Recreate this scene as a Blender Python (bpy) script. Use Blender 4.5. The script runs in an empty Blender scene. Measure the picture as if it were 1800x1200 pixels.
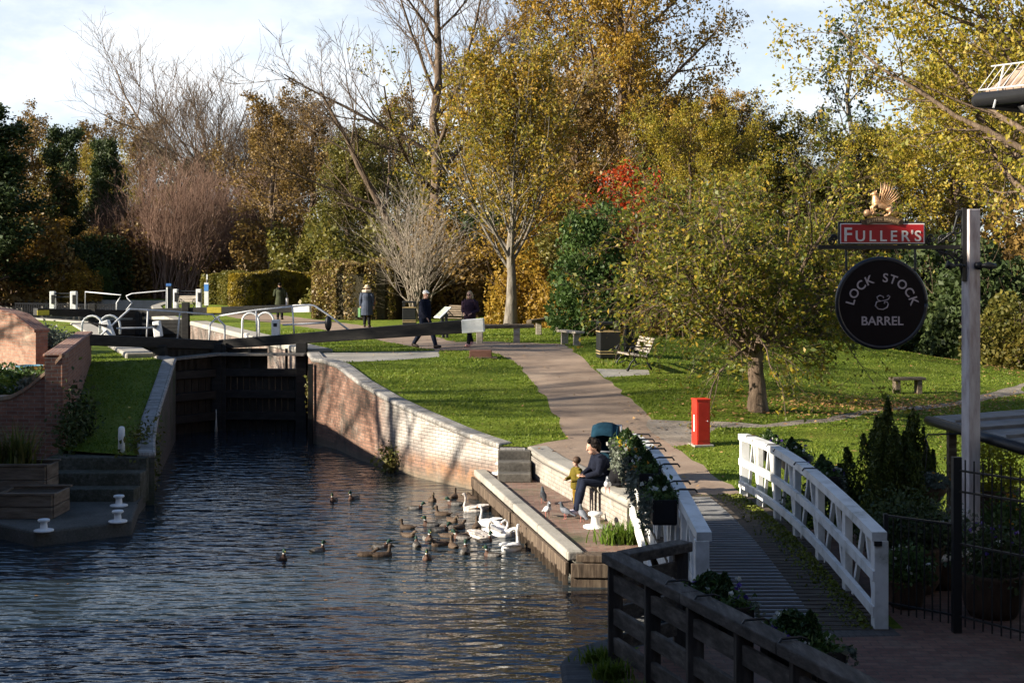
import bpy, math, random
import numpy as np
from mathutils import Vector, Matrix, geometry
random.seed(7)
C = bpy.context.scene.collection
SC = bpy.context.scene
R = math.radians

# ---------------------------------------------------------------- camera, world, sun, exposure
CAMZ, F, HY = 4.62, 2400.0, 470.0          # camera height, focal length and horizon row in the photo's pixels
cam = bpy.data.objects.new('camera', bpy.data.cameras.new('camera'))
C.objects.link(cam)
cam.location = (0, 0, CAMZ); cam.rotation_euler = (R(90), 0, 0)
cam.data.sensor_width = 36; cam.data.lens = 48; cam.data.shift_y = -(600 - HY) / 1800
cam.data.clip_start = .1; cam.data.clip_end = 3000
SC.camera = cam

SUN_EL, SUN_AZ = 22.0, 16.0                  # sun on the left, a few degrees behind the camera
sdir = Vector((-math.cos(R(SUN_EL)) * math.cos(R(SUN_AZ)), -math.cos(R(SUN_EL)) * math.sin(R(SUN_AZ)), math.sin(R(SUN_EL))))
w = bpy.data.worlds.new('World'); SC.world = w; w.use_nodes = True
nt = w.node_tree; nd = nt.nodes; lk = nt.links
bg = nd['Background']; bg.inputs[1].default_value = 0.062
sky = nd.new('ShaderNodeTexSky'); sky.sky_type = 'NISHITA'; sky.sun_disc = False
sky.sun_elevation = R(SUN_EL); sky.sun_rotation = math.atan2(sdir.x, sdir.y)
sky.air_density = 1.0; sky.dust_density = 1.0; sky.ozone_density = 4.0
tc = nd.new('ShaderNodeTexCoord'); mp = nd.new('ShaderNodeMapping'); mp.inputs['Scale'].default_value = (1, 1, 2.4)
mp.inputs['Location'].default_value = (.35, .2, .1)
nz = nd.new('ShaderNodeTexNoise'); nz.inputs['Scale'].default_value = 3.6; nz.inputs['Detail'].default_value = 10; nz.inputs['Roughness'].default_value = .6
rp_ = nd.new('ShaderNodeMapRange'); rp_.inputs['From Min'].default_value = .42; rp_.inputs['From Max'].default_value = .64; rp_.inputs['To Min'].default_value = .5; rp_.inputs['To Max'].default_value = 1.0; rp_.interpolation_type = 'SMOOTHSTEP'
sx_ = nd.new('ShaderNodeSeparateXYZ'); fade = nd.new('ShaderNodeMapRange'); fade.inputs['From Min'].default_value = .13; fade.inputs['From Max'].default_value = .40; fade.inputs['To Min'].default_value = .92; fade.inputs['To Max'].default_value = .0
n2 = nd.new('ShaderNodeTexNoise'); n2.inputs['Scale'].default_value = 5.5; n2.inputs['Detail'].default_value = 6
cc = nd.new('ShaderNodeValToRGB'); cc.color_ramp.elements[0].position = .35; cc.color_ramp.elements[0].color = (.80, .86, .95, 1); cc.color_ramp.elements[1].position = .6; cc.color_ramp.elements[1].color = (1, 1, 1, 1)
cs = nd.new('ShaderNodeVectorMath'); cs.operation = 'SCALE'; cs.inputs['Scale'].default_value = 8.4
mx = nd.new('ShaderNodeMixRGB'); ml = nd.new('ShaderNodeMath'); ml.operation = 'MULTIPLY'
lk.new(tc.outputs['Generated'], mp.inputs[0]); lk.new(mp.outputs[0], nz.inputs['Vector']); lk.new(mp.outputs[0], n2.inputs['Vector']); lk.new(nz.outputs[0], rp_.inputs['Value'])
lk.new(tc.outputs['Generated'], sx_.inputs[0]); lk.new(sx_.outputs['Z'], fade.inputs['Value']); lk.new(rp_.outputs[0], ml.inputs[0]); lk.new(fade.outputs[0], ml.inputs[1])
lk.new(n2.outputs[0], cc.inputs[0]); lk.new(cc.outputs[0], cs.inputs[0]); lk.new(ml.outputs[0], mx.inputs[0]); lk.new(sky.outputs[0], mx.inputs[1]); lk.new(cs.outputs[0], mx.inputs[2]); lk.new(mx.outputs[0], bg.inputs[0])

sun = bpy.data.objects.new('sun', bpy.data.lights.new('sun', 'SUN')); C.objects.link(sun)
sun.data.energy = 5.0; sun.data.angle = R(.5); sun.data.color = (1, .90, .74)
sun.rotation_euler = (-sdir).to_track_quat('-Z', 'Y').to_euler()
SC.view_settings.view_transform = 'Standard'; SC.view_settings.look = 'None'
SC.view_settings.exposure = 1.45; SC.view_settings.gamma = 1
SC.cycles.max_bounces = 6; SC.cycles.transparent_max_bounces = 6; SC.cycles.caustics_reflective = False; SC.cycles.caustics_refractive = False

# ---------------------------------------------------------------- photo pixel -> place
def P(px, py, s): return Vector(((px - 900) / s, F / s, CAMZ - (py - HY) / s))
def G(px, py, z):
    s = (py - HY) / (CAMZ - z); return Vector(((px - 900) / s, F / s, z))
def PL(px, py, A, B):                       # the point seen at (px,py) on the upright plane through plan points A and B
    k = (px - 900) / F
    d = (B[0] - A[0], B[1] - A[1])
    t = (k * A[1] - A[0]) / (d[0] - k * d[1])
    x, y = A[0] + d[0] * t, A[1] + d[1] * t
    return Vector((x, y, CAMZ - (py - HY) * y / F))

def smooth(a, b, x):
    t = np.clip((x - a) / (b - a), 0, 1); return t * t * (3 - 2 * t)
def zg(x, y):                               # height of the ground
    x = np.asarray(x, float); y = np.asarray(y, float)
    zp = np.interp(y, [0, 23, 25, 27.5, 29, 37, 38.6, 60, 95, 200], [.75, .75, .84, .985, 1.14, 2.14, 2.26, 2.3, 2.4, 2.6])
    zp = zp + .06 * np.clip(-x, 0, 4.5) * (y > 24) * smooth(27, 30, y)
    zp = np.where(x < 0, np.minimum(zp, 2.2 + .1 * smooth(-4, 0, x) + .004 * np.clip(y - 45, 0, 50)), zp)
    zl = .75 + .35 * smooth(22, 36, y) + 1.1 * smooth(52, 90, y)
    b = smooth(3.2, 11, x)
    z = zp * (1 - b) + zl * b
    z = z + 1.0 * np.exp(-((x - 10.2) ** 2 / 22 + (y - 46.5) ** 2 / 26))
    zf = np.interp(y, [0, 26.3, 36, 38, 60, 95], [.9, .95, 2.12, 2.2, 2.25, 2.4])
    return np.where(x < -6.4, np.where(y < 45, zf, z), z)
def hit(px, py):                            # the spot of ground seen at a pixel
    for y in np.arange(9, 130, .02):
        x = (px - 900) / F * y; z = CAMZ - (py - HY) / F * y
        if z <= zg(x, y): return Vector((x, y, float(zg(x, y))))
def at(px, y):
    x = (px - 900) / F * y; return Vector((x, y, float(zg(x, y))))

# ---------------------------------------------------------------- materials
MATS = {}
def _new(name):
    m = bpy.data.materials.new(name); m.use_nodes = True
    n = m.node_tree.nodes; return m, n, m.node_tree.links, n['Principled BSDF']
def ramp(n, cols, pos=None):
    r = n.new('ShaderNodeValToRGB'); e = r.color_ramp.elements
    k = len(cols)
    while len(e) < k: e.new(.5)
    for i, c in enumerate(cols):
        e[i].position = pos[i] if pos else i / max(1, k - 1); e[i].color = (*c, 1)
    return r
def noise(n, l, scale, detail=6, rough=.6, coord='Object', stretch=None):
    t = n.new('ShaderNodeTexCoord'); x = n.new('ShaderNodeTexNoise')
    x.inputs['Scale'].default_value = scale; x.inputs['Detail'].default_value = detail; x.inputs['Roughness'].default_value = rough
    if stretch:
        q = n.new('ShaderNodeMapping'); q.inputs['Scale'].default_value = stretch
        l.new(t.outputs[coord], q.inputs[0]); l.new(q.outputs[0], x.inputs['Vector'])
    else: l.new(t.outputs[coord], x.inputs['Vector'])
    return x
def bump(n, l, src, b, strength, dist):
    u = n.new('ShaderNodeBump'); u.inputs['Strength'].default_value = strength; u.inputs['Distance'].default_value = dist
    l.new(src, u.inputs['Height']); l.new(u.outputs[0], b.inputs['Normal']); return u
def pm(name, cols, scale=4, pos=None, rough=.8, bs=.3, bscale=60, bdist=.01, spec=.3, metal=0, stretch=None, detail=6):
    if name in MATS: return MATS[name]
    m, n, l, b = _new(name)
    x = noise(n, l, scale, detail, .62, 'Object', stretch); r = ramp(n, cols, pos or ([.3 + .4 * i / max(1, len(cols) - 1) for i in range(len(cols))]))
    l.new(x.outputs[0], r.inputs[0]); l.new(r.outputs[0], b.inputs['Base Color'])
    b.inputs['Roughness'].default_value = rough; b.inputs['Specular IOR Level'].default_value = spec; b.inputs['Metallic'].default_value = metal
    if bs:
        y = noise(n, l, bscale, 4, .6, 'Object', stretch); bump(n, l, y.outputs[0], b, bs, bdist)
    MATS[name] = m; return m
def plain(name, c, rough=.6, spec=.3, var=.12):
    d = tuple(max(0, v * (1 - 2 * var)) for v in c); e = tuple(v * (1 + var) for v in c)
    return pm(name, [d, c, e], 9, rough=rough, spec=spec, bs=.12, bscale=120, bdist=.004)
def leafm(name, cols, transl=.35, clump=.5, cscale=.7, rough=.5):
    if name in MATS: return MATS[name]
    m, n, l, b = _new(name)
    g = n.new('ShaderNodeNewGeometry'); x = noise(n, l, cscale, 3, .6)
    q = n.new('ShaderNodeMapRange'); q.inputs['From Min'].default_value = .28; q.inputs['From Max'].default_value = .72
    l.new(x.outputs[0], q.inputs['Value'])
    a = n.new('ShaderNodeMix'); a.inputs[0].default_value = clump
    l.new(g.outputs['Random Per Island'], a.inputs[2]); l.new(q.outputs[0], a.inputs[3])
    r = ramp(n, cols); l.new(a.outputs[0], r.inputs[0]); l.new(r.outputs[0], b.inputs['Base Color'])
    b.inputs['Roughness'].default_value = rough; b.inputs['Specular IOR Level'].default_value = .3
    t = n.new('ShaderNodeBsdfTranslucent'); l.new(r.outputs[0], t.inputs['Color'])
    s = n.new('ShaderNodeMixShader'); s.inputs[0].default_value = transl
    l.new(b.outputs[0], s.inputs[1]); l.new(t.outputs[0], s.inputs[2]); l.new(s.outputs[0], n['Material Output'].inputs[0])
    MATS[name] = m; return m
def brickm(name, c1, c2, mortar, stain=(.45, .43, .39), stain_pos=(.55, .75), dark=(.03, .035, .02), dark_pos=(.62, .8), bw=.225, bh=.075, wash=None):
    m, n, l, b = _new(name)
    t = n.new('ShaderNodeTexCoord'); k = n.new('ShaderNodeTexBrick')
    k.inputs['Scale'].default_value = 1; k.inputs['Brick Width'].default_value = bw; k.inputs['Row Height'].default_value = bh
    k.inputs['Mortar Size'].default_value = .007; k.inputs['Mortar Smooth'].default_value = .3; k.inputs['Bias'].default_value = 0
    k.inputs['Color1'].default_value = (*c1, 1); k.inputs['Color2'].default_value = (*c2, 1); k.inputs['Mortar'].default_value = (*mortar, 1)
    w_ = noise(n, l, 3, 2, .5, 'UV'); v = n.new('ShaderNodeVectorMath'); v.operation = 'MULTIPLY_ADD'; v.inputs[1].default_value = (.02, .02, 0)
    l.new(w_.outputs[1], v.inputs[0]); l.new(t.outputs['UV'], v.inputs[2]); l.new(v.outputs[0], k.inputs['Vector'])
    x = noise(n, l, 1.1, 8, .68, 'UV'); r = ramp(n, [(0, 0, 0), (1, 1, 1)], stain_pos); l.new(x.outputs[0], r.inputs[0])
    a = n.new('ShaderNodeMixRGB'); a.inputs[2].default_value = (*stain, 1); l.new(r.outputs[0], a.inputs[0]); l.new(k.outputs[0], a.inputs[1])
    y = noise(n, l, .8, 8, .7, 'Object'); r2 = ramp(n, [(0, 0, 0), (1, 1, 1)], dark_pos); l.new(y.outputs[0], r2.inputs[0])
    a2 = n.new('ShaderNodeMixRGB'); a2.inputs[2].default_value = (*dark, 1); l.new(r2.outputs[0], a2.inputs[0]); l.new(a.outputs[0], a2.inputs[1])
    f = noise(n, l, 9, 5, .7, 'Object'); a3 = n.new('ShaderNodeMixRGB'); a3.blend_type = 'MULTIPLY'; a3.inputs[0].default_value = .75
    r3 = ramp(n, [(.45, .45, .45), (1.2, 1.2, 1.2)], (.25, .75)); l.new(f.outputs[0], r3.inputs[0]); l.new(a2.outputs[0], a3.inputs[1]); l.new(r3.outputs[0], a3.inputs[2])
    if wash:                                            # old limewash on the far half of a wall, worn away near the water where the brick is rusty
        sx = n.new('ShaderNodeSeparateXYZ'); l.new(t.outputs['UV'], sx.inputs[0]); lim = noise(n, l, 1.6, 8, .7, 'UV')
        def mr(src, a_, b_, c_=0., d_=1.):
            q = n.new('ShaderNodeMapRange'); q.inputs['From Min'].default_value = a_; q.inputs['From Max'].default_value = b_; q.inputs['To Min'].default_value = c_; q.inputs['To Max'].default_value = d_; l.new(src, q.inputs['Value']); return q.outputs[0]
        def mm(op, p_, q_):
            z_ = n.new('ShaderNodeMath'); z_.operation = op; l.new(p_, z_.inputs[0]); l.new(q_, z_.inputs[1]); return z_.outputs[0]
        tex = mr(lim.outputs[0], .3, .6, .35, 1.0); bk = mr(k.outputs['Fac'], 0, 1, 1, .25)
        f1 = mm('MULTIPLY', mm('MULTIPLY', mr(sx.outputs[0], wash[0], wash[1]), mr(sx.outputs[1], .35, .75, .1, .85)), mm('MULTIPLY', tex, bk))
        g1 = n.new('ShaderNodeMixRGB'); g1.inputs[2].default_value = (.52, .495, .45, 1); l.new(f1, g1.inputs[0]); l.new(a3.outputs[0], g1.inputs[1])
        f2 = mm('MULTIPLY', mm('MULTIPLY', mr(sx.outputs[0], wash[0], wash[1] + .5), mr(sx.outputs[1], .62, .42)), mr(lim.outputs[0], .45, .6, 0, .6))
        g2 = n.new('ShaderNodeMixRGB'); g2.inputs[2].default_value = (.40, .19, .08, 1); l.new(f2, g2.inputs[0]); l.new(g1.outputs[0], g2.inputs[1])
        f3 = mr(sx.outputs[1], .30, .02, 0, .8); g3 = n.new('ShaderNodeMixRGB'); g3.inputs[2].default_value = (.14, .12, .085, 1); l.new(f3, g3.inputs[0]); l.new(g2.outputs[0], g3.inputs[1]); a3 = g3
    l.new(a3.outputs[0], b.inputs['Base Color']); b.inputs['Roughness'].default_value = .9
    ad = n.new('ShaderNodeMath'); ad.operation = 'MULTIPLY_ADD'; ad.inputs[1].default_value = -.8
    l.new(k.outputs['Fac'], ad.inputs[0]); l.new(f.outputs[0], ad.inputs[2]); bump(n, l, ad.outputs[0], b, .7, .012)
    MATS[name] = m; return m

# ---------------------------------------------------------------- mesh builder
class MB:
    def __init__(s): s.v = []; s.f = []; s.mi = []; s.uv = []
    def add(s, vs, fs, m=0, uvs=None):
        o = len(s.v); s.v += [tuple(v) for v in vs]
        for i, f in enumerate(fs):
            s.f.append([o + k for k in f]); s.mi.append(m); s.uv.append(uvs[i] if uvs else None)
        return s
    def box(s, c, d, rz=0, m=0, M=None):
        x, y, z = d[0] / 2, d[1] / 2, d[2] / 2
        mt = M or Matrix.Rotation(rz, 3, 'Z'); c = Vector(c)
        vs = [c + mt @ Vector((a * x, b * y, e * z)) for a, b, e in ((-1,-1,-1),(1,-1,-1),(1,1,-1),(-1,1,-1),(-1,-1,1),(1,-1,1),(1,1,1),(-1,1,1))]
        return s.add(vs, [(0,3,2,1),(4,5,6,7),(0,1,5,4),(1,2,6,5),(2,3,7,6),(3,0,4,7)], m)
    def bar(s, a, b, w, h, m=0, up=(0, 0, 1), w2=None, h2=None):   # a beam of width w, height h from a to b
        a, b = Vector(a), Vector(b); d = (b - a).normalized(); u = Vector(up)
        if abs(d.dot(u)) > .98: u = Vector((0, 1, 0))
        r = d.cross(u).normalized(); u = r.cross(d)
        vs = []
        for p, ww, hh in ((a, w, h), (b, w2 or w, h2 or h)):
            vs += [p + r * ww / 2 * i + u * hh / 2 * j for i, j in ((-1,-1),(1,-1),(1,1),(-1,1))]
        return s.add(vs, [(0,1,2,3),(7,6,5,4),(0,4,5,1),(1,5,6,2),(2,6,7,3),(3,7,4,0)], m)
    def tube(s, pts, rad, n=8, m=0, flat=1.0):
        pts = [Vector(p) for p in pts]; k = len(pts)
        if not hasattr(rad, '__len__'): rad = [rad] * k
        vs = []; ref = None
        for i, p in enumerate(pts):
            t = (pts[min(i + 1, k - 1)] - pts[max(i - 1, 0)])
            t = t.normalized() if t.length > 1e-9 else Vector((0, 0, 1))
            if ref is None: ref = t.orthogonal().normalized() if abs(t.z) > .9 else t.cross(Vector((0, 0, 1))).normalized()
            ref = (ref - t * ref.dot(t)).normalized(); q = t.cross(ref)
            vs += [p + (ref * math.cos(2 * math.pi * j / n) + q * math.sin(2 * math.pi * j / n) * flat) * rad[i] for j in range(n)]
        fs = [(i * n + j, i * n + (j + 1) % n, (i + 1) * n + (j + 1) % n, (i + 1) * n + j) for i in range(k - 1) for j in range(n)]
        fs += [tuple(range(n))[::-1], tuple(range((k - 1) * n, k * n))]
        return s.add(vs, fs, m)
    def lathe(s, prof, c=(0, 0, 0), n=20, m=0, sx=1, sy=1):
        c = Vector(c); vs = []
        for r, z in prof: vs += [c + Vector((r * math.cos(2 * math.pi * j / n) * sx, r * math.sin(2 * math.pi * j / n) * sy, z)) for j in range(n)]
        k = len(prof)
        fs = [(i * n + j, i * n + (j + 1) % n, (i + 1) * n + (j + 1) % n, (i + 1) * n + j) for i in range(k - 1) for j in range(n)]
        fs += [tuple(range(n))[::-1], tuple(range((k - 1) * n, k * n))]
        return s.add(vs, fs, m)
    def ball(s, c, r, m=0, n=14, k=9, M=None):
        if not hasattr(r, '__len__'): r = (r, r, r)
        c = Vector(c); vs = [];
        for i in range(k + 1):
            a = math.pi * (i / k * .98 + .01)
            for j in range(n):
                b = 2 * math.pi * j / n
                p = Vector((math.sin(a) * math.cos(b) * r[0], math.sin(a) * math.sin(b) * r[1], -math.cos(a) * r[2]))
                vs.append(c + (M @ p if M else p))
        fs = [(i * n + j, i * n + (j + 1) % n, (i + 1) * n + (j + 1) % n, (i + 1) * n + j) for i in range(k) for j in range(n)]
        fs += [tuple(range(n))[::-1], tuple(range(k * n, (k + 1) * n))]
        return s.add(vs, fs, m)
    def prism(s, poly, z0, z1, m=0):
        k = len(poly); zz0 = z0 if hasattr(z0, '__len__') else [z0] * k; zz1 = z1 if hasattr(z1, '__len__') else [z1] * k
        a = sum(poly[i][0] * poly[(i + 1) % k][1] - poly[(i + 1) % k][0] * poly[i][1] for i in range(k))
        if a < 0: poly = poly[::-1]; zz0 = zz0[::-1]; zz1 = zz1[::-1]
        vs = [(p[0], p[1], z) for p, z in zip(poly, zz0)] + [(p[0], p[1], z) for p, z in zip(poly, zz1)]
        fs = [(i, (i + 1) % k, k + (i + 1) % k, k + i) for i in range(k)] + [tuple(range(k))[::-1], tuple(range(k, 2 * k))]
        return s.add(vs, fs, m)
    def wall(s, pts, th, z0, z1, m=0):      # upright ribbon; thickness to the left of travel; uv runs along it
        k = len(pts); p = [Vector((a[0], a[1])) for a in pts]
        z0 = z0 if hasattr(z0, '__len__') else [z0] * k; z1 = z1 if hasattr(z1, '__len__') else [z1] * k
        q = []
        for i in range(k):
            d = (p[min(i + 1, k - 1)] - p[max(i - 1, 0)]).normalized(); q.append(p[i] + Vector((-d.y, d.x)) * th)
        L = [0]
        for i in range(1, k): L.append(L[-1] + (p[i] - p[i - 1]).length)
        vs = []
        for i in range(k): vs += [(*p[i], z0[i]), (*p[i], z1[i]), (*q[i], z1[i]), (*q[i], z0[i])]
        fs, uv = [], []
        for i in range(k - 1):
            a, b = 4 * i, 4 * i + 4; l0, l1 = L[i], L[i + 1]
            fs.append((a, b, b + 1, a + 1)); uv.append([(l0, z0[i]), (l1, z0[i+1]), (l1, z1[i+1]), (l0, z1[i])])
            fs.append((a + 1, b + 1, b + 2, a + 2)); uv.append([(l0, 0), (l1, 0), (l1, th), (l0, th)])
            fs.append((a + 2, b + 2, b + 3, a + 3)); uv.append([(l0, z1[i]), (l1, z1[i+1]), (l1, z0[i+1]), (l0, z0[i])])
            fs.append((a + 3, b + 3, b, a)); uv.append([(l0, 0), (l1, 0), (l1, th), (l0, th)])
        e = 4 * (k - 1)
        fs += [(0, 1, 2, 3), (e + 3, e + 2, e + 1, e)]
        uv += [[(0, z0[0]), (0, z1[0]), (th, z1[0]), (th, z0[0])], [(th, z0[-1]), (th, z1[-1]), (0, z1[-1]), (0, z0[-1])]]
        return s.add(vs, fs, m, uv)
    def mesh(s, name, smooth=False):
        me = bpy.data.meshes.new(name); me.from_pydata(s.v, [], s.f)
        me.polygons.foreach_set('material_index', s.mi)
        if smooth: me.polygons.foreach_set('use_smooth', [True] * len(s.f))
        ul = me.uv_layers.new(name='uv')
        for pi, p in enumerate(me.polygons):
            u = s.uv[pi]
            if u is None:
                n = p.normal
                if abs(n.z) > .7: u = [(me.vertices[v].co.x, me.vertices[v].co.y) for v in p.vertices]
                else:
                    t = Vector((-n.y, n.x, 0)).normalized(); u = [(me.vertices[v].co.dot(t), me.vertices[v].co.z) for v in p.vertices]
            for li, q in zip(p.loop_indices, u): ul.data[li].uv = q
        return me
    def build(s, name, mats, parent=None, smooth=False, bevel=0):
        me = s.mesh(name, smooth)
        for mm in (mats if isinstance(mats, (list, tuple)) else [mats]): me.materials.append(mm)
        return link(name, me, parent, bevel)
def link(name, me, parent=None, bevel=0):
    o = bpy.data.objects.new(name, me); C.objects.link(o)
    if parent: 
        o.parent = parent
        o.matrix_parent_inverse = parent.matrix_basis.inverted() if parent.get('_world') else Matrix()
    if bevel:
        b = o.modifiers.new('bevel', 'BEVEL'); b.width = bevel; b.segments = 2; b.limit_method = 'ANGLE'
    return o
def tag(o, label, cat=None, group=None, kind=None):
    o['label'] = label
    if cat: o['category'] = cat
    if group: o['group'] = group
    if kind: o['kind'] = kind
    return o
def thing(name, label, cat, loc=(0, 0, 0), rz=0, group=None, world=False):
    """an Empty at the base of a thing; with world=True its parts are given in world coordinates"""
    o = bpy.data.objects.new(name, None); C.objects.link(o); o.location = loc; o.rotation_euler = (0, 0, rz); o.empty_display_size = .2
    o.matrix_basis = Matrix.Translation(loc) @ Matrix.Rotation(rz, 4, 'Z')
    if world: o['_world'] = 1
    return tag(o, label, cat, group)
def dup(o, loc=None, rz=None, label=None, group=None, scale=None, parent=None):
    c = o.copy(); C.objects.link(c)
    if parent is not None: c.parent = parent
    if loc is not None: c.location = loc
    if rz is not None: c.rotation_euler = (0, 0, rz)
    if scale is not None: c.scale = scale if hasattr(scale, '__len__') else (scale,) * 3
    if label: c['label'] = label
    if group: c['group'] = group
    for ch in o.children: dup(ch, parent=c)
    return c
def np_mesh(name, V, Q, mats, mi=None, smooth=True):     # numpy verts and quads or triangles -> mesh
    me = bpy.data.meshes.new(name); k = Q.shape[1]
    me.vertices.add(len(V)); me.vertices.foreach_set('co', np.ascontiguousarray(V, np.float32).ravel())
    me.loops.add(Q.size); me.loops.foreach_set('vertex_index', np.ascontiguousarray(Q, np.int32).ravel())
    me.polygons.add(len(Q)); me.polygons.foreach_set('loop_start', np.arange(0, Q.size, k, dtype=np.int32))
    if mi is not None: me.polygons.foreach_set('material_index', np.ascontiguousarray(mi, np.int32))
    me.polygons.foreach_set('use_smooth', np.full(len(Q), smooth))
    for m in (mats if isinstance(mats, (list, tuple)) else [mats]): me.materials.append(m)
    me.update(calc_edges=True); return me
def inpoly(x, y, poly):
    x = np.asarray(x); y = np.asarray(y); r = np.zeros(x.shape, bool); k = len(poly)
    for i in range(k):
        x0, y0 = poly[i][:2]; x1, y1 = poly[(i + 1) % k][:2]
        if y0 == y1: continue
        c = ((y0 > y) != (y1 > y)) & (x < (x1 - x0) * (y - y0) / (y1 - y0) + x0); r ^= c
    return r
def bake(mb, mats, voxel, name, pick=None, it=4):        # overlapping shapes -> one continuous surface
    me = mb.mesh(name); o = bpy.data.objects.new(name, me); C.objects.link(o)
    r = o.modifiers.new('r', 'REMESH'); r.mode = 'VOXEL'; r.voxel_size = voxel; r.use_smooth_shade = True
    if it:
        s = o.modifiers.new('s', 'SMOOTH'); s.factor = .5; s.iterations = it
    dg = bpy.context.evaluated_depsgraph_get(); out = bpy.data.meshes.new_from_object(o.evaluated_get(dg))
    bpy.data.objects.remove(o); out.name = name; out.materials.clear()
    for m in (mats if isinstance(mats, (list, tuple)) else [mats]): out.materials.append(m)
    out.polygons.foreach_set('use_smooth', [True] * len(out.polygons))
    if pick:
        out.polygons.foreach_set('material_index', [pick(p.center) for p in out.polygons])
    return out

# ---------------------------------------------------------------- plan of the place (metres)
HR, HL = (-5.8, 38.7), (-9.75, 37.2)                    # heel posts of the lower lock gates
AX = Vector((-.37, .93))                                # lock axis, pointing upstream
UR, UL = (-14.0, 59.3), (-17.9, 57.7)
WING_R = [HR, (-5.25, 35.9), (-4.45, 34.7), (-3.7, 32.9), (-2.86, 31.3), (-2.1, 30.1), (-1.2, 28.9), (-.62, 28.15), (-.25, 27.7)]
WING_L = [(-7.25, 26.5), (-7.55, 27.6), (-8.0, 29.6), (-8.45, 32), (-8.9, 34.4), (-9.3, 36.5), HL]
SEAT0, SEAT1 = (.30, 27.6), (1.82, 21.6)
QE0, QE1 = (-.64, 28.0), (.95, 19.9)
LOWER = WING_R + [SEAT0, SEAT1, (2.05, 20.6), (4.1, 20.5), (4.15, 15.3), (4.05, 14.75), (1.9, 14.6), (1.1, 14.3), (.74, 13.85), (.6, 13.4), (.66, 12.4),
         (1.0, 8), (1.0, -20), (-11.5, -20), (-11.5, 22.2), (-10.7, 22.6), (-10.7, 27.2), (-8.85, 26.9)] + WING_L + [UL, UR]
UPPER = [UR, (-17.2, 68), (-20.6, 80), (-22.3, 90.5), (-30, 92.5), (-60, 97), (-60, 80), (-30, 71), UL]
def H(*l): return [tuple(hit(*p)[:2]) for p in l]
PATH = [(3.95, 23.15), (1.95, 23.15), SEAT1, SEAT0] + H((1000,771),(985,745),(961,705),(935,665),(912,640),(880,622),(770,616),(735,611),(690,602),(620,590),(560,578),(500,570),(440,563),
        (400,556),(400,549),(470,551),(560,562),(640,572),(700,580),(760,590),(800,601),(900,602),(985,604),(1012,622),(1042,646),(1075,671),(1130,725),(1185,785))
def rough(poly, amp, step, seed, keep=4):
    rg = random.Random(seed); out = []
    for i in range(len(poly)):
        a, b = Vector(poly[i]), Vector(poly[(i + 1) % len(poly)]); k = max(1, int((b - a).length / step)); n = Vector((-(b - a).y, (b - a).x)).normalized()
        for j in range(k):
            out.append(tuple(a.lerp(b, j / k) + (n * rg.uniform(-amp, amp) if i >= keep or j else Vector((0, 0))) * (0 if i < keep - 1 else 1)))
    return out
PATH = rough(PATH, .085, .45, 3)
GRAVEL = rough(H((1140,748),(1180,784),(1245,772),(1262,752),(1340,752),(1450,742),(1560,722),(1690,712),(1800,690),(1800,672),(1690,705),(1560,716),(1450,735),(1340,745),(1215,741),(1135,737)), .1, .5, 4, 0)
SLAB = H((1047,648),(1140,650),(1142,658),(1062,663))
LOCKSIDE = H((545,621),(740,617),(772,616),(772,627),(690,633),(598,640)) 
LOCKSIDE[0] = HR; LOCKSIDE[-1] = (-4.7, 35.1)
PAVING = [(1.5, 14.55), (2.0, 14.55), (4.2, 14.65), (4.25, 20.3), (10, 20.3), (10, -3), (1.0, -3), (.95, 8), (.9, 11), (1.05, 13.2)]

# ---------------------------------------------------------------- ground sheet, cut round the canal
vs, ed = [], []
def ring(poly, closed=True):
    o = len(vs); k = len(poly)
    for p in poly: vs.append(Vector(p[:2]))
    for i in range(k if closed else k - 1): ed.append((o + i, o + (i + 1) % k))
for poly in (LOWER, UPPER, PATH, GRAVEL, SLAB, LOCKSIDE, PAVING): ring(poly)
rg = random.Random(1)
for x in np.arange(-16, 24, .8):
    for y in np.arange(10, 62, .8): vs.append(Vector((x + rg.uniform(-.2, .2), y + rg.uniform(-.2, .2))))
for x in np.arange(-90, 90, 6):
    for y in np.arange(-40, 160, 6):
        if not (-17 < x < 25 and 9 < y < 63): vs.append(Vector((x + rg.uniform(-1, 1), y + rg.uniform(-1, 1))))
for x in np.arange(-900, 901, 100):
    for y in np.arange(-300, 1501, 100):
        if not (-100 < x < 100 and -50 < y < 170): vs.append(Vector((x + rg.uniform(-9, 9), y + rg.uniform(-9, 9))))
cv, ce, cf = geometry.delaunay_2d_cdt(vs, ed, [], 0, 1e-4)[:3]
CV = np.array([(v.x, v.y) for v in cv]); CF = np.array([f for f in cf if len(f) == 3])
cen = CV[CF].mean(1); cx, cy = cen[:, 0], cen[:, 1]
reg = np.zeros(len(CF), int)
for i, poly in ((1, PATH), (2, GRAVEL), (3, SLAB), (4, LOCKSIDE), (5, PAVING), (9, LOWER), (9, UPPER)): reg[inpoly(cx, cy, poly)] = i
CZ = zg(CV[:, 0], CV[:, 1])
CZ = np.where(inpoly(CV[:, 0], CV[:, 1], PAVING), .75, CZ)
V3 = np.column_stack([CV, CZ])
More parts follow.
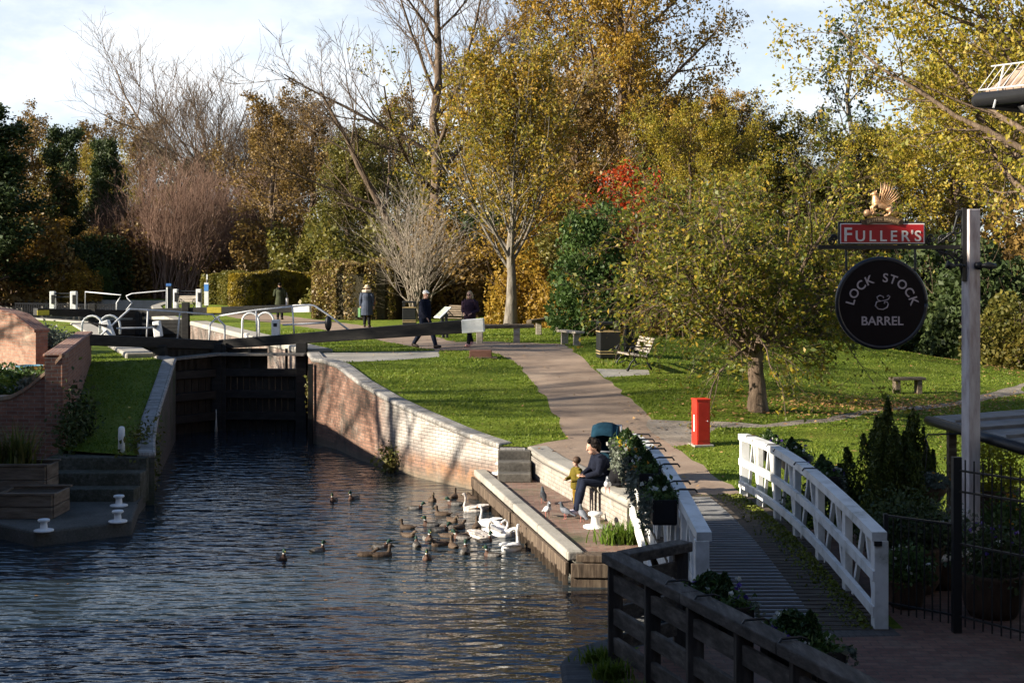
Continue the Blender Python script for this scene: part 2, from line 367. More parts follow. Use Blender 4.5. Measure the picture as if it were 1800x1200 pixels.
def lawn_material():
    m, n, l, b = _new('lawn')
    x = noise(n, l, .7, 8, .65); y = noise(n, l, 14, 6, .75)
    r = ramp(n, [(.10, .075, .035), (.045, .075, .008), (.085, .13, .011), (.14, .185, .017), (.205, .21, .035), (.19, .14, .06)], (.24, .33, .44, .55, .66, .80))
    a = n.new('ShaderNodeMath'); a.operation = 'MULTIPLY_ADD'; a.inputs[1].default_value = .55
    h = n.new('ShaderNodeMath'); h.operation = 'MULTIPLY'; h.inputs[1].default_value = .5
    l.new(x.outputs[0], h.inputs[0]); l.new(y.outputs[0], a.inputs[0]); l.new(h.outputs[0], a.inputs[2]); l.new(a.outputs[0], r.inputs[0])
    l.new(r.outputs[0], b.inputs['Base Color']); b.inputs['Roughness'].default_value = .9; b.inputs['Specular IOR Level'].default_value = .15
    q = noise(n, l, 45, 5, .7); bump(n, l, q.outputs[0], b, .9, .05); return m
LAWN = lawn_material()
def gravel_mat(name, cols, fine=90, bd=.008, macro=.9):
    m, n, l, b = _new(name)
    x = noise(n, l, fine, 3, .8); y = noise(n, l, macro, 7, .65)
    a = n.new('ShaderNodeMath'); a.operation = 'MULTIPLY_ADD'; a.inputs[1].default_value = .5
    h = n.new('ShaderNodeMath'); h.operation = 'MULTIPLY'; h.inputs[1].default_value = .5
    l.new(y.outputs[0], h.inputs[0]); l.new(x.outputs[0], a.inputs[0]); l.new(h.outputs[0], a.inputs[2])
    r = ramp(n, cols, [.3 + .4 * i / (len(cols) - 1) for i in range(len(cols))]); l.new(a.outputs[0], r.inputs[0]); l.new(r.outputs[0], b.inputs['Base Color'])
    b.inputs['Roughness'].default_value = .92; b.inputs['Specular IOR Level'].default_value = .2; bump(n, l, x.outputs[0], b, .8, bd); return m
M_PATH = gravel_mat('resin_gravel', [(.125, .09, .066), (.265, .196, .146), (.37, .29, .22)])
M_GRAVEL = gravel_mat('loose_gravel', [(.10, .09, .06), (.26, .22, .18), (.36, .32, .28)], 30, .03, 1.5)
M_CONC = gravel_mat('weathered_concrete', [(.16, .15, .125), (.30, .28, .245), (.40, .375, .33)], 25, .006, 1.2)
M_CONC_DARK = gravel_mat('darkened_concrete', [(.035, .035, .028), (.085, .08, .068), (.15, .14, .125)], 25, .006, 1.4)  # concrete colour darkened to deepen the shade on the landing stage
BR_PAVE = brickm('red_brick_paving', (.13, .06, .045), (.20, .105, .075), (.08, .065, .05), (.16, .13, .1), (.5, .8), (.05, .06, .02), (.58, .8), .2, .1)
BR_WING = brickm('weathered_lock_brick', (.15, .075, .05), (.28, .15, .10), (.10, .085, .07), (.36, .32, .27), (.55, .72), (.045, .038, .028), (.48, .64), wash=(7.2, 9.0))
BR_PALE = brickm('limewashed_brick', (.24, .22, .195), (.36, .34, .31), (.10, .09, .075), (.44, .42, .39), (.5, .75), (.06, .06, .04), (.56, .76), .11, .3)
BR_RED = brickm('dark_red_brick', (.19, .075, .05), (.30, .14, .09), (.26, .22, .18), (.34, .25, .19), (.55, .8), (.03, .03, .015), (.6, .8))
BR_SEAT = brickm('pale_seat_brick', (.27, .235, .20), (.36, .32, .275), (.2, .18, .155), (.40, .37, .32), (.5, .75), (.10, .09, .06), (.66, .85))
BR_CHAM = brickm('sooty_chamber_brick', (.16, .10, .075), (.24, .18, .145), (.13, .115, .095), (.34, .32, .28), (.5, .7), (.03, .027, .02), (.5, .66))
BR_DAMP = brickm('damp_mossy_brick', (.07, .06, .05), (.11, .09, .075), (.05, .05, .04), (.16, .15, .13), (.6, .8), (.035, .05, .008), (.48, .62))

def region(name, ids, mat, label, dz=0):
    f = CF[np.isin(reg, ids)]; u, inv = np.unique(f, return_inverse=True)
    V = V3[u].copy(); V[:, 2] += dz
    me = np_mesh(name, V, inv.reshape(-1, 3), mat); me.uv_layers.new(name='uv')
    co = V[inv.ravel()][:, :2]; me.uv_layers[0].data.foreach_set('uv', np.ascontiguousarray(co, np.float32).ravel())
    return tag(link(name, me), label, kind='structure')
region('ground', [0], LAWN, 'green lawn and banks around the canal')
region('path', [1], M_PATH, 'pinkish gravel footpath rising from the footbridge to the lock')
region('gravel_path', [2], M_GRAVEL, 'thin grey gravel track across the right lawn')
region('slab', [3], M_CONC, 'pale concrete slab in front of the park bench')
region('lockside_paving', [4], M_CONC, 'grey concrete strip beside the lower gate')
region('paving', [5], BR_PAVE, 'red brick paving at the near end of the footbridge')

# ---------------------------------------------------------------- water
def water_material():
    m, n, l, b = _new('canal_water')
    b.inputs['Base Color'].default_value = (.018, .028, .036, 1); b.inputs['Roughness'].default_value = .03; b.inputs['IOR'].default_value = 1.33
    b.inputs['Specular IOR Level'].default_value = 1.0
    x = noise(n, l, 1.8, 1.6, .5, 'Object', (1, 2.4, 1)); y = noise(n, l, 7, 2, .5, 'Object', (1, 2.0, 1)); c = noise(n, l, .16, 3, .6)
    q = n.new('ShaderNodeMapRange'); q.inputs['From Min'].default_value = .36; q.inputs['From Max'].default_value = .6; q.inputs['To Min'].default_value = .45; q.inputs['To Max'].default_value = 1.0; l.new(c.outputs[0], q.inputs['Value'])
    u = bump(n, l, x.outputs[0], b, 1.0, .085); l.new(q.outputs[0], u.inputs['Strength'])
    u2 = n.new('ShaderNodeBump'); u2.inputs['Strength'].default_value = .8; u2.inputs['Distance'].default_value = .009
    l.new(y.outputs[0], u2.inputs['Height']); l.new(u.outputs[0], u2.inputs['Normal']); l.new(u2.outputs[0], b.inputs['Normal']); return m
M_WATER = water_material()
b = MB().add([(-22, -25, 0), (15, -25, 0), (15, 62, 0), (-22, 62, 0)], [(0, 1, 2, 3)])
tag(b.build('water', M_WATER), 'rippled canal water below the lock', kind='structure')
b = MB().add([(x, y, 1.75) for x, y in UPPER], [tuple(range(len(UPPER)))])
tag(b.build('upper_water', M_WATER), 'still canal water above the lock', kind='structure')
b = MB().add([(-22, -25, -1.6), (15, -25, -1.6), (15, 62, -1.6), (-22, 62, -1.6)], [(0, 1, 2, 3)])
tag(b.build('canal_bed', M_CONC_DARK), 'dark canal bed', kind='structure')

# ---------------------------------------------------------------- canal walls
def coping(poly, w0, w1, z, h, name, mat, parent):
    b = MB(); k = len(poly); p = [Vector(a) for a in poly]
    off = lambda d: [tuple(p[i] + Vector((-(p[min(i+1,k-1)] - p[max(i-1,0)]).y, (p[min(i+1,k-1)] - p[max(i-1,0)]).x)).normalized() * d) for i in range(k)]
    b.wall(off(w0), w1 - w0, [a - h for a in z], z); return b.build(name, mat, parent, bevel=.05)
def resample(poly, step):
    out = [];
    for i in range(len(poly) - 1):
        a, b_ = Vector(poly[i]), Vector(poly[i + 1]); k = max(1, round((b_ - a).length / step))
        out += [tuple(a.lerp(b_, j / k)) for j in range(k)]
    return out + [tuple(poly[-1])]
WR = resample(WING_R, .5)
ztop = [max(float(zg(x - .05, y)) + .05, .97) for x, y in WR]
t = thing('lock_wall', 'curved brick wing wall stained white and red, sloping down from the lower gate to the quay steps', 'wall', (-3, 31.3, 0), world=True)
b = MB().wall(WR, -.5, [-1.5] * len(WR), [z - .12 for z in ztop]); 
b = MB(); b.wall(WR, .5, [-1.5] * len(WR), [z - .12 for z in ztop]); b.build('brickwork', BR_WING, t)
coping(WR, -.03, .36, ztop, .118, 'coping', BR_PALE, t)
MB().bar((-5.27, 35.72, -1), (-5.27, 35.72, 2.1), .12, .12).build('stop_groove', plain('black_groove', (.006, .006, .005)), t)
MB().box((.02, 27.52, .2), (.52, .36, 1.56)).build('pier', BR_PALE, t, bevel=.02)
WL = resample(WING_L, .5)[::-1]
t = thing('lock_wall', 'damp mossy brick wing wall in shade left of the lower gate', 'wall', (-8.4, 32, 0), world=True)
zl_ = [float(zg(x, y)) + .06 for x, y in WL]
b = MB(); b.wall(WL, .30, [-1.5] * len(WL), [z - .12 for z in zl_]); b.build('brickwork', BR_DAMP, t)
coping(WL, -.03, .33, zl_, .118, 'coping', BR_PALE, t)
for nm, A, B, lab in (('chamber_wall', UR, HR, 'brick side wall of the lock chamber, seen behind the right lower gate'), ('chamber_wall', HL, UL, 'shaded brick side wall of the lock chamber on the left')):
    t = thing(nm, lab, 'wall', (*A, 0), world=True); pts = resample([A, B], 1.5)
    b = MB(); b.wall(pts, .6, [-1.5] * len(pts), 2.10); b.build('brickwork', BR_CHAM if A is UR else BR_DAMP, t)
    coping(pts, -.02, .75, [2.3] * len(pts), .195, 'coping', M_CONC, t)
t = thing('lock_sill', 'dark sill wall under the upper lock gates', 'wall', (-16, 58.5, 0), world=True)
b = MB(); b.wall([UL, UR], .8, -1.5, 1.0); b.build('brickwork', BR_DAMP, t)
for A, lab in ((UPPER[0:4], 'pale stone edge of the upper canal on the right bank'), (UPPER[3:7], 'pale stone bank edge running across the far end of the upper canal'), (UPPER[6:9], 'stone edge of the upper canal on the left bank')):
    t = thing('canal_edge', lab, 'wall', (*A[0], 0), world=True); pts = resample(A, 3)[::-1]
    b = MB(); b.wall(pts, -.5, 1.2, [float(zg(x, y)) + .05 for x, y in pts]); b.build('stonework', M_CONC, t)
# quay
t = thing('quay', 'low brick paved quay with timber piles along the water', 'quay', (.6, 24, 0), world=True)
QP = [QE0, QE1, (2.4, 19.8), (2.0, 20.6), (1.85, 21.5), (.34, 27.5), (-.25, 27.65)]; MB().prism(QP, -.9, .425).build('base', M_CONC_DARK, t)
MB().prism([(-.5, 27.75), (1.1, 20.05), (2.3, 19.95), (2.0, 20.6), (1.84, 21.5), (.33, 27.5), (-.2, 27.6)], .40, .434).build('deck', brickm('mossy_quay_brick', (.17, .085, .06), (.25, .15, .11), (.14, .12, .09), (.24, .2, .15), (.5, .75), (.06, .065, .02), (.5, .68), .2, .1), t)
e0, e1 = Vector((*QE0, 0)), Vector((*QE1, 0)); ed_ = (e1 - e0).normalized(); en = Vector((ed_.y, -ed_.x, 0))
if en.x > 0: en = -en
b = MB(); L = (e1 - e0).length
k = 0
while k * 2.05 < L: 
    a0, a1 = k * 2.05, min(L, k * 2.05 + 2.02)
    b.bar(e0 + ed_ * a0 + en * .02 + Vector((0, 0, .42)), e0 + ed_ * a1 + en * .02 + Vector((0, 0, .42)), .25, .14); k += 1
b.build('kerb', M_CONC, t, bevel=.03)
M_PILE = pm('wet_timber', [(.03, .021, .014), (.085, .06, .042), (.17, .13, .09)], 3, rough=.85, stretch=(6, 6, .8), bs=.6, bscale=14, bdist=.01)
b = MB().bar(e0 + en * .17 + Vector((0, 0, .24)), e0 + ed_ * L * .5 + en * .17 + Vector((0, 0, .24)), .07, .2); b.bar(e0 + ed_ * L * .505 + en * .15 + Vector((0, 0, .23)), e1 + en * .15 + Vector((0, 0, .23)), .06, .21)
b.bar(e1 + en * .12 + ed_ * .12 + Vector((0, 0, .24)), Vector((2.4, 19.68, .24)), .07, .2); b.bar(e1 + en * .12 + ed_ * .1 + Vector((0, 0, .0)), Vector((2.4, 19.7, .0)), .05, .26); b.bar(e1 + ed_ * -.02 + Vector((0, 0, .405)), Vector((2.4, 19.8, .405)), .3, .1); b.build('waling', M_PILE, t, bevel=.01)
for i in range(30):
    p = e0 + ed_ * (.15 + i * (L - .2) / 29) + en * .14
    MB().bar(p + Vector((0, 0, -1)), p + en * .03 + Vector((0, 0, .155 + .03 * (i % 3 == 0))), .075, .10).build('pile', M_PILE, t)
# seat wall and quay steps
t = thing('seat_wall', 'low pale brick retaining wall with a rounded top that a woman sits on', 'wall', (1, 24.5, .43), world=True)
pts = resample([SEAT0, SEAT1], .6)[::-1]; zt = [max(.95, float(zg(x, y)) + .02) for x, y in pts]
b = MB(); b.wall(pts, .42, .2, [z - .13 for z in zt][0]) if 0 else b.wall(pts, -.42, [.2] * len(pts), [z - .13 for z in zt]); b.build('brickwork', BR_SEAT, t)
b = MB(); q = [(x - .0, y) for x, y in pts]; b.wall(q, -.45, [z - .125 for z in zt], zt); b.build('coping', M_CONC, t, bevel=.05)
t = thing('steps', 'short flight of dark steps from the quay up beside the pale wing wall', 'steps', (.0, 27.2, .43), world=True)
M_STEP = gravel_mat('sooty_brick_step', [(.05, .045, .04), (.12, .11, .095), (.2, .185, .16)], 20, .01, 2)
for i in range(3): 
    MB().box((.05 + .0 * i, 26.75 + .34 * i, .43 + .09 * (i + 1)), (.66, .36, .18 * (i + 1) - .004)).build('step', M_STEP, t, bevel=.02)
# channel and near bank walls
def bank(poly, lab, mat, z1, cop=True):
    t = thing('bank_wall', lab, 'wall', (*poly[0], 0), world=True); pts = resample(poly, .5)
    b = MB(); b.wall(pts, .4, [-1.5] * len(pts), z1 - .1); b.build('brickwork', mat, t)
    if cop: coping(pts, -.03, .42, [z1] * len(pts), .098, 'coping', mat, t)
bank([(2.3, 20.3), (4.1, 20.45), (4.15, 15.3)], 'dark brick wall of the side channel under the far end of the footbridge', BR_DAMP, .7)
BR_NEAR = brickm('dark_engineering_brick', (.06, .055, .052), (.09, .085, .08), (.05, .05, .045), (.2, .19, .18), (.6, .8), (.05, .06, .02), (.6, .75), .075, .3)
bank([(4.1, 14.75), (1.9, 14.6), (1.35, 14.45), (.95, 14.2), (.66, 13.9), (.5, 13.4), (.5, 12.7), (.6, 12), (.95, 8), (1.0, 2)], 'dark brick canal bank with a rounded edge under the timber fence', BR_NEAR, .76)
# landing stage and steps on the left
t = thing('landing_stage', 'low concrete landing stage in shade on the left bank', 'landing', (-8, 24.5, 0), world=True)
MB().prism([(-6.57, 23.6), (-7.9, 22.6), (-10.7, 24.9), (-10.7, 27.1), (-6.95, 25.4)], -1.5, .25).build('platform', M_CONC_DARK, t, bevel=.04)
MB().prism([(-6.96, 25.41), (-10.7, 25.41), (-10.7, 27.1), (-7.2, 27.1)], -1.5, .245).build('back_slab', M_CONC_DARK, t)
t = thing('steps', 'three mossy concrete steps climbing from the landing stage to the shaded grass', 'steps', (-8, 25.6, .25), world=True)
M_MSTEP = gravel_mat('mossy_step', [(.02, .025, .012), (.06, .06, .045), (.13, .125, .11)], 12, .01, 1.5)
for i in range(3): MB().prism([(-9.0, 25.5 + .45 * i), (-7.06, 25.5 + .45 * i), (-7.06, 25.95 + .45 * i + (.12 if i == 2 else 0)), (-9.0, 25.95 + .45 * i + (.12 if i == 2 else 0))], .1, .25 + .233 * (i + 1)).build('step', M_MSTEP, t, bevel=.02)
# garden walls on the left bank
t = thing('garden_wall', 'dark red brick garden wall with a sweeping curved top beside the shaded grass', 'wall', (-9, 27, .25), world=True)
wa = resample([(-8.85, 26.9), (-11.15, 36.2)], 1.0); b = MB(); b.wall(wa, .34, [.2] * len(wa), 2.85); b.build('brickwork', BR_RED, t)
coping(wa, -.04, .38, [2.93] * len(wa), .078, 'coping', BR_RED, t)
wb = [(-8.86 - 2.1 * i / 14, 26.89 + .1 * i / 14) for i in range(15)]; zb = [2.0 + .85 * (1 - min(1, i / 8)) ** 1.6 for i in range(15)]
b = MB(); b.wall(wb, -.32, [.2] * 15, zb); b.build('curved_wall', BR_RED, t)
b = MB(); b.wall([(x, y - .03) for x, y in wb], -.38, zb, [z + .075 for z in zb]); b.build('curved_coping', brickm('lichened_brick', (.25, .13, .08), (.34, .22, .14), (.2, .17, .13), (.4, .34, .25), (.5, .7), bw=.1, bh=.4), t)
t = thing('brick_wall', 'sunlit orange brick wall at the left edge, its top stepping down behind the garden wall', 'wall', (-12, 33, 1.9), world=True)
wc = [(-13.9, 34.9), (-12.7, 33.7), (-12.0, 33.0), (-11.25, 32.25)]; 
b = MB(); b.wall(wc, .3, [1.5] * 4, [3.60, 3.52, 3.42, 3.08]); b.build('brickwork', brickm('orange_brick', (.25, .12, .075), (.34, .19, .13), (.24, .21, .17), (.40, .30, .22), (.5, .75)), t)
b = MB(); b.wall([(x - .02, y - .04) for x, y in wc], .38, [3.602, 3.522, 3.422, 3.082], [3.68, 3.60, 3.50, 3.16]); b.build('coping', BR_RED, t)
b = MB().prism([(-9.25, 27.25), (-11.4, 36), (-13.6, 36), (-13.6, 27.3)], .5, 1.88); tag(b.build('soil', pm('flowerbed_soil', [(.03, .02, .012), (.08, .055, .035)], 8)), 'dark soil of the raised flowerbed', kind='structure')
# house out of frame on the left, whose shade lies on the bank and the water
def house(x0, x1, y0, y1, z0, h, roof, lab):
    t = thing('brick_house', lab, 'house', ((x0 + x1) / 2, (y0 + y1) / 2, z0), world=True)
    MB().box(((x0 + x1) / 2, (y0 + y1) / 2, z0 + h / 2 - .5), (x1 - x0, y1 - y0, h + 1)).build('wall', BR_RED, t)
    b = MB(); xm = (x0 + x1) / 2; z = z0 + h + .003; o = .35
    b.add([(x0-o,y0-o,z),(x1+o,y0-o,z),(x1+o,y1+o,z),(x0-o,y1+o,z),(xm,y0-o,z+roof),(xm,y1+o,z+roof)], [(0,1,4),(1,2,5,4),(2,3,5),(3,0,4,5),(0,3,2,1)])
    b.build('roof', pm('clay_tiles', [(.12, .05, .035), (.22, .1, .07)], 6, stretch=(1, 1, 8)), t)
    n = int((y1 - y0) / 2.6)
    for f in range(int(h / 2.8)):
        for i in range(n):
            y = y0 + (i + .5) * (y1 - y0) / n; zz = z0 + 1.6 + f * 2.8
            wn = MB().box((x1 + .02, y, zz), (.05, 1.1, 1.4)).build('window', plain('white_frame', (.7, .7, .68)), t)
            MB().box((x1 + .05, y, zz), (.02, .95, 1.25)).build('pane', plain('window_glass', (.02, .025, .03), .05, .5), wn)
house(-18, -14, -8, 14.1, .9, 10.5, 2.5, 'tall brick mill house on the left bank whose shadow falls on the near canal')
house(-23, -15.2, 17.8, 25.8, .9, 3.9, 1.2, 'low brick house beside the shaded left grass bank')

house(-46, -10, -40, -14, .9, 13, 4, 'unseen long brick house added behind the viewer to block sky light, left one')  # this and the next house are unseen, added to cut the sky fill
house(-8, 30, -40, -16, .9, 12, 4, 'unseen long brick house added behind the viewer to block sky light, right one')
# ---------------------------------------------------------------- trees
def nrm(a): return a / (np.linalg.norm(a, axis=-1, keepdims=True) + 1e-9)
def children(Pp, Rp, Lp, d, g):
    N, n1, _ = Pp.shape; k = d['n']; M = N * k; pi = np.repeat(np.arange(N), k)
    u = (np.tile(np.arange(k), N) + g.random(M)) / k; t = d.get('t0', .25) + u * (d.get('t1', 1.0) - d.get('t0', .25))
    f = np.clip(t * (n1 - 1), 0, n1 - 1.001); i = f.astype(int); a = (f - i)[:, None]
    pos = Pp[pi, i] * (1 - a) + Pp[pi, i + 1] * a; rad = Rp[pi, i] * (1 - a[:, 0]) + Rp[pi, i + 1] * a[:, 0]
    tan = nrm(Pp[pi, i + 1] - Pp[pi, i])
    az = np.tile(np.arange(k), N) * 2.4 + np.repeat(g.random(N) * 6.3, k) + g.normal(0, .35, M)
    ref = np.where(np.abs(tan[:, 2:3]) > .9, np.array([[1., 0, 0]]), np.array([[0, 0, 1.]])); e1 = nrm(np.cross(tan, ref)); e2 = np.cross(tan, e1)
    an = np.radians(g.normal(d['ang'], d.get('angv', 8), M))[:, None]
    D = tan * np.cos(an) + (e1 * np.cos(az)[:, None] + e2 * np.sin(az)[:, None]) * np.sin(an)
    if 'bias' in d: D = nrm(D + np.array(d['bias'])[None])
    l0, l1 = d['len']; Ln = (l0 + (l1 - l0) * u) * (Lp[pi] if d.get('rel', True) else 1) * np.exp(g.normal(0, d.get('lv', .2), M))
    sg = d.get('seg', 4); out = np.zeros((M, sg + 1, 3)); out[:, 0] = pos; r = np.zeros((M, sg + 1)); r0 = np.maximum(rad * d.get('r', .55), d.get('rmin', .008)); r[:, 0] = r0
    for j in range(sg):
        D = nrm(D + g.normal(0, d.get('wob', .12), (M, 3)) + np.array([0, 0, d.get('trop', .05)]))
        out[:, j + 1] = out[:, j] + D * (Ln / sg)[:, None]; r[:, j + 1] = np.maximum(r0 * (1 - .78 * (j + 1) / sg), d.get('rmin', .008) * .7)
    return out, r, Ln
def tubes(Pl, Rl, sides):
    N, n1, _ = Pl.shape; T = np.zeros_like(Pl); T[:, 1:-1] = Pl[:, 2:] - Pl[:, :-2]; T[:, 0] = Pl[:, 1] - Pl[:, 0]; T[:, -1] = Pl[:, -1] - Pl[:, -2]; T = nrm(T)
    m = nrm(Pl[:, -1] - Pl[:, 0]); ref = np.where(np.abs(m[:, 2:3]) > .8, np.array([[1., 0, 0]]), np.array([[0, 0, 1.]]))[:, None]
    e1 = nrm(np.cross(T, np.broadcast_to(ref, T.shape))); e2 = np.cross(T, e1)
    an = np.arange(sides) * 2 * np.pi / sides
    V = Pl[:, :, None] + (e1[:, :, None] * np.cos(an)[:, None] + e2[:, :, None] * np.sin(an)[:, None]) * Rl[:, :, None, None]
    b = (np.arange(N)[:, None, None] * n1 + np.arange(n1 - 1)[None, :, None]) * sides; j = np.arange(sides)[None, None]; j2 = (j + 1) % sides
    Q = np.stack([b + j, b + j2, b + sides + j2, b + sides + j], -1).reshape(-1, 4)
    return V.reshape(-1, 3), Q
def leaf_quads(c, size, g, droop=.0, aspect=.6):
    N = len(c); u = nrm(g.normal(0, 1, (N, 3)) - np.array([0, 0, droop])); v = nrm(np.cross(u, g.normal(0, 1, (N, 3))))
    s = size * np.exp(g.normal(0, .25, N))[:, None]; nn = np.cross(u, v) * s * .12
    V = np.stack([c - u * s * .5, c + v * s * .5 * aspect + nn, c + u * s * .5, c - v * s * .5 * aspect + nn], 1).reshape(-1, 3)
    return V, np.arange(4 * N).reshape(-1, 4)
def grow(seed, trunks, levels, leaf=None, sides=(9, 6, 4, 3, 3)):
    """trunks: list of (points, radii) ; levels: branch orders ; leaf: dict(n, size, spread, levels)"""
    g = np.random.default_rng(seed); VV, QQ, o = [], [], 0; LV = None; lc = []
    Pl = np.array([t[0] for t in trunks], float); Rl = np.array([t[1] for t in trunks], float); Ln = np.linalg.norm(Pl[:, -1] - Pl[:, 0], axis=1)
    for i in range(len(levels) + 1):
        V, Q = tubes(Pl, Rl, sides[i]); VV.append(V); QQ.append(Q + o); o += len(V)
        if leaf and i >= len(levels) + 1 - leaf.get('levels', 1):
            N, n1, _ = Pl.shape; k = leaf['n']; t = g.random((N, k)) * .85 + .15; f = t * (n1 - 1.001); a = f.astype(int); fr = (f - a)[..., None]
            r = np.arange(N)[:, None]; p = Pl[r, a] * (1 - fr) + Pl[r, a + 1] * fr + g.normal(0, leaf['spread'], (N, k, 3)) - np.array([0, 0, leaf.get('hang', 0)])
            keep = g.random((N, k)) < leaf.get('keep', 1); lc.append(p[keep])
        if i < len(levels): Pl, Rl, Ln = children(Pl, Rl, Ln, levels[i], g)
    lf = None
    if leaf:
        c = np.concatenate(lc)
        if 'cut' in leaf: c = c[leaf['cut'](c)]
        lf = leaf_quads(c, leaf['size'], g, leaf.get('droop', .3), leaf.get('aspect', .6))
    return (np.concatenate(VV), np.concatenate(QQ)), lf
def trunk(h, r, n=9, lean=(0, 0), wob=.1, seed=0, base=(0, 0), top=.25):
    g = random.Random(seed); p = []; 
    for i in range(n):
        t = i / (n - 1); p.append((base[0] + lean[0] * t + g.uniform(-wob, wob) * (i > 0), base[1] + lean[1] * t + g.uniform(-wob, wob) * (i > 0), h * t - .25 * (i == 0)))
    return p, [r * ((1 - t) * (1 - top) + top) * (1.45 if i == 0 else 1.1 if i == 1 else 1) for i, t in enumerate(np.linspace(0, 1, n))]
def bark(name, cols): return pm(name, cols, 3.5, rough=.9, bs=.8, bscale=11, bdist=.03, stretch=(2.5, 2.5, .5), spec=.15)
BK_GREY = bark('grey_bark', [(.07, .06, .05), (.16, .14, .115), (.26, .235, .2)])
BK_BROWN = bark('brown_bark', [(.05, .035, .025), (.12, .085, .06), (.2, .15, .11)])
BK_RED = bark('reddish_twigs', [(.12, .07, .05), (.22, .135, .10), (.32, .22, .165)])
BK_PALE = bark('pale_twigs', [(.17, .14, .11), (.30, .25, .2), (.40, .35, .29)])
BK_TAN = bark('tan_twigs', [(.085, .058, .038), (.16, .115, .08), (.24, .18, .13)])
TREE = {}
def tree(kind, loc, label, cat='tree', name=None, rz=0, scale=1, group=None):
    (wood, bk, lf, lm) = TREE[kind][:4]
    if not isinstance(wood, bpy.types.Mesh):
        wm = np_mesh(kind + '_trunk', *wood, bk); lmesh = np_mesh(kind + '_crown', *lf, lm) if lf else None
        TREE[kind] = [wm, bk, lmesh, lm, TREE[kind][4]]
    wm, _, lmesh, _, nm = TREE[kind]
    t = thing(name or nm, label, cat, loc, rz, group); t.scale = scale if hasattr(scale, '__len__') else (scale,) * 3
    link('trunk' if cat == 'tree' else 'stem', wm, t)
    if lmesh: link('crown' if cat == 'tree' else 'foliage', lmesh, t)
    return t
def deft(kind, nm, g, bk, lm): TREE[kind] = [g[0], bk, g[1], lm, nm]

# leaf colours (real base colours)
LF_GOLD = leafm('golden_leaves', [(.13, .115, .016), (.24, .165, .022), (.34, .21, .027), (.39, .22, .032), (.25, .12, .02)], .4)
LF_YEL = leafm('yellow_green_leaves', [(.09, .11, .014), (.19, .185, .02), (.32, .26, .028), (.40, .28, .035), (.30, .16, .022)], .4)
LF_LIME = leafm('golden_green_leaves', [(.10, .12, .014), (.18, .17, .02), (.30, .22, .026), (.40, .24, .03), (.34, .17, .022)], .4, .55, .35)
LF_APPLE = leafm('turning_green_leaves', [(.05, .075, .013), (.10, .125, .018), (.175, .18, .022), (.30, .25, .028), (.42, .24, .03)], .45, .22, .7, .46)
LF_OLIVE = leafm('olive_leaves', [(.06, .065, .016), (.105, .105, .02), (.17, .145, .026), (.24, .17, .032)], .35)
LF_BROWN = leafm('brown_leaves', [(.08, .05, .02), (.16, .10, .03), (.25, .155, .04), (.20, .155, .035)], .3)
LF_IVY = leafm('dark_ivy', [(.02, .035, .011), (.04, .062, .017), (.075, .095, .024)], .22, .5, .7, .6)
LF_GREEN = leafm('glossy_green_leaves', [(.04, .07, .018), (.065, .115, .026), (.11, .17, .04)], .3, .4, 1, .55)
LF_RED = leafm('scarlet_leaves', [(.22, .02, .01), (.38, .05, .012), (.46, .11, .02)], .4)
LF_ORANGE = leafm('orange_leaves', [(.17, .10, .018), (.28, .165, .022), (.35, .225, .03), (.13, .12, .02)], .4)
LF_HEDGE = leafm('hedge_leaves', [(.07, .06, .02), (.15, .10, .038), (.21, .14, .05), (.18, .155, .03), (.34, .24, .035)], .25, .4, 1.3)
LF_HEDGEY = leafm('yellow_hedge_leaves', [(.06, .07, .015), (.12, .09, .03), (.30, .22, .02), (.36, .25, .025)], .3, .75, 1.0)

# small lone tree on the lawn
deft('apple', 'crab_apple_tree', grow(11, [trunk(1.45, .19, 6, (-.05, 0), .02, 3, top=.8)],
     [dict(n=13, t0=.8, t1=1, ang=54, angv=14, len=(3.9, 3.3), rel=False, r=.5, wob=.13, trop=.11, seg=7, bias=(-.30, 0, 0)), dict(n=9, t0=.15, ang=48, angv=14, len=(.6, .35), r=.5, wob=.2, trop=-.02, seg=5),
      dict(n=8, t0=.1, ang=45, angv=15, len=(.5, .35), r=.5, wob=.25, trop=-.1, seg=4), dict(n=3, t0=.2, ang=40, len=(.55, .4), rmin=.004, r=.6, wob=.25, trop=-.16, seg=3)],
     dict(n=6, size=.105, spread=.055, hang=.04, levels=2, droop=.6, aspect=.5)), BK_BROWN, LF_APPLE)
# slender upright tree by the path
deft('lime', 'upright_tree', grow(5, [trunk(8.6, .2, 9, (.1, 0), .05, 5, top=.2)],
     [dict(n=34, t0=.24, t1=1, ang=34, angv=8, len=(6.6, 2.4), rel=False, r=.42, wob=.05, trop=.06, seg=7), dict(n=9, t0=.06, ang=27, len=(.45, .2), r=.5, wob=.1, trop=.05, seg=4), dict(n=5, t0=.2, ang=35, len=(.5, .3), r=.6, wob=.15, trop=.03, seg=3)],
     dict(n=13, size=.125, spread=.10, levels=2)), BK_GREY, LF_LIME)
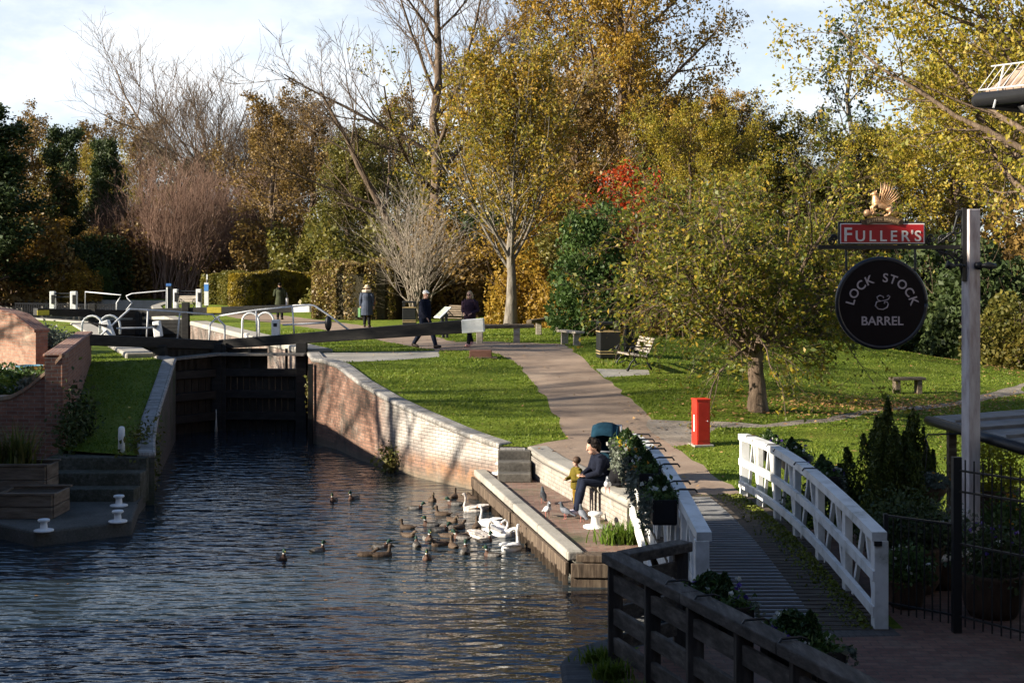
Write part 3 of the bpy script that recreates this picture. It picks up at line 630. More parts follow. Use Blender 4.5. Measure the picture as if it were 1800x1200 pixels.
# tall bare trees
def bare(seed, h, r, n1, l1, ang, lean=(0, 0), t0=.3, up=.09, den=1, rm=.014, wob=.11):
    return grow(seed, [trunk(h, r, 10, lean, .18, seed)], [dict(n=n1, t0=t0, ang=ang, angv=9, len=l1, rel=False, r=.5, wob=wob * .7, trop=up * .5, seg=8), dict(n=int(8 * den), t0=.2, ang=38, len=(.55, .25), r=.5, wob=wob, trop=up, seg=5, rmin=rm),
                dict(n=int(6 * den), t0=.2, ang=36, len=(.5, .3), r=.55, wob=wob, trop=up, seg=4, rmin=rm), dict(n=4, t0=.2, ang=32, len=(.55, .35), r=.6, wob=wob, trop=up, seg=3, rmin=rm * .7)])
deft('bare', 'bare_tree', bare(21, 15, .36, 13, (9.5, 3), 48), BK_BROWN, None)
deft('leaning', 'leaning_tree', bare(23, 17, .4, 10, (8, 3), 42, (-9, 0), .35), BK_BROWN, None)
deft('willow', 'bare_tree', bare(25, 8, .7, 24, (13.5, 11), 42, (0, 0), .4, .13, 1.65, .02), BK_TAN, None)
# big leafy trees
def leafy(seed, h, r, n1, l1, ang, leaf, lean=(0, 0), t0=.25, up=.05, den=1, bias=None):
    d1 = dict(n=n1, t0=t0, ang=ang, angv=9, len=l1, rel=False, r=.45, wob=.09, trop=up, seg=8)
    if bias: d1['bias'] = bias
    return grow(seed, [trunk(h, r, 10, lean, .2, seed)], [d1, dict(n=int(9 * den), t0=.15, ang=42, len=(.5, .28), r=.5, wob=.14, trop=.03, seg=5, rmin=.012), dict(n=int(7 * den), t0=.15, ang=42, len=(.5, .35), r=.55, wob=.18, trop=0, seg=3, rmin=.009)], leaf)
deft('oak', 'golden_tree', leafy(31, 20, .55, 26, (9.5, 4.5), 55, dict(n=34, size=.17, spread=.17, levels=1, keep=.9), t0=.14), BK_BROWN, LF_GOLD)
deft('maple', 'yellow_maple_tree', leafy(33, 13, .4, 22, (9.0, 4.0), 58, dict(n=34, size=.14, spread=.15, levels=1)), BK_BROWN, LF_YEL)
deft('brownish', 'autumn_tree', leafy(35, 13, .32, 16, (5.5, 2.2), 40, dict(n=20, size=.17, spread=.17, levels=1, keep=.85), den=.95), BK_BROWN, LF_BROWN)
deft('olive', 'olive_leaved_tree', leafy(37, 9, .25, 16, (4.5, 1.8), 42, dict(n=20, size=.155, spread=.16, levels=1), den=.9), BK_BROWN, LF_OLIVE)
deft('ivied', 'ivy_clad_tree', leafy(39, 14, .4, 26, (2.6, 1.2), 65, dict(n=22, size=.24, spread=.28, levels=2), t0=.05, den=.8), BK_BROWN, LF_IVY)
deft('sparse', 'thin_tree', leafy(41, 15, .25, 16, (4.5, 1.5), 35, dict(n=4, size=.2, spread=.2, levels=1, keep=.7), den=.9), BK_GREY, LF_IVY)
deft('orange', 'orange_maple_tree', leafy(43, 6, .16, 14, (3.2, 1.4), 50, dict(n=15, size=.15, spread=.15, levels=1), t0=.15, den=.8), BK_BROWN, LF_ORANGE)
deft('scarlet', 'scarlet_leaved_tree', leafy(45, 6.5, .12, 11, (2.2, 1.0), 42, dict(n=8, size=.15, spread=.2, levels=1), t0=.2, den=.8), BK_BROWN, LF_RED)
# multi-stemmed bare shrubs
def shrub(seed, n, h, spread, r, den=1, ang=24, l=(.5, .2)):
    g = random.Random(seed); tr = []; wide = 2.6 if seed == 51 else 1
    for i in range(n):
        a = g.uniform(0, 6.28); q = spread * g.uniform(.15, 1); hh = h * g.uniform(.65, 1)
        tr.append(trunk(hh, r * g.uniform(.6, 1.1), 7, (math.cos(a) * q, math.sin(a) * q), .12, seed * 50 + i, (g.uniform(-.4, .4) * spread * .3 * wide, g.uniform(-.4, .4) * spread * .3 * wide), .2))
    return grow(seed, tr, [dict(n=int(9 * den), t0=.15, ang=ang, len=l, r=.5, wob=.09, trop=.06, seg=4, rmin=.012), dict(n=int(6 * den), t0=.15, ang=28, len=(.5, .3), r=.6, wob=.12, trop=.05, seg=3, rmin=.009)], None, (6, 4, 3))
deft('redshrub', 'bare_shrub', shrub(51, 70, 8.5, 3.6, .05, 1.1), BK_RED, None)
deft('paleshrub', 'pale_twiggy_shrub', shrub(53, 16, 7.5, 2.6, .055, 1.0, 34), BK_PALE, None)
# rounded bushes and hedges
def bush(seed, rx, ry, h, n, size, power=2.4, stems=10, flat=0, lump=.16):
    g = np.random.default_rng(seed); d = nrm(g.normal(0, 1, (n, 3))); d[:, 2] = np.abs(d[:, 2]) * (1 if not flat else 1)
    q = (np.abs(d) ** power).sum(1) ** (1 / power); rr = (1 - np.abs(g.normal(0, .14, n)))
    lum = 1 + lump * (np.sin(d[:, 0] * 5 + seed) * np.cos(d[:, 1] * 4.3 + seed * 2) + .6 * np.sin(d[:, 2] * 7 + d[:, 0] * 6)) * (0 if flat else 1)
    low = np.where(g.random(n) < .25, g.random(n), 1)
    c = d / q[:, None] * rr[:, None] * lum[:, None] * np.array([rx, ry, h]); c[:, 2] *= low
    tr = [trunk(h * g.uniform(.6, .9), .035 * h / 2.5, 5, (g.uniform(-.8, .8) * rx, g.uniform(-.8, .8) * ry), .05, seed * 9 + i, (g.uniform(-.2, .2) * rx, g.uniform(-.2, .2) * ry)) for i in range(stems)]
    wood, _ = grow(seed, tr, [dict(n=8, t0=.15, ang=40, len=(.5, .3), r=.5, seg=3, rmin=.012, wob=.2)], None, (4, 3))
    return wood, leaf_quads(c, size, g, .1, .7)
def lumpy(seed, lumps, n, size, h):                   # a shrub of several merging clumps
    g = np.random.default_rng(seed); cs_ = []
    for (x, y, z, r) in lumps:
        m = int(n * r ** 2 / sum(l[3] ** 2 for l in lumps)); d = nrm(g.normal(0, 1, (m, 3))); k = 1 + .15 * np.sin(d[:, 0] * 6 + x * 9) * np.cos(d[:, 1] * 5 + z * 7); cs_.append(np.array([x, y, z]) + d * (r * k * (1 - np.abs(g.normal(0, .16, m))))[:, None])
    c = np.concatenate(cs_); c = c[c[:, 2] > .02]
    wood, _ = grow(seed, [trunk(h * .8, .06, 6, (g.uniform(-.7, .7), g.uniform(-.7, .7)), .06, seed + i) for i in range(7)], [dict(n=8, t0=.15, ang=40, len=(.4, .25), r=.5, seg=3, rmin=.012, wob=.2)], None, (5, 3))
    return wood, leaf_quads(c, size, g, .2, .6)
deft('laurel', 'laurel_bush', lumpy(61, [(0, 0, .9, 1.2), (-.6, .1, 1.9, 1.0), (.55, 0, 2.1, 1.05), (-.15, .1, 3.1, 1.1), (.35, 0, 3.8, .85), (-.5, 0, 3.7, .7), (.8, .1, 1.0, .9), (-.9, 0, .8, .9)], 11000, .15, 4.2), BK_BROWN, LF_GREEN)
deft('roundbush', 'round_bush', bush(63, 2.0, 2.0, 2.3, 8000, .15), BK_BROWN, LF_OLIVE)
deft('darkbush', 'dark_evergreen_bush', bush(65, 3.0, 2.6, 4.6, 11000, .22), BK_BROWN, LF_IVY)
deft('brownbush', 'brown_leaved_bush', bush(67, 3.2, 2.6, 4.2, 10000, .2, lump=.25), BK_BROWN, LF_BROWN)
deft('orangebush', 'orange_leaved_bush', bush(69, 1.8, 1.6, 2.6, 6500, .16, lump=.28), BK_BROWN, LF_ORANGE)
deft('olivebush', 'olive_leaved_bush', bush(70, 2.6, 2.2, 3.6, 9500, .18, lump=.25), BK_BROWN, LF_OLIVE)

tree('apple', at(1333, 31.3), 'small spreading tree with green and yellow leaves standing alone on the right lawn', scale=(1.1, 1.05, 1.0), rz=.0)
tree('lime', at(897, 53), 'slender upright tree with yellow green leaves beside the path, behind the log rail', scale=(1.08, 1.0, .96))
tree('bare', at(765, 76), 'tall bare tree with dark spreading limbs against the sky, left of the golden tree', scale=1.25, rz=1.0)
tree('leaning', at(770, 70), 'bare tree leaning far to the left below the tallest bare tree', scale=.66, rz=.1)
tree('oak', at(1092, 72), 'largest golden brown tree with a dark trunk, towering over the middle of the park', scale=(1.0, .9, 1.05), rz=.7)
tree('oak', at(1260, 88), 'golden brown tree right of and behind the largest golden tree', scale=(.62, .7, .6), rz=3)
tree('maple', at(1840, 45), 'big yellow maple leaning in from the right edge, behind the pub roof corner', scale=(1.0, 1.0, 1.1), rz=.4)
tree('maple', at(1680, 64), 'yellow green maple behind the hanging pub sign', scale=(.85, .85, .8), rz=2.5)
tree('sparse', at(1492, 70), 'thin dark tree with few leaves rising in the gap of sky', scale=(1, 1, 1.0))
tree('bare', at(1395, 92), 'bare grey tree under the gap of sky right of the golden tree', scale=(.75, .8, .66), rz=2.2)
tree('brownish', at(1015, 66), 'smaller brown leaved tree between the slender tree and the laurel', scale=(.9, .9, .8), rz=2.2)
tree('maple', at(1215, 63), 'smaller yellow green tree behind the lone lawn tree', scale=(.6, .55, .62), rz=4.1)
tree('scarlet', at(1110, 48), 'small scarlet leaved tree behind the green laurel', scale=(.9, .8, .80))
tree('laurel', at(1044, 45.5), 'tall glossy green laurel bush behind the litter bin', 'bush', scale=(.92, .9, .96))
tree('paleshrub', at(735, 60), 'pale bare shrub of many thin stems rising behind the clipped hedge', 'shrub', scale=(1, .8, .74))
tree('willow', at(425, 112), 'huge bare willow with a fan of tan twigs, tallest on the left', scale=(1.0, .9, .80), rz=.3)
tree('redshrub', at(232, 100), 'reddish bare thicket at the left, next to the ivy clad trees', 'shrub', scale=(.9, .9, .8), rz=4)
tree('redshrub', at(305, 97), 'reddish bare thicket of upright stems behind the blue and white post', 'shrub', scale=(1.15, .9, 1.05))
tree('redshrub', at(425, 103), 'reddish brown bare thicket left of the olive tree', 'shrub', scale=(1.0, .9, 1.0), rz=2)
tree('brownish', at(478, 92), 'brown leaved tree between the bare willow and the yellow green tree', scale=(.95, .9, .95))
tree('brownish', at(548, 100), 'taller brown leaved tree left of the bare leaning tree', scale=(1.0, .9, .98), rz=2)
tree('olive', at(610, 84), 'yellow green tree behind the clipped hedge, left of the pale shrub', scale=(1, .9, .95))
tree('ivied', at(110, 98), 'dark ivy clad tree near the left edge, left one of the pair', scale=(.7, .7, .82))
tree('ivied', at(185, 101), 'dark ivy clad tree near the left edge, right one of the pair', scale=(.62, .7, .78), rz=2)
tree('ivied', at(-25, 88), 'very dark evergreen tree at the left edge of the view', scale=(1.25, 1.3, .86), rz=4)
tree('brownish', at(60, 112), 'brown leaved tree behind the dark tree at the left edge', scale=1.0, rz=5)
tree('brownish', at(165, 118), 'brown leaved tree behind the ivy clad pair', scale=(1.1, 1, 1.0), rz=1)
tree('brownish', at(20, 97), 'bronze leaved tree in front of the darkest evergreen at the left edge', scale=(1.1, 1, .82), rz=3)
tree('maple', at(140, 108), 'yellow green tree between the ivy clad pair', scale=(.7, .7, .7), rz=5)
tree('orange', at(75, 94), 'low golden tree in front of the dark left evergreens', scale=(1.1, 1, .85))
tree('orange', at(940, 60), 'orange maple behind the trunk of the slender tree', scale=(1.0, .9, .9), rz=1)
tree('orange', at(1010, 66), 'orange maple left of the laurel bush', scale=(1.1, 1, 1.1), rz=3)
tree('maple', at(960, 78), 'broad yellow green maple behind the slender upright tree', scale=(.75, .7, .72), rz=1.2)
BG = [('olive', 640, 104, 1.2), ('brownish', 700, 112, 1.1), ('olive', 760, 92, 1.0), ('brownish', 830, 104, 1.2), ('olive', 1180, 84, 1.2), ('brownish', 1290, 76, .8), ('olive', 1370, 72, 1.0), ('maple', 1450, 98, .6),
      ('olive', 1500, 66, .95), ('brownish', 1580, 92, .8), ('olive', 1700, 80, 1.1), ('brownish', 1780, 72, 1.0), ('brownish', 250, 128, 1.1), ('olive', 340, 125, 1.2), ('brownish', 470, 130, 1.0), ('oak', 1160, 104, .7), ('bare', 880, 92, 1.15), ('bare', 1000, 96, 1.1)]
KIND = {'olive': 'olive leaved tree', 'brownish': 'brown leaved tree', 'maple': 'yellow green maple', 'oak': 'golden brown tree', 'bare': 'bare tree'}
WHERE = ['above the left end of the clipped hedge', 'between the pale shrub and the leaning bare tree', 'low behind the pale bare shrub', 'far back left of the slender tree', 'in the wood behind the scarlet tree',
         'low in the wood above the lone lawn tree', 'behind the right half of the lone lawn tree', 'far back under the thin dark tree', 'just left of the round pub sign', 'far back between the thin dark tree and the sign',
         'in the wood behind the sign post', 'low in the wood at the right edge', 'far back between ivy trees and willow', 'far back behind the bare willow trunk', 'far back behind the brown thicket', 'far back through the golden tree crown',
         'beside the golden tree, its twigs reaching the top of the picture', 'through the crown of the golden tree, its twigs at the top']
for i, (k, px, y, s) in enumerate(BG): tree(k, at(px, y), KIND[k] + ' ' + WHERE[i], rz=i * 1.3, scale=(s * 1.1, s, s), group='trees of the far wood')
BU = [('brownbush', 20, 92, 1.3, 'brown bush at the far left end of the upper canal'), ('darkbush', 165, 95, .9, 'dark bush under the ivy clad trees'), ('orangebush', 140, 91, .8, 'small orange bush beside the dark bush on the far bank'), ('brownbush', 90, 96, 1.1, 'brown bush under the left ivy clad tree'),
      ('laurel', 178, 92.5, .5, 'small green bush left of the red thicket'), ('brownbush', 235, 99, 1.2, 'brown bush left of the red thicket on the far bank'), ('brownbush', 500, 95, 1.2, 'brown bush above the yellow hedge'), ('olivebush', 545, 90, 1.3, 'olive bush above the yellow hedge'),
      ('olivebush', 640, 74, 1.2, 'olive bush behind the clipped hedge'), ('olivebush', 700, 84, 1.3, 'olive bush behind the pale bare shrub'), ('brownbush', 800, 66, 1.0, 'brown bush left of the slender tree'), ('darkbush', 860, 72, 1.0, 'dark bush behind the slender tree'),
      ('orangebush', 925, 55.5, .95, 'orange bush just right of the slender tree trunk'), ('olivebush', 975, 57, .9, 'olive bush behind the low plank bench'), ('orangebush', 1000, 53, .7, 'yellow orange bush left of the laurel'), ('darkbush', 1085, 54, .8, 'dark bush right of the laurel'),
      ('brownbush', 1120, 47, .75, 'brown bush behind the park bench'), ('darkbush', 1200, 52, .9, 'dark bush behind the low branches of the lone tree'), ('olivebush', 1280, 55, 1.1, 'olive bush behind the lone tree trunk'), ('darkbush', 1370, 58, 1.0, 'dark bush right of the lone tree trunk'),
      ('olivebush', 1450, 60, 1.3, 'olive bush behind the round pub sign'), ('brownbush', 1540, 58, 1.1, 'brown bush under the round pub sign'), ('darkbush', 1640, 56, 1.0, 'dark bush left of the sign post'), ('darkbush', 1735, 52, .9, 'dark bush right of the sign post'),
      ('roundbush', 1795, 47, .95, 'rounded clipped bush at the right edge'), ('olivebush', 1700, 64, 1.4, 'olive bush behind the sign post'), ('olivebush', 300, 108, 1.5, 'olive bush behind the red thicket'), ('brownbush', 370, 110, 1.5, 'brown bush at the foot of the bare willow'), ('olivebush', 440, 112, 1.5, 'olive bush right of the bare willow trunk'), ('darkbush', 60, 104, 1.2, 'dark bush behind the golden tree at the far left'),
      ('brownbush', 1830, 58, 1.2, 'brown bush at the right edge behind the clipped one')]
for i, (k, px, y, s, lab) in enumerate(BU): tree(k, at(px, y), lab, 'bush', rz=i * .9, scale=s, group='bushes under the trees')
for i in range(16):
    tree('darkbush' if i % 2 else 'olivebush', at(-60 + i * 128, 128 + (i * 7) % 13), 'low bush glimpsed between the trunks at the very back of the wood', 'bush', rz=i * 1.7, scale=(1.9, 1.4, 1.3), group='bushes at the back of the wood')
# clipped hedges
def hedge(name, lab, pts, th, h, n, lm, seed, size=.12):
    g = np.random.default_rng(seed); p = np.array(resample(pts, .5)); k = len(p)
    t = thing(name, lab, 'hedge', (p[0][0], p[0][1], float(zg(*p[0]))), world=True)
    d = np.gradient(p, axis=0); d = d / np.linalg.norm(d, axis=1)[:, None]; nrml = np.column_stack([-d[:, 1], d[:, 0]])
    zb = zg(p[:, 0], p[:, 1]); hh = h * (1 + .05 * np.sin(np.arange(k) * .7 + seed))
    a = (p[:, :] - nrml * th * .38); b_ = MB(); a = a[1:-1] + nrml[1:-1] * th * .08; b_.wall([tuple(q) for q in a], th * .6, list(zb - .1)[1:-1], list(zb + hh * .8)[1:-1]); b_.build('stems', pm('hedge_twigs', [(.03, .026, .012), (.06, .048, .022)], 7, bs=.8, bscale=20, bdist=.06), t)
    f = g.random(n) * (k - 1.001); i = f.astype(int); fr = (f - i)[:, None]; c = p[i] * (1 - fr) + p[i + 1] * fr; nn = nrml[i]
    u = g.random(n); side = np.where(u < .36, -1, np.where(u < .72, 1, 0)); v = g.random(n)
    off = np.where(side == 0, g.uniform(-1, 1, n), side * (1 - np.abs(g.normal(0, .1, n)))) ; zz = np.where(side == 0, 1 - np.abs(g.normal(0, .04, n)), v)
    off = off * np.where(zz > .8, 1 - (zz - .8) * 1.6, 1) * (1 + .06 * np.sin(f * 2.1) )
    xy = c + nn * (off * th * .5)[:, None]; z = zb[i] + zz * hh[i]
    m = n // 6; e = np.where(g.random(m) < .5, 0, k - 1); sgn = np.where(e == 0, -1, 1)[:, None]; oo = g.uniform(-1, 1, m); vv = g.random(m); rnd = np.sqrt(np.maximum(0, 1 - oo ** 2)) * th * .42 * (1 - .5 * np.maximum(0, vv - .7)); xe = p[e] + nrml[e] * (oo * th * .5)[:, None] + d[e] * sgn * (rnd - np.abs(g.normal(0, .06, m)))[:, None]; xy = np.concatenate([xy, xe]); z = np.concatenate([z, zb[e] + vv * hh[e] * (1 - .04 * oo ** 2)])
    V, Q = leaf_quads(np.column_stack([xy, z]), size, g, .1, .7)
    o = link('foliage', np_mesh('hedge_foliage', V, Q, lm), t); return t
h0 = lambda px, y: tuple(at(px, y)[:2])
hedge('hedge', 'large clipped brown hedge with a rounded end beside the man in the cap', [h0(588, 63), h0(622, 62), h0(665, 62), h0(708, 64), h0(742, 69), h0(768, 77)], 2.2, 2.65, 46000, LF_HEDGE, 3)
hedge('hedge', 'yellow and brown hedge behind the person standing at the upper gate', [h0(424, 80), h0(470, 82), h0(520, 84), h0(562, 84)], 1.6, 2.0, 26000, LF_HEDGEY, 4, .14)
hedge('hedge', 'green hedge left of the yellow hedge, right of the blue sign post', [h0(372, 84), h0(400, 84), h0(421, 82)], 1.6, 1.95, 12000, LF_OLIVE, 5, .14)
hedge('hedge', 'dark hedge at the foot of the right wood', [h0(1240, 60), h0(1400, 57), h0(1560, 55), h0(1700, 54)], 1.6, 1.9, 26000, LF_OLIVE, 6, .15)
tree('bare', (-25, 35.5, 2.2), 'bare tree in the garden left of the view, striping the wing wall with shade', scale=.95, rz=.5)
tree('bare', (-31, 31.5, 2.2), 'second bare tree in the garden left of the view', scale=1.0, rz=2.5)
tree('bare', (-27.5, 24.0, 1.2), 'bare tree behind the low left house, striping the path with shade', scale=.92, rz=1.5)
tree('paleshrub', (-19.5, 38.5, 2.2), 'bare shrub beyond the left garden wall, out of the view', 'shrub', scale=.6)
tree('brownish', (-13, 33.5, 1.9), 'brown tree beyond the left garden, out of the view', scale=.01) if 0 else None

# ---------------------------------------------------------------- grass blades and fallen leaves
g = np.random.default_rng(2)
def scatter(n, x0, x1, y0, y1, avoid, dens=None):
    x = g.uniform(x0, x1, n); y = y0 + (y1 - y0) * g.random(n) ** 1.25; k = np.ones(n, bool)
    for a in avoid: k &= ~inpoly(x, y, a)
    k &= np.abs(x) / y < .41
    return x[k], y[k]
SOIL = [(-9.0, 26.5), (-11.4, 36.4), (-14, 36.4), (-14, 26.5)]; UNDER = [(2, 20), (9, 20.7), (9, 13), (2, 13)]
x, y = scatter(230000, -11.5, 16, 20.5, 52, (LOWER, UPPER, PATH, GRAVEL, SLAB, LOCKSIDE, PAVING, SOIL))
N = len(x); z = zg(x, y); hgt = g.uniform(.018, .05, N) * (1 + .5 * np.sin(x * 1.7) * np.cos(y * 1.3)); a = g.random(N) * 6.28; wd = .007 + .0003 * y
dx, dy = np.cos(a) * wd, np.sin(a) * wd; lx, ly = g.normal(0, .025, N), g.normal(0, .025, N)
V = np.stack([np.column_stack([x - dx, y - dy, z]), np.column_stack([x + dx, y + dy, z]), np.column_stack([x + lx, y + ly, z + hgt])], 1).reshape(-1, 3)
LF_GRASS = leafm('grass_blades', [(.065, .105, .010), (.115, .17, .014), (.17, .225, .022), (.27, .255, .055)], .42, .4, .8, .55)
tag(link('grass', np_mesh('grass', V, np.arange(3 * N).reshape(-1, 3), LF_GRASS)), 'short grass blades on the lawns', kind='stuff')
x, y = scatter(5200, 3, 18, 24, 50, (LOWER, PAVING)); xl, yl = scatter(2600, -5, 6, 22, 45, (LOWER, PAVING)); x2 = g.normal(9.0, 2.6, 2600); y2 = 32.6 + (x2 - 7) * .55 + g.normal(0, 1.0, 2600); x3 = g.normal(19, 2.2, 2600); y3 = g.normal(47, 3.5, 2600)
k = g.random(len(x)) < .16; kk = g.random(len(xl)) < .10; x = np.concatenate([x[k], x2, x3, xl[kk]]); y = np.concatenate([y[k], y2, y3, yl[kk]])
V, Q = leaf_quads(np.column_stack([x, y, zg(x, y) + .045]), .085, g, 0, .7); V = V.reshape(-1, 4, 3); V[:, :, 2] = V[:, :1, 2] * 0 + (zg(x, y) + .045)[:, None] + (V[:, :, 2] - (zg(x, y) + .045)[:, None]) * .35
tag(link('fallen_leaves', np_mesh('fallen_leaves', V.reshape(-1, 3), Q, leafm('fallen_leaf', [(.12, .055, .025), (.26, .13, .05), (.36, .22, .09), (.3, .2, .05)], .15))), 'brown fallen leaves on the right lawn', kind='stuff')

N = 260; x = g.uniform(-8, 2, N); y = 12 + 26 * g.random(N) ** 1.3; k = inpoly(x, y, LOWER) & ~inpoly(x, y, [QE0, QE1, (2.4, 19.8), SEAT1, SEAT0]) & ~inpoly(x, y, [(-6.5, 23.5), (-7.9, 22.5), (-11, 25), (-11, 28), (-6.9, 27)]); x, y = x[k], y[k]
V, Q = leaf_quads(np.column_stack([x, y, np.full(len(x), .006)]), .07, g, 0, .7); V[:, 2] = .006 + (V[:, 2] - .006) * .03
tag(link('floating_leaves', np_mesh('floating_leaves', V, Q, MATS['fallen_leaf'])), 'fallen leaves floating on the canal', kind='stuff')

# ---------------------------------------------------------------- lock gates
BLK = pm('black_gate_timber', [(.006, .006, .006), (.014, .013, .012), (.03, .027, .023)], 3, rough=.6, stretch=(1, 1, 4), bs=.5, bscale=18)
WET = pm('slimy_gate_planks', [(.004, .004, .003), (.012, .011, .009), (.03, .026, .02)], 3, rough=.55, stretch=(3, 3, .8), bs=.6, bscale=16)
WHT = pm('chalky_white_paint', [(.55, .55, .53), (.72, .72, .70), (.8, .8, .78)], 5, (.3, .5, .7), rough=.55, bs=.15)
GREYP = pm('galvanised_tube', [(.42, .43, .44), (.58, .59, .6), (.7, .7, .7)], 6, rough=.45, bs=.1)
IRON = plain('black_iron', (.012, .012, .013), .45, .4)
YEL = plain('yellow_notice', (.45, .36, .04), .6)
M_DECKB = pm('grey_walkway_plank', [(.10, .09, .075), (.19, .17, .145), (.28, .26, .22)], 3, rough=.85, stretch=(.6, 6, 6), bs=.5, bscale=20)
ML = (-8.35, 38.85)                                      # where the lower gates meet
MU = (-16.3, 59.5)
def gate(label, A, B, z0, ztop, beam, end, nb=14):
    t = thing('lock_gate', label, 'lock gate', (*A, 0), world=True)
    a, c = Vector((*A, 0)), Vector((*B, 0)); d = (c - a).normalized(); L = (c - a).length; n = Vector((d.y, -d.x, 0))
    if n.y > 0: n = -n
    b = MB()
    for i in range(nb):
        x0, x1 = L * i / nb + .008, L * (i + 1) / nb - .008; m = a + d * (x0 + x1) / 2
        b.bar(m + Vector((0, 0, z0)), m + Vector((0, 0, ztop + .0)), .08, x1 - x0, up=d)
    b.build('gate_panel', WET, t)
    for i, z in enumerate(np.linspace(z0 + .7, ztop - .1, 5)):
        MB().bar(a + n * .13 + d * .25 + Vector((0, 0, z)), c + n * .13 - d * .25 + Vector((0, 0, z)), .17, .22).build('rail', BLK, t, bevel=.012)
    MB().bar(a + d * .13 + n * .1 + Vector((0, 0, z0)), a + d * .13 + n * .1 + Vector((0, 0, beam[0].z + .05)), .28, .27).build('mitre_post', BLK, t, bevel=.015)
    MB().bar(c - d * .14 + n * .1 + Vector((0, 0, z0)), c - d * .14 + n * .1 + Vector((0, 0, ztop + .75)), .3, .3).build('heel_post', BLK, t, bevel=.015)
    p, q, h0_, h1_ = beam
    e = q + (p - q).normalized() * end if end else q
    bm = MB().bar(p, e, .3, h0_, w2=.36, h2=h1_).build('balance_beam', BLK, t, bevel=.02)
    if end: MB().bar(e, q, .364, h1_ + .004, w2=.364, h2=h1_ + .01).build('beam_end', WHT, t, bevel=.015)
    return t, a, d, n, L
g1, a, d, n, L = gate('right lower lock gate, black with a long sloping balance beam ending in white', ML, HR, -1.5, 1.75, (PL(386, 605, ML, HR), PL(851, 571, ML, HR), .26, .37), .62)
MB().bar(PL(384, 621, ML, HR) + n * .3, PL(541, 621.5, ML, HR) + n * .3, .5, .06).build('walkway', M_DECKB, g1)
b = MB(); [b.bar(PL(px, 650, ML, HR) + n * .02, PL(px, 612, ML, HR) + n * .02, .05, .21, up=d) for px in range(392, 470, 12)]; b.build('upper_boards', WET, g1)
for px in (440, 505): MB().bar(PL(px, 648, ML, HR) + n * .1, PL(px, 612, ML, HR) + n * .1, .07, .07).build('upright', IRON, g1)
q = lambda *p: [PL(px, py, ML, HR) for px, py in p]
b = MB().tube(q((386, 555), (450, 545), (541, 536), (552, 537), (575, 552), (619, 584)), .028, 6); b.tube(q((450, 545), (452, 592)), .026, 6); b.tube(q((514, 540), (517, 588)), .026, 6)
b.tube(q((381, 556), (386, 563), (395, 572), (395, 601)), .03, 6); b.tube(q((386, 555), (380, 562)), .03, 6); b.tube(q((497, 571), (575, 567)), .03, 6); b.build('handrail', GREYP, g1, smooth=True)
pp = PL(485, 588, ML, HR); b = MB().bar(pp + Vector((0, 0, -.1)), pp + Vector((0, 0, .42)), .22, .25); b.build('paddle_post', WHT, g1, bevel=.02)
MB().box(pp + Vector((0, -.12, .28)), (.1, .03, .1)).build('spindle', IRON, g1)
pw = PL(577, 568, ML, HR); MB().ball(pw, (.1, .12, .22)).build('counterweight', IRON, g1, smooth=True)
g2, a, d, n, L = gate('left lower lock gate, black, its balance beam running behind the brick garden wall', ML, HL, -1.5, 1.75, (PL(382, 606, ML, HL), PL(149, 597, ML, HL), .26, .3), 0, 9)
b = MB(); [b.bar(PL(px, 652, ML, HL) + n * .02, PL(px, 610, ML, HL) + n * .02, .05, .34, up=d) for px in range(292, 384, 11)]; b.build('upper_boards', WET, g2)
MB().bar(PL(383, 620, ML, HL) + n * .3, PL(268, 632, ML, HL) + n * .3, .42, .06).build('walkway', M_DECKB, g2)
q = lambda *p: [PL(px, py, ML, HL) for px, py in p]
b = MB().tube(q((172, 594), (228, 543), (300, 547), (374, 553)), .026, 6); b.tube(q((260, 544), (258, 593)), .024, 6); b.tube(q((316, 548), (312, 595)), .024, 6); b.tube(q((374, 553), (379, 560), (369, 570), (368, 598)), .027, 6); b.tube(q((205, 577), (260, 576), (275, 575)), .026, 6)
b.build('handrail', GREYP, g2, smooth=True)
for px, lean in ((194, -.14), (279, -.06)):
    pp = PL(px, 592, ML, HL); b = MB().bar(pp, pp + Vector((lean, 0, .43)), .2, .26, w2=.2, h2=.2); b.build('paddle_post', WHT, g2, bevel=.025); MB().box(pp + Vector((lean * .7, -.12, .3)), (.07, .04, .07)).build('spindle', IRON, g2)
    MB().bar(pp + Vector((-.1, -.1, .3)), pp + Vector((-.42, -.1, .36)), .03, .05).build('rack_bar', IRON, g2)
MB().tube([Vector((*ML, 0)) + Vector((0, -.32, z)) for z in (.62, .4, .2, 0)], [.012, .02, .03, .05], 6).build('water_trickle', plain('falling_water', (.6, .6, .55), .2), g2, smooth=True)
g3, a, d, n, L = gate('right upper lock gate, its black balance beam ending in white before a standing person', MU, UR, .9, 2.35, (PL(242, 550, MU, UR), PL(546, 541.5, MU, UR), .34, .33), .75, 9)
MB().box(PL(378, 544.5, MU, UR) + Vector((0, -.19, 0)), (.62, .02, .25)).build('notice', YEL, g3)
g4, a, d, n, L = gate('left upper lock gate, its black balance beam with a yellow notice near the left edge', MU, UL, .9, 2.35, (PL(238, 552, MU, UL), PL(62, 548, MU, UL), .34, .3), 0, 8)
MB().box(PL(76, 549, MU, UL) + Vector((.1, -.3, 0)), (.5, .03, .2), R(42)).build('notice', YEL, g4)
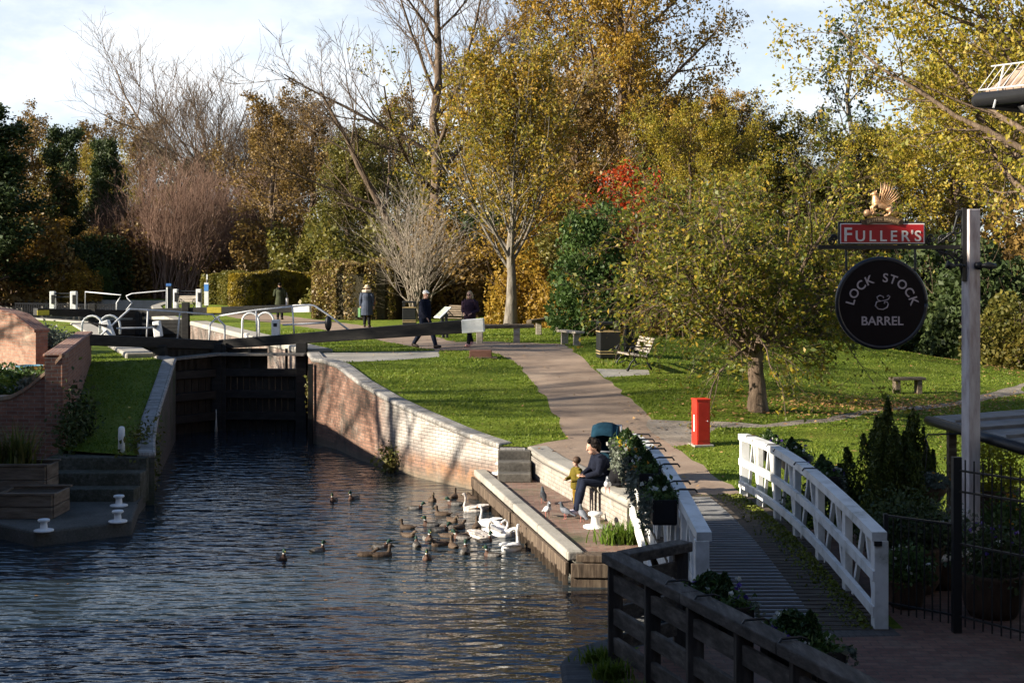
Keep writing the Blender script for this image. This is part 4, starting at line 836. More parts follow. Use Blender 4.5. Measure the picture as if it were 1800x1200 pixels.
for (pa, pb, y0, y1, w0, Y, lab) in ((93, 130, 512, 545, .26, 60.6, 'pair of white paddle posts joined by black bars left of the upper gates'), (309, 350, 508, 543, .22, 60.4, 'pair of white paddle posts joined by black bars right of the upper gates')):
    s = F / Y; t = thing('paddle_gear', lab, 'paddle gear', at(pa, Y), world=True)
    for px, ww in ((pa, w0 * .8), (pb, w0)):
        MB().bar(P(px, y1 + 8, s), P(px, y0, s), ww, .28).build('post', WHT, t, bevel=.02); MB().box(P(px, y0 + 14, s) + Vector((.06, -.16, 0)), (.14, .08, .4)).build('rack', IRON, t)
    b = MB()
    for yy in (y0 + 4, y0 + 10): b.tube([P(pa, yy, s), P(pb, yy, s)], .04, 6)
    b.build('cross_bar', IRON, t)
for pts, Y, lab, r in ((((150, 548), (150, 513), (213, 518), (208, 528), (205, 532), (205, 548)), 61.5, 'thin grey curved handrail left of the middle of the upper gates', .03), (((222, 545), (232, 532), (224, 524), (222, 520), (232, 516), (292, 510), (292, 545)), 61.8, 'thin grey curved handrail right of the middle of the upper gates', .03)):
    b = MB().tube([P(px, py, F / Y) for px, py in pts], r, 6); tag(b.build('handrail', GREYP, smooth=True), lab, 'handrail')
def hoop(px0, px1, y0, y1, Y, lab):
    t = []; s = F / Y
    for k, dx in ((0, 0), (1, .42)):
        c = (px0 + px1) / 2; w_ = (px1 - px0) / 2
        pts = [P(px0, y1, s)] + [P(c - w_ * math.cos(x), y0 + w_ - w_ * math.sin(x), s) for x in np.linspace(0, math.pi, 9)] + [P(px1, y1, s)]
        t.append([p + Vector((dx, dx * .9, 0)) for p in pts])
    b = MB(); [b.tube(x, .035, 7) for x in t]; tag(b.build('ladder_hoop', WHT, smooth=True), lab, 'ladder rail')
hoop(426, 455, 550, 594, 44.5, 'pair of white hooped ladder rails beside the lock chamber, behind the right lower gate')
hoop(144, 180, 555, 588, 41, 'white hooped ladder rail behind the left lower gate')
t = thing('railing', 'low black baluster railing along the upper canal at the far left', 'railing', at(30, 76), world=True)
b = MB(); 
for px in np.arange(28, 206, 4): b.bar(P(px, 549, F / 76), P(px, 534, F / 76), .05, .05)
b.build('balusters', IRON, t); MB().bar(P(26, 533, F / 76), P(207, 536, F / 76), .07, .07).build('rail', IRON, t)
# posts beyond the upper gate
pt = at(297, 66); t = thing('post', 'short black and white post with a blue top, behind the upper gates', 'post', pt)
MB().bar((0.04, 0, 0), (0.04, 0, 1.45), .2, .16).build('pole', IRON, t); MB().box((-.07, -.06, .78), (.07, .12, 1.2)).build('white_strip', WHT, t); MB().box((0, 0, 1.5), (.24, .2, .12)).build('cap', plain('mid_blue', (.05, .15, .4)), t)
pt = at(364, 66); t = thing('sign_post', 'thin post carrying a narrow blue and white panel, right of the upper gates', 'sign', pt)
MB().tube([(0, 0, 0), (0, 0, 1.75)], .04, 8).build('pole', IRON, t); MB().box((-.02, -.06, 1.05), (.2, .05, 1.1)).build('panel', WHT, t); MB().box((-.02, -.07, 1.36), (.206, .06, .32)).build('blue_band', plain('sky_blue', (.08, .25, .6)), t); MB().bar((0, 0, 1.6), (0, 0, 2.0), .06, .06).build('tip', WHT, t)

# ---------------------------------------------------------------- benches, bins, panels
WOODG = pm('weathered_grey_wood', [(.16, .13, .10), (.30, .26, .21), (.42, .37, .31)], 3, rough=.85, stretch=(.8, 5, 5), bs=.5, bscale=22)
WOODB = pm('brown_log', [(.06, .045, .03), (.13, .10, .07), (.22, .175, .125)], 3, rough=.9, stretch=(.8, 5, 5), bs=.7, bscale=14, bdist=.02)
def rail_bench(lab, a, b_, h, posts, r=.1, cat='rail', name='log_rail'):
    t = thing(name, lab, cat, ((a + b_) / 2)[:3], world=True); up = Vector((0, 0, h))
    MB().bar(a + up, b_ + up, .2, .13).build('beam', WOODB, t, bevel=.03)
    for f in posts:
        p = a.lerp(b_, f); MB().bar(p - Vector((0, 0, .1)), p + up - Vector((0, 0, .06)), .2, .16).build('post', WOODG, t, bevel=.02)
rail_bench('low timber rail behind the white beam end, left one of the two', at(838, 42), at(938, 42.6), .52, (.05, .7))
rail_bench('low timber rail running to the dark trunk, right one of the two', at(930, 46), at(994, 50), .5, (.25, .75))
def simple_bench(lab, c, rz, L, h, w_, slope=0, mat=WOODG):
    t = thing('plank_bench', lab, 'bench', c, rz)
    MB().box((0, 0, h), (L, w_, .07)).build('seat', mat, t, bevel=.012)
    for sx in (-1, 1): MB().box((sx * L * .33, 0, h / 2 - .06), (.14 if 'log' in lab else .07, w_ * .7, h + .04)).build('leg', mat, t, bevel=.01)
simple_bench('pale plank bench at the bend of the path, left of the litter bin', hit(1003, 606), R(-68), 1.35, .40, .32)
simple_bench('rough dark log bench on the shaded right lawn', hit(1595, 692), R(8), .95, .42, .34, 0, WOODB)
pt = hit(845, 627.5); t = thing('timber_block', 'squat red brown timber block lying beside the path above the grass slope', 'timber block', pt)
MB().box((0, 0, .09), (.6, .3, .2)).build('block', pm('red_brown_timber', [(.09, .04, .03), (.17, .08, .055)], 8, stretch=(1, 6, 6)), t, bevel=.015); MB().box((.02, 0, -.01), (.85, .42, .04)).build('base', WOODB, t)
def park_bench(lab, c, rz, L=1.5, sc=1):
    t = thing('park_bench', lab, 'bench', c, rz); t.scale = (sc,) * 3; WOODG = MATS['brown_log'] if 'dark' in lab else MATS['weathered_grey_wood']   # faces local -y
    for i in range(5): MB().box((0, -.22 + .1 * i, .43 - .012 * i), (L, .085, .035)).build('seat_slat', WOODG, t, bevel=.008)
    for i in range(5): MB().box((0, .28 + .035 * i, .52 + .085 * i), (L, .03, .07), M=Matrix.Rotation(R(-20), 3, 'X')).build('back_slat', WOODG, t, bevel=.008)
    for sx in (-1, 1):
        x = sx * L * .46; b = MB()
        b.tube([(x, -.32, .02), (x, -.25, .2), (x, -.16, .3), (x, -.1, .40)], [.035, .024, .024, .03], 6); b.tube([(x, .36, .02), (x, .24, .2), (x, .2, .40), (x, .32, .6), (x, .47, .93)], [.035, .026, .028, .026, .02], 6)
        b.tube([(x, -.27, .4), (x, .22, .38)], .024, 6); b.tube([(x, -.27, .42), (x, -.3, .56), (x, -.22, .65), (x, .05, .66), (x, .36, .66)], .022, 6); b.ball((x, -.33, .03), .05, n=8, k=5)
        for k in range(3):
            c0 = Vector((x, -.1 + .14 * k, .52)); b.tube([c0 + Vector((0, .065 * math.cos(q), .085 * math.sin(q))) for q in np.linspace(0, 6.28, 9)], .012, 5)
        b.tube([(x, -.2, .12), (x, 0, .2), (x, .22, .12)], .02, 6); b.build('iron_end', IRON, t, smooth=True)
pb = hit(1112, 648); park_bench('park bench with pale slats and black scrolled iron ends on the lawn', pb, R(-80), 1.55, .92)
park_bench('small dark scrolled bench behind the information panel and the walking man', at(800, 52), R(-35), 1.2)
park_bench('far wooden bench between the white paddle posts of the upper gate', at(327, 72), R(-20), 1.3)
def bin_(lab, c, w_, h, rz=0):
    t = thing('litter_bin', lab, 'bin', c, rz); bm = plain('black_bin', (.012, .013, .014), .35, .5)
    MB().box((0, 0, h * .37), (w_, w_, h * .74)).build('body', bm, t, bevel=.02)
    b = MB(); 
    for sx in (-1, 1):
        for sy in (-1, 1): b.box((sx * w_ * .42, sy * w_ * .42, h * .83), (w_ * .16, w_ * .16, h * .2))
    b.build('opening', bm, t); b = MB().box((0, 0, h * .965), (w_ * 1.02, w_ * 1.02, h * .08)); b.build('lid', bm, t, bevel=.02)
    for z in (.74, .2, .13): MB().box((0, 0, h * z), (w_ + .012, w_ + .012, .022)).build('gold_band', plain('dull_gold', (.45, .33, .16), .4, .4), t)
bin_('black litter bin with gold bands beside the park bench', hit(1069, 629), .56, .98, R(8))
bin_('far black litter bin with a gold band in front of the clipped hedge', at(720, 56.5), .55, .98)
pt = at(1109, 37.5); t = thing('cabinet', 'tall plain black cabinet standing behind the park bench', 'cabinet', pt, R(10)); MB().box((0, 0, .46), (.34, .3, .94)).build('body', IRON, t, bevel=.015); MB().box((0, 0, .95), (.38, .34, .05)).build('top', IRON, t, bevel=.01)
pt = at(778, 46); t = thing('information_panel', 'slanted white information panel on a post behind the walking man', 'sign', pt, R(-62))
MB().box((0, 0, .86), (.5, .55, .04), M=Matrix.Rotation(R(40), 3, 'X')).build('panel', WHT, t, bevel=.01)
for sx in (-.15, .15): MB().bar((sx, .1, 0), (sx, .05, .86), .08, .08).build('leg', IRON, t)
MB().box((0, 0, .89), (.43, .46, .01), M=Matrix.Rotation(R(40), 3, 'X')).build('print', pm('printed_panel', [(.5, .5, .45), (.35, .4, .3), (.6, .5, .35)], 3, bs=0), t)
pt = hit(1232, 782); t = thing('red_pillar', 'bright red square steel pillar on the lawn beside the path', 'pillar', pt, R(14))
RED = pm('red_paint', [(.50, .022, .012), (.58, .03, .016), (.50, .05, .03)], 4, rough=.4, bs=.1)
MB().box((0, 0, .47), (.29, .29, .90)).build('body', RED, t, bevel=.012); MB().box((0, 0, .93), (.31, .31, .035)).build('cap', RED, t, bevel=.008)
dr = MB().box((0, -.147, .49), (.235, .008, .76)).build('door', RED, t, bevel=.003); MB().tube([(.085, -.15, .5), (.085, -.162, .5)], .014, 10).build('lock', GREYP, dr); MB().box((-.147, 0, .45), (.006, .05, .34)).build('highlight_strip', WHT, t); MB().box((0, 0, .0), (.42, .40, .05)).build('base', M_CONC, t, bevel=.01)  # white strip paints the bright highlight on the pillar's left face

# ---------------------------------------------------------------- footbridge
BXL, BXR, BY0, BY1 = 2.05, 3.92, 14.55, 23.2
arch = lambda y: .19 * math.sin(math.pi * (y - BY0) / (BY1 - BY0))
DK = lambda y: .765 + arch(y) * .8
M_BRW = pm('white_bridge_paint', [(.20, .21, .17), (.50, .50, .47), (.66, .66, .64), (.74, .74, .72)], 3.0, (.26, .36, .5, .7), rough=.5, bs=.25, bscale=30, bdist=.004)
M_PLANK = pm('bridge_plank', [(.035, .027, .02), (.07, .055, .042), (.12, .10, .08)], 2.5, rough=.85, stretch=(.7, 6, 1), bs=.5, bscale=18)
M_GRIP = pm('grip_strip', [(.14, .145, .15), (.22, .22, .225), (.29, .29, .29)], 4, rough=.8, bs=.6, bscale=90, stretch=(.5, 3, 1))
fb = thing('footbridge', 'arched white timber footbridge with slatted deck leading to the path', 'bridge', (3, 18.9, .7), world=True)
b = MB(); b2 = MB(); npl = 58
for i in range(npl):
    y0 = BY0 + (BY1 - BY0) * i / npl; y1 = y0 + (BY1 - BY0) / npl - .012; ym = (y0 + y1) / 2
    b.box((3.0, ym, DK(ym) - .025), (2.05, y1 - y0, .05))
    if ym < 22.7: b2.box((2.74, ym, DK(ym) + .006), (1.10, .062, .012))
b.build('deck', M_PLANK, fb); b2.build('grip_strips', M_GRIP, fb)
for x in (2.06, 3.9):
    b = MB()
    for i in range(12):
        y0, y1 = BY0 + (BY1 - BY0) * i / 12, BY0 + (BY1 - BY0) * (i + 1) / 12
        b.bar((x, y0, DK(y0) - .2), (x, y1, DK(y1) - .2), .12, .26)
    b.build('stringer', M_BRW, fb)
def parapet(x, side):
    n = 6; ys = [BY0 + .08 + (BY1 - BY0 - .16) * i / n for i in range(n + 1)]; zt = lambda y: 1.80 + arch(y)
    p = MB(); k = 18
    yy = [ys[0] - .07 + (ys[-1] - ys[0] + .14) * i / k for i in range(k + 1)]
    for i in range(k): p.bar((x, yy[i], zt(yy[i]) - .05), (x, yy[i + 1], zt(yy[i + 1]) - .05), .16, .10)
    o = p.build('top_rail', M_BRW, fb)
    for h_, nm in ((.47, 'middle_rail'), (.85, 'lower_rail')):
        p = MB()
        for i in range(k): p.bar((x - side * .045, yy[i], zt(yy[i]) - h_), (x - side * .045, yy[i + 1], zt(yy[i + 1]) - h_), .055, .11)
        p.build(nm, M_BRW, fb)
    for i, y in enumerate(ys):
        w_ = .15 if i in (0, n) else .09
        MB().bar((x + side * .02, y, DK(y) - .22), (x + side * .02, y, zt(y) - .1), w_, .15, up=(0, 1, 0)).build('post', M_BRW, fb, bevel=.006)
    for i in range(n):
        ym = (ys[i] + ys[i + 1]) / 2
        p = MB().bar((x + side * .05, ym - .05, zt(ym) - .11), (x + side * .05, ys[i] + .14, DK(ys[i]) - .12), .045, .07); p.bar((x + side * .05, ym + .05, zt(ym) - .11), (x + side * .05, ys[i + 1] - .14, DK(ys[i + 1]) - .12), .045, .07)
        p.build('brace', M_BRW, fb)
parapet(BXR, 1); parapet(BXL, -1)
MB().box((BXR - .02, BY0 + .0, 1.68), (.08, .03, .05)).build('bracket', IRON, fb)
MB().bar((1.86, 21.3, .86), (1.93, 18.4, .28), .05, .2).build('flank_board', M_BRW, fb)
tag(np_mesh and link('moss', np_mesh('moss', *(lambda q: leaf_quads(np.column_stack([BXR - .32 + np.abs(q.normal(0, .16, 2600)) * -1 + .28, yy_ := q.uniform(BY0, BY1, 2600), np.array([DK(v) for v in yy_]) + .012]), .035, q, 0, .8))(np.random.default_rng(8)), leafm('moss_tufts', [(.06, .08, .01), (.12, .14, .015), (.18, .18, .02)], .2))), 'yellow green moss along the right edge of the bridge deck', kind='stuff')

# ---------------------------------------------------------------- planters
LF_PANSY = [leafm('orange_petals', [(.5, .2, .01), (.6, .32, .02)], .3), leafm('yellow_petals', [(.6, .42, .02), (.65, .5, .05)], .3), leafm('violet_petals', [(.07, .04, .22), (.16, .08, .35)], .3), leafm('white_petals', [(.5, .5, .45), (.65, .65, .6)], .3)]
LF_TRAIL = leafm('grey_green_trailing_leaves', [(.07, .085, .06), (.13, .15, .11), (.2, .22, .17)], .25)
LF_CONIF = leafm('conifer_needles', [(.012, .03, .008), (.025, .055, .012), (.05, .08, .018)], .2, .4, 2)
LF_CONIFY = leafm('golden_conifer_needles', [(.03, .045, .008), (.06, .085, .014), (.12, .13, .02)], .25, .4, 2)
def flowery(name, pos, size, ce, cols, g, lm, t):      # leaves with a few blooms among them, one mesh
    V, Q = leaf_quads(pos, size, g); mi = np.zeros(len(Q), int); k = np.repeat(np.arange(len(ce)), 4); W, _ = leaf_quads(np.repeat(ce, 4, 0) + g.normal(0, .01, (len(ce) * 4, 3)), .036, g, 0, 1)
    mi = np.concatenate([mi, 1 + (k % len(cols))]); Q = np.concatenate([Q, np.arange(len(W)).reshape(-1, 4) + len(V)]); V = np.concatenate([V, W])
    return link(name, np_mesh('flowering_leaves', V, Q, [lm] + [LF_PANSY[c] for c in cols], mi), t)
def planter(label, c, rz, fl=0, hookdir=1, seed=0, conif=True, scale=1, flip=1):
    g = np.random.default_rng(seed); t = thing('flower_box', label, 'flower box', c, rz, 'flower boxes hung on the railings'); t.scale = (scale,) * 3
    BX = plain('black_trough', (.010, .010, .011), .5)
    b = MB(); b.box((0, 0, -.02), (.80, .24, .03)); 
    for sy in (-1, 1): b.box((0, sy * .115, .1), (.80, .02, .25))
    for sx in (-1, 1): b.box((sx * .39, 0, .1), (.02, .21, .25))
    b.box((0, 0, .17), (.76, .21, .04)); b.build('trough', BX, t, bevel=.006)
    for sx in (-.27, .27): 
        b = MB().tube([(sx, .125 * hookdir, .0), (sx, .125 * hookdir, .30), (sx, .17 * hookdir, .315), (sx, .325 * hookdir, .315), (sx, .35 * hookdir, .28)], .011, 6); b.build('hook', IRON, t)
    n = 620; pos = np.column_stack([g.uniform(-.4, .4, n), g.normal(0, .08, n), .19 + np.abs(g.normal(0, .06, n))]); ce = np.column_stack([g.uniform(-.38, .38, 16), g.normal(-.04 * hookdir, .09, 16), g.uniform(.24, .34, 16)]); flowery('foliage', pos, .05, ce, (fl, 3), g, LF_GREEN, t)
    n = 700; x = g.uniform(-.42, .42, n); dn = g.random(n); pos = np.column_stack([x, -hookdir * (.13 + .06 * np.sqrt(dn)) + g.normal(0, .02, n), .22 - .38 * dn * (.5 + .5 * np.sin(x * 17 + seed))]); link('trailing_ivy', np_mesh('box_ivy', *leaf_quads(pos, .042, g), LF_TRAIL), t)
    if conif:
        n = 900; h = g.random(n); a = g.random(n) * 6.28; r = .13 * (1 - h) ** .7 * g.uniform(.6, 1, n); pos = np.column_stack([.12 * flip + r * np.cos(a), r * np.sin(a), .2 + h * .24]); link('small_conifer', np_mesh('box_conifer', *leaf_quads(pos, .045, g, -1.2, .4), LF_CONIF), t)
        n = 500; a = nrm(g.normal(0, 1, (n, 3))) * .10 * g.uniform(.7, 1, (n, 1)); link('round_heather', np_mesh('box_heather', *leaf_quads(a + np.array([-.14 * flip, 0, .30]), .045, g), LF_CONIF), t)

for i, (y, fl, lab) in enumerate(((16.6, 3, 'flower box on the left bridge rail nearest the camera, black with trailing ivy'), (18.3, 0, 'flower box on the left bridge rail with orange flowers above a grey trailing plant'), (19.9, 0, 'flower box on the left bridge rail, third from the near end, dense dark foliage'), (21.5, 1, 'flower box on the left bridge rail beside the pushchair with a yellow flower, farthest one'))):
    planter(lab, (BXL - .24, y, 1.80 + arch(y) - .315), R(-90), fl, 1, 20 + i, True, 1.15)
for i, (y, lab) in enumerate(((18.2, 'flower box outside the right bridge rail nearest the conifers'), (20.2, 'flower box outside the right bridge rail near its middle, a small conifer poking up'), (22.0, 'flower box outside the right bridge rail at its far end'))):
    planter(lab, (BXR + .24, y, 1.80 + arch(y) - .315), R(90), 2, 1, 40 + i, True)

# ---------------------------------------------------------------- near timber fence
M_FENCE = pm('silvered_oak', [(.03, .025, .02), (.075, .063, .052), (.15, .13, .11)], 2.6, rough=.85, stretch=(5, .8, 5), bs=.6, bscale=16, bdist=.008)
M_FENCE2 = pm('silvered_oak_post', [(.022, .018, .014), (.05, .04, .032), (.09, .075, .062)], 2.6, rough=.85, stretch=(5, 5, .8), bs=.6, bscale=16, bdist=.008)
FA, FB, FC = Vector((1.0, 13.32, 0)), Vector((3.12, 7.1, 0)), Vector((1.78, 13.98, 0))
fn = thing('timber_fence', 'weathered timber post and rail fence in shade at the bottom right', 'fence', (1.0, 13.3, .76), world=True)
ZF = 1.83; d = (FB - FA).normalized(); L = (FB - FA).length; nn_ = Vector((-d.y, d.x, 0))
for k in range(4):
    a0, a1 = k * L / 4 - (.1 if k == 0 else -.004), (k + 1) * L / 4
    MB().bar(FA + d * a0 + Vector((0, 0, ZF - .05)), FA + d * a1 + Vector((0, 0, ZF - .05)), .2, .1).build('top_rail', M_FENCE, fn, bevel=.012)
for i in range(8):
    p = FA + d * (.02 + i * .862); MB().bar(p + Vector((0, 0, .5)), p + Vector((0, 0, ZF - .102)), .14, .14).build('post', M_FENCE2, fn, bevel=.008)
for z in (1.56, 1.24, .96): MB().bar(FA + Vector((0, 0, z)) - nn_ * .02, FB + Vector((0, 0, z)) - nn_ * .02, .05, .16).build('rail', M_FENCE, fn, bevel=.006)
d2 = (FC - FA).normalized()
MB().bar(FA + d2 * .12 + Vector((0, 0, ZF - .052)), FC + Vector((0, 0, ZF - .052)), .2, .1).build('top_rail', M_FENCE, fn, bevel=.012)
MB().bar(FC + Vector((0, 0, .5)) - d2 * .08, FC + Vector((0, 0, ZF - .104)) - d2 * .08, .14, .14).build('post', M_FENCE2, fn, bevel=.008)
for z in (1.56, 1.24, .96): MB().bar(FA + d2 * .09 + Vector((0, 0, z)), FC + Vector((0, 0, z)) - d2 * .15, .05, .15).build('rail', M_FENCE, fn, bevel=.006)
for i, (f, lab) in enumerate(((1.62, 'flower box on the timber fence with a violet flower, nearer the bridge end'), (3.02, 'flower box on the timber fence nearest the bottom edge, with grey trailing leaves'))):
    p = FA + d * f + nn_ * .28; planter(lab, (p.x, p.y, ZF - .305), math.atan2(-d.y, -d.x), 2, 1, 60 + i, True, 1.05, -1)

# ---------------------------------------------------------------- pub sign
def text_mesh(s, size, ext=.006, sx=1.0):
    cu = bpy.data.curves.new('lettering', 'FONT'); cu.body = s; cu.size = size; cu.extrude = ext; cu.align_x = 'CENTER'; cu.offset = size * .012
    o = bpy.data.objects.new('lettering', cu); C.objects.link(o); dg = bpy.context.evaluated_depsgraph_get(); me = bpy.data.meshes.new_from_object(o.evaluated_get(dg)); bpy.data.objects.remove(o)
    wd = max(v.co.x for v in me.vertices) - min(v.co.x for v in me.vertices); return me, wd
def letters(items, name, mat, parent):       # items: (mesh, x, z, rotation, y)
    V, Fc = [], []; o = 0
    for me, x, z, a, y in items:
        for v in me.vertices:
            c, s_ = math.cos(a), math.sin(a); V.append((x + v.co.x * c - v.co.y * s_, y - v.co.z, z + v.co.x * s_ + v.co.y * c))
        Fc += [[o + i for i in p.vertices] for p in me.polygons]; o += len(me.vertices)
    me = bpy.data.meshes.new(name); me.from_pydata(V, [], Fc); me.materials.append(mat); return link(name, me, parent)
SS = 140.0; SPX = lambda px: (px - 1704) / SS; SPZ = lambda py: CAMZ - (py - HY) / SS
sg = thing('pub_sign', 'tall white post carrying a red name board and a round dark hanging sign', 'pub sign', (5.74, 17.14, 0))
M_POST = pm('peeling_white_paint', [(.20, .15, .14), (.38, .32, .31), (.52, .47, .46), (.60, .57, .56)], 3.2, (.25, .4, .55, .75), rough=.7, stretch=(3, 3, .7), bs=.4, bscale=22)
MB().box((0.02, 0, (SPZ(368) + .6) / 2), (.165, .165, SPZ(368) - .6), R(17)).build('post', M_POST, sg, bevel=.01)
b = MB().box((SPX(1565) - .02, -.02, SPZ(434.5)), (1.78, .05, .05)); b.add([(SPX(1460), -.045, SPZ(431)), (SPX(1460), .005, SPZ(431)), (SPX(1441), -.02, SPZ(438)), (SPX(1460), -.045, SPZ(438)), (SPX(1460), .005, SPZ(438))], [(0, 2, 3), (1, 4, 2), (0, 1, 2), (3, 2, 4)])
b.box((SPX(1693), -.03, SPZ(430)), (.045, .07, .92)); b.build('bracket_arm', IRON, sg)
def spiral(c, r, turns, a0, sg_=1, n=22): return [Vector((c[0] + r * (1 - .75 * i / n) * math.cos(a0 + sg_ * turns * 6.283 * i / n), -.02, c[1] + r * (1 - .75 * i / n) * math.sin(a0 + sg_ * turns * 6.283 * i / n))) for i in range(n + 1)]
b = MB()
for px, py, r, a0, s_ in ((1683, 404, .075, -.4, 1), (1672, 418, .07, 2.6, -1), (1655, 421, .055, 0, 1), (1636, 418, .055, 0, -1), (1630, 424, .04, 2, 1), (1684, 446, .07, .5, 1), (1668, 449, .06, 3, -1), (1684, 461, .05, 0, 1), (1655, 443, .04, 1, 1), (1462, 424, .05, 1, 1), (1466, 418, .04, 3, -1), (1685, 376, .045, 0, 1)):
    MB().tube(spiral((SPX(px), SPZ(py)), r, 1.6, a0, s_), .012, 6).build('scroll', IRON, sg, smooth=True)
b.tube([(SPX(1690), -.02, SPZ(370)), (SPX(1682), -.02, SPZ(380)), (SPX(1675), -.02, SPZ(408)), (SPX(1648), -.02, SPZ(428))], .014, 6); MB().tube([(SPX(1692), -.02, SPZ(492)), (SPX(1688), -.02, SPZ(470)), (SPX(1670), -.02, SPZ(448)), (SPX(1645), -.02, SPZ(440))], .014, 6).build('lower_brace', IRON, sg, smooth=True)
b.build('upper_brace', IRON, sg, smooth=True)
b = MB().box((SPX(1549), -.02, SPZ(410)), (1.09, .06, .285)); nb = b.build('name_board', IRON, sg, bevel=.006)
MB().box((SPX(1549), -.054, SPZ(410.5)), (1.055, .012, .25)).build('white_border', plain('sign_white', (.75, .73, .7)), nb); MB().box((SPX(1549), -.058, SPZ(410.5)), (1.03, .012, .225)).build('red_panel', pm('sign_red', [(.36, .015, .02), (.42, .02, .025)], 5, rough=.4, bs=0), nb)
M_LET = plain('cream_lettering', (.72, .68, .64), .5, .3, .03)
it = []; x = 0; tot = []
for ch, sz in zip("FULLER'S", (.245, .19, .19, .19, .19, .19, .19, .19)):
    me, wd = text_mesh(ch, sz, .004); tot.append((me, wd, ch))
gap = .052; W = sum(t_[1] for t_ in tot) + gap * (len(tot) - 1) - .06; x = SPX(1549) - W / 2
for me, wd, ch in tot:
    if ch == "'": x -= .03
    it.append((me, x + wd / 2, SPZ(424), 0, -.068)); x += wd + gap - (.03 if ch == "'" else 0)
letters(it, 'lettering', M_LET, nb)
# arched scroll banner with its small lettering
bn = MB(); pts = [(SPX(1549) + u * .21, SPZ(391) + .035 * (1 - u * u)) for u in np.linspace(-1, 1, 11)]
for (x0, z0), (x1, z1) in zip(pts[:-1], pts[1:]): bn.bar((x0, -.075, z0), (x1, -.075, z1), .03, .075)
bn.box((SPX(1549) - .23, -.06, SPZ(391) - .0), (.06, .02, .06)); bn.box((SPX(1549) + .23, -.06, SPZ(391) - .0), (.06, .02, .06))
ban = bn.build('scroll_banner', plain('bronze_scroll', (.14, .09, .05), .5), sg)
word = "GRIFFIN BREWERY"; it = []
for i, ch in enumerate(word):
    if ch == ' ': continue
    u = -1 + 2 * (i + .5) / len(word); me, wd = text_mesh(ch, .046, .002); it.append((me, SPX(1549) + u * .195, SPZ(391) + .035 * (1 - u * u) - .016, -.30 * u, -.093))
letters(it, 'lettering', plain('gilt_lettering', (.5, .36, .2)), ban)
# gilded griffin above the board
M_GILT = pm('gilded_metal', [(.32, .17, .08), (.52, .31, .16), (.62, .40, .24)], 14, rough=.38, metal=.35, bs=.3, bscale=40)
b = MB(); cx_, cz_ = SPX(1546), SPZ(382)
Gp = lambda x, z, y=0: Vector((cx_ + x, -.03 + y, cz_ + z))
b.tube([Gp(.13, .10), Gp(.07, .13), Gp(-.01, .15), Gp(-.05, .19), Gp(-.06, .26)], [.04, .055, .06, .06, .035], 10); b.ball(Gp(-.065, .29), (.038, .032, .035)); b.tube([Gp(-.08, .295), Gp(-.115, .285), Gp(-.125, .27)], [.022, .012, .004], 6)
for sy in (-1, 1):
    b.tube([Gp(-.04, .17, sy * .035), Gp(-.10, .12, sy * .04), Gp(-.085, .05, sy * .04), Gp(-.11, .035, sy * .04)], [.026, .02, .014, .014], 7); b.tube([Gp(.1, .11, sy * .04), Gp(.13, .06, sy * .045), Gp(.10, .03, sy * .045), Gp(.07, .015, sy * .045)], [.042, .026, .016, .014], 7); b.tube([Gp(-.05, .315, sy * .018), Gp(-.045, .345, sy * .022)], [.012, .003], 5)
b.tube([Gp(.15, .10), Gp(.20, .12), Gp(.21, .18), Gp(.18, .21)], [.014, .012, .012, .02], 6); b.ball(Gp(-.16, .05), (.045, .045, .05))
gr = link('griffin', bake(b, M_GILT, .008, 'griffin', it=2), sg)
b = MB()
for sy in (-1, 1):
    for i in range(8):
        a = R(104 - i * 9); Ln = .26 - .012 * i; r0 = Gp(.0 + .012 * i, .19 - .006 * i, sy * .05); tip = r0 + Vector((math.cos(a) * Ln * .55 + .07, sy * .05, math.sin(a) * Ln)); mid = r0.lerp(tip, .6) + Vector((.02, 0, .01)); b.tube([r0, mid, tip], [.016, .019, .006], 5, flat=.4)
b.build('wings', M_GILT, gr, smooth=True)
# round hanging board
cd = (SPX(1549), SPZ(533)); hb = MB()
hb.tube([(cd[0], -.045, cd[1]), (cd[0], .005, cd[1])], [.553, .553], 64); disc = hb.build('hanging_board', plain('dark_maroon_board', (.007, .004, .005), .6, .15), sg)
MB().tube([(cd[0] + .553 * math.cos(a), -.02, cd[1] + .553 * math.sin(a)) for a in np.linspace(0, 6.2832, 65)], .032, 8).build('rim', plain('blue_black_rim', (.012, .014, .022), .3, .5), disc, smooth=True)
it = []; word = 'LOCK STOCK'; ad = []; 
for ch in word:
    if ch == ' ': ad.append((None, .085)); continue
    me, wd = text_mesh(ch, .155, .004); ad.append((me, wd))
gp = .022; Rr = .36; tot = sum(a[1] for a in ad) + gp * (len(ad) - 1); u = -tot / 2
cen_ = (cd[0], cd[1] - .09)
for me, wd in ad:
    a = (u + wd / 2) / (Rr + .05) * 1.0; u += wd + gp
    if me: it.append((me, cen_[0] + Rr * math.sin(a), cen_[1] + Rr * math.cos(a), -a, -.052))
me, wd = text_mesh('BARREL', .155, .004); it.append((me, cd[0], cd[1] - .27, 0, -.052)); 
letters(it, 'lettering', plain('grey_lettering', (.42, .36, .37), .5, .3, .03), disc)
am = MB()                                              # old style ampersand: an E with a flourish
def stroke(pts, r): am.tube([Vector((cd[0] + x, -.052, cd[1] - .0 + z)) for x, z in pts], r, 6, flat=.35)
stroke([(.012, .085), (-.03, .10), (-.065, .08), (-.055, .045), (-.02, .03)], .018); stroke([(-.02, .03), (-.07, .02), (-.085, -.03), (-.05, -.07), (.01, -.075), (.06, -.05), (.075, -.01), (.06, .02), (.03, .022), (.028, -.005)], .021)
stroke([(-.02, .03), (.04, .04), (.08, .055), (.095, .085), (.08, .10), (.06, .09)], .016); stroke([(.012, .085), (.018, .068)], .014)
am.build('ampersand', MATS['grey_lettering'], disc, smooth=True)
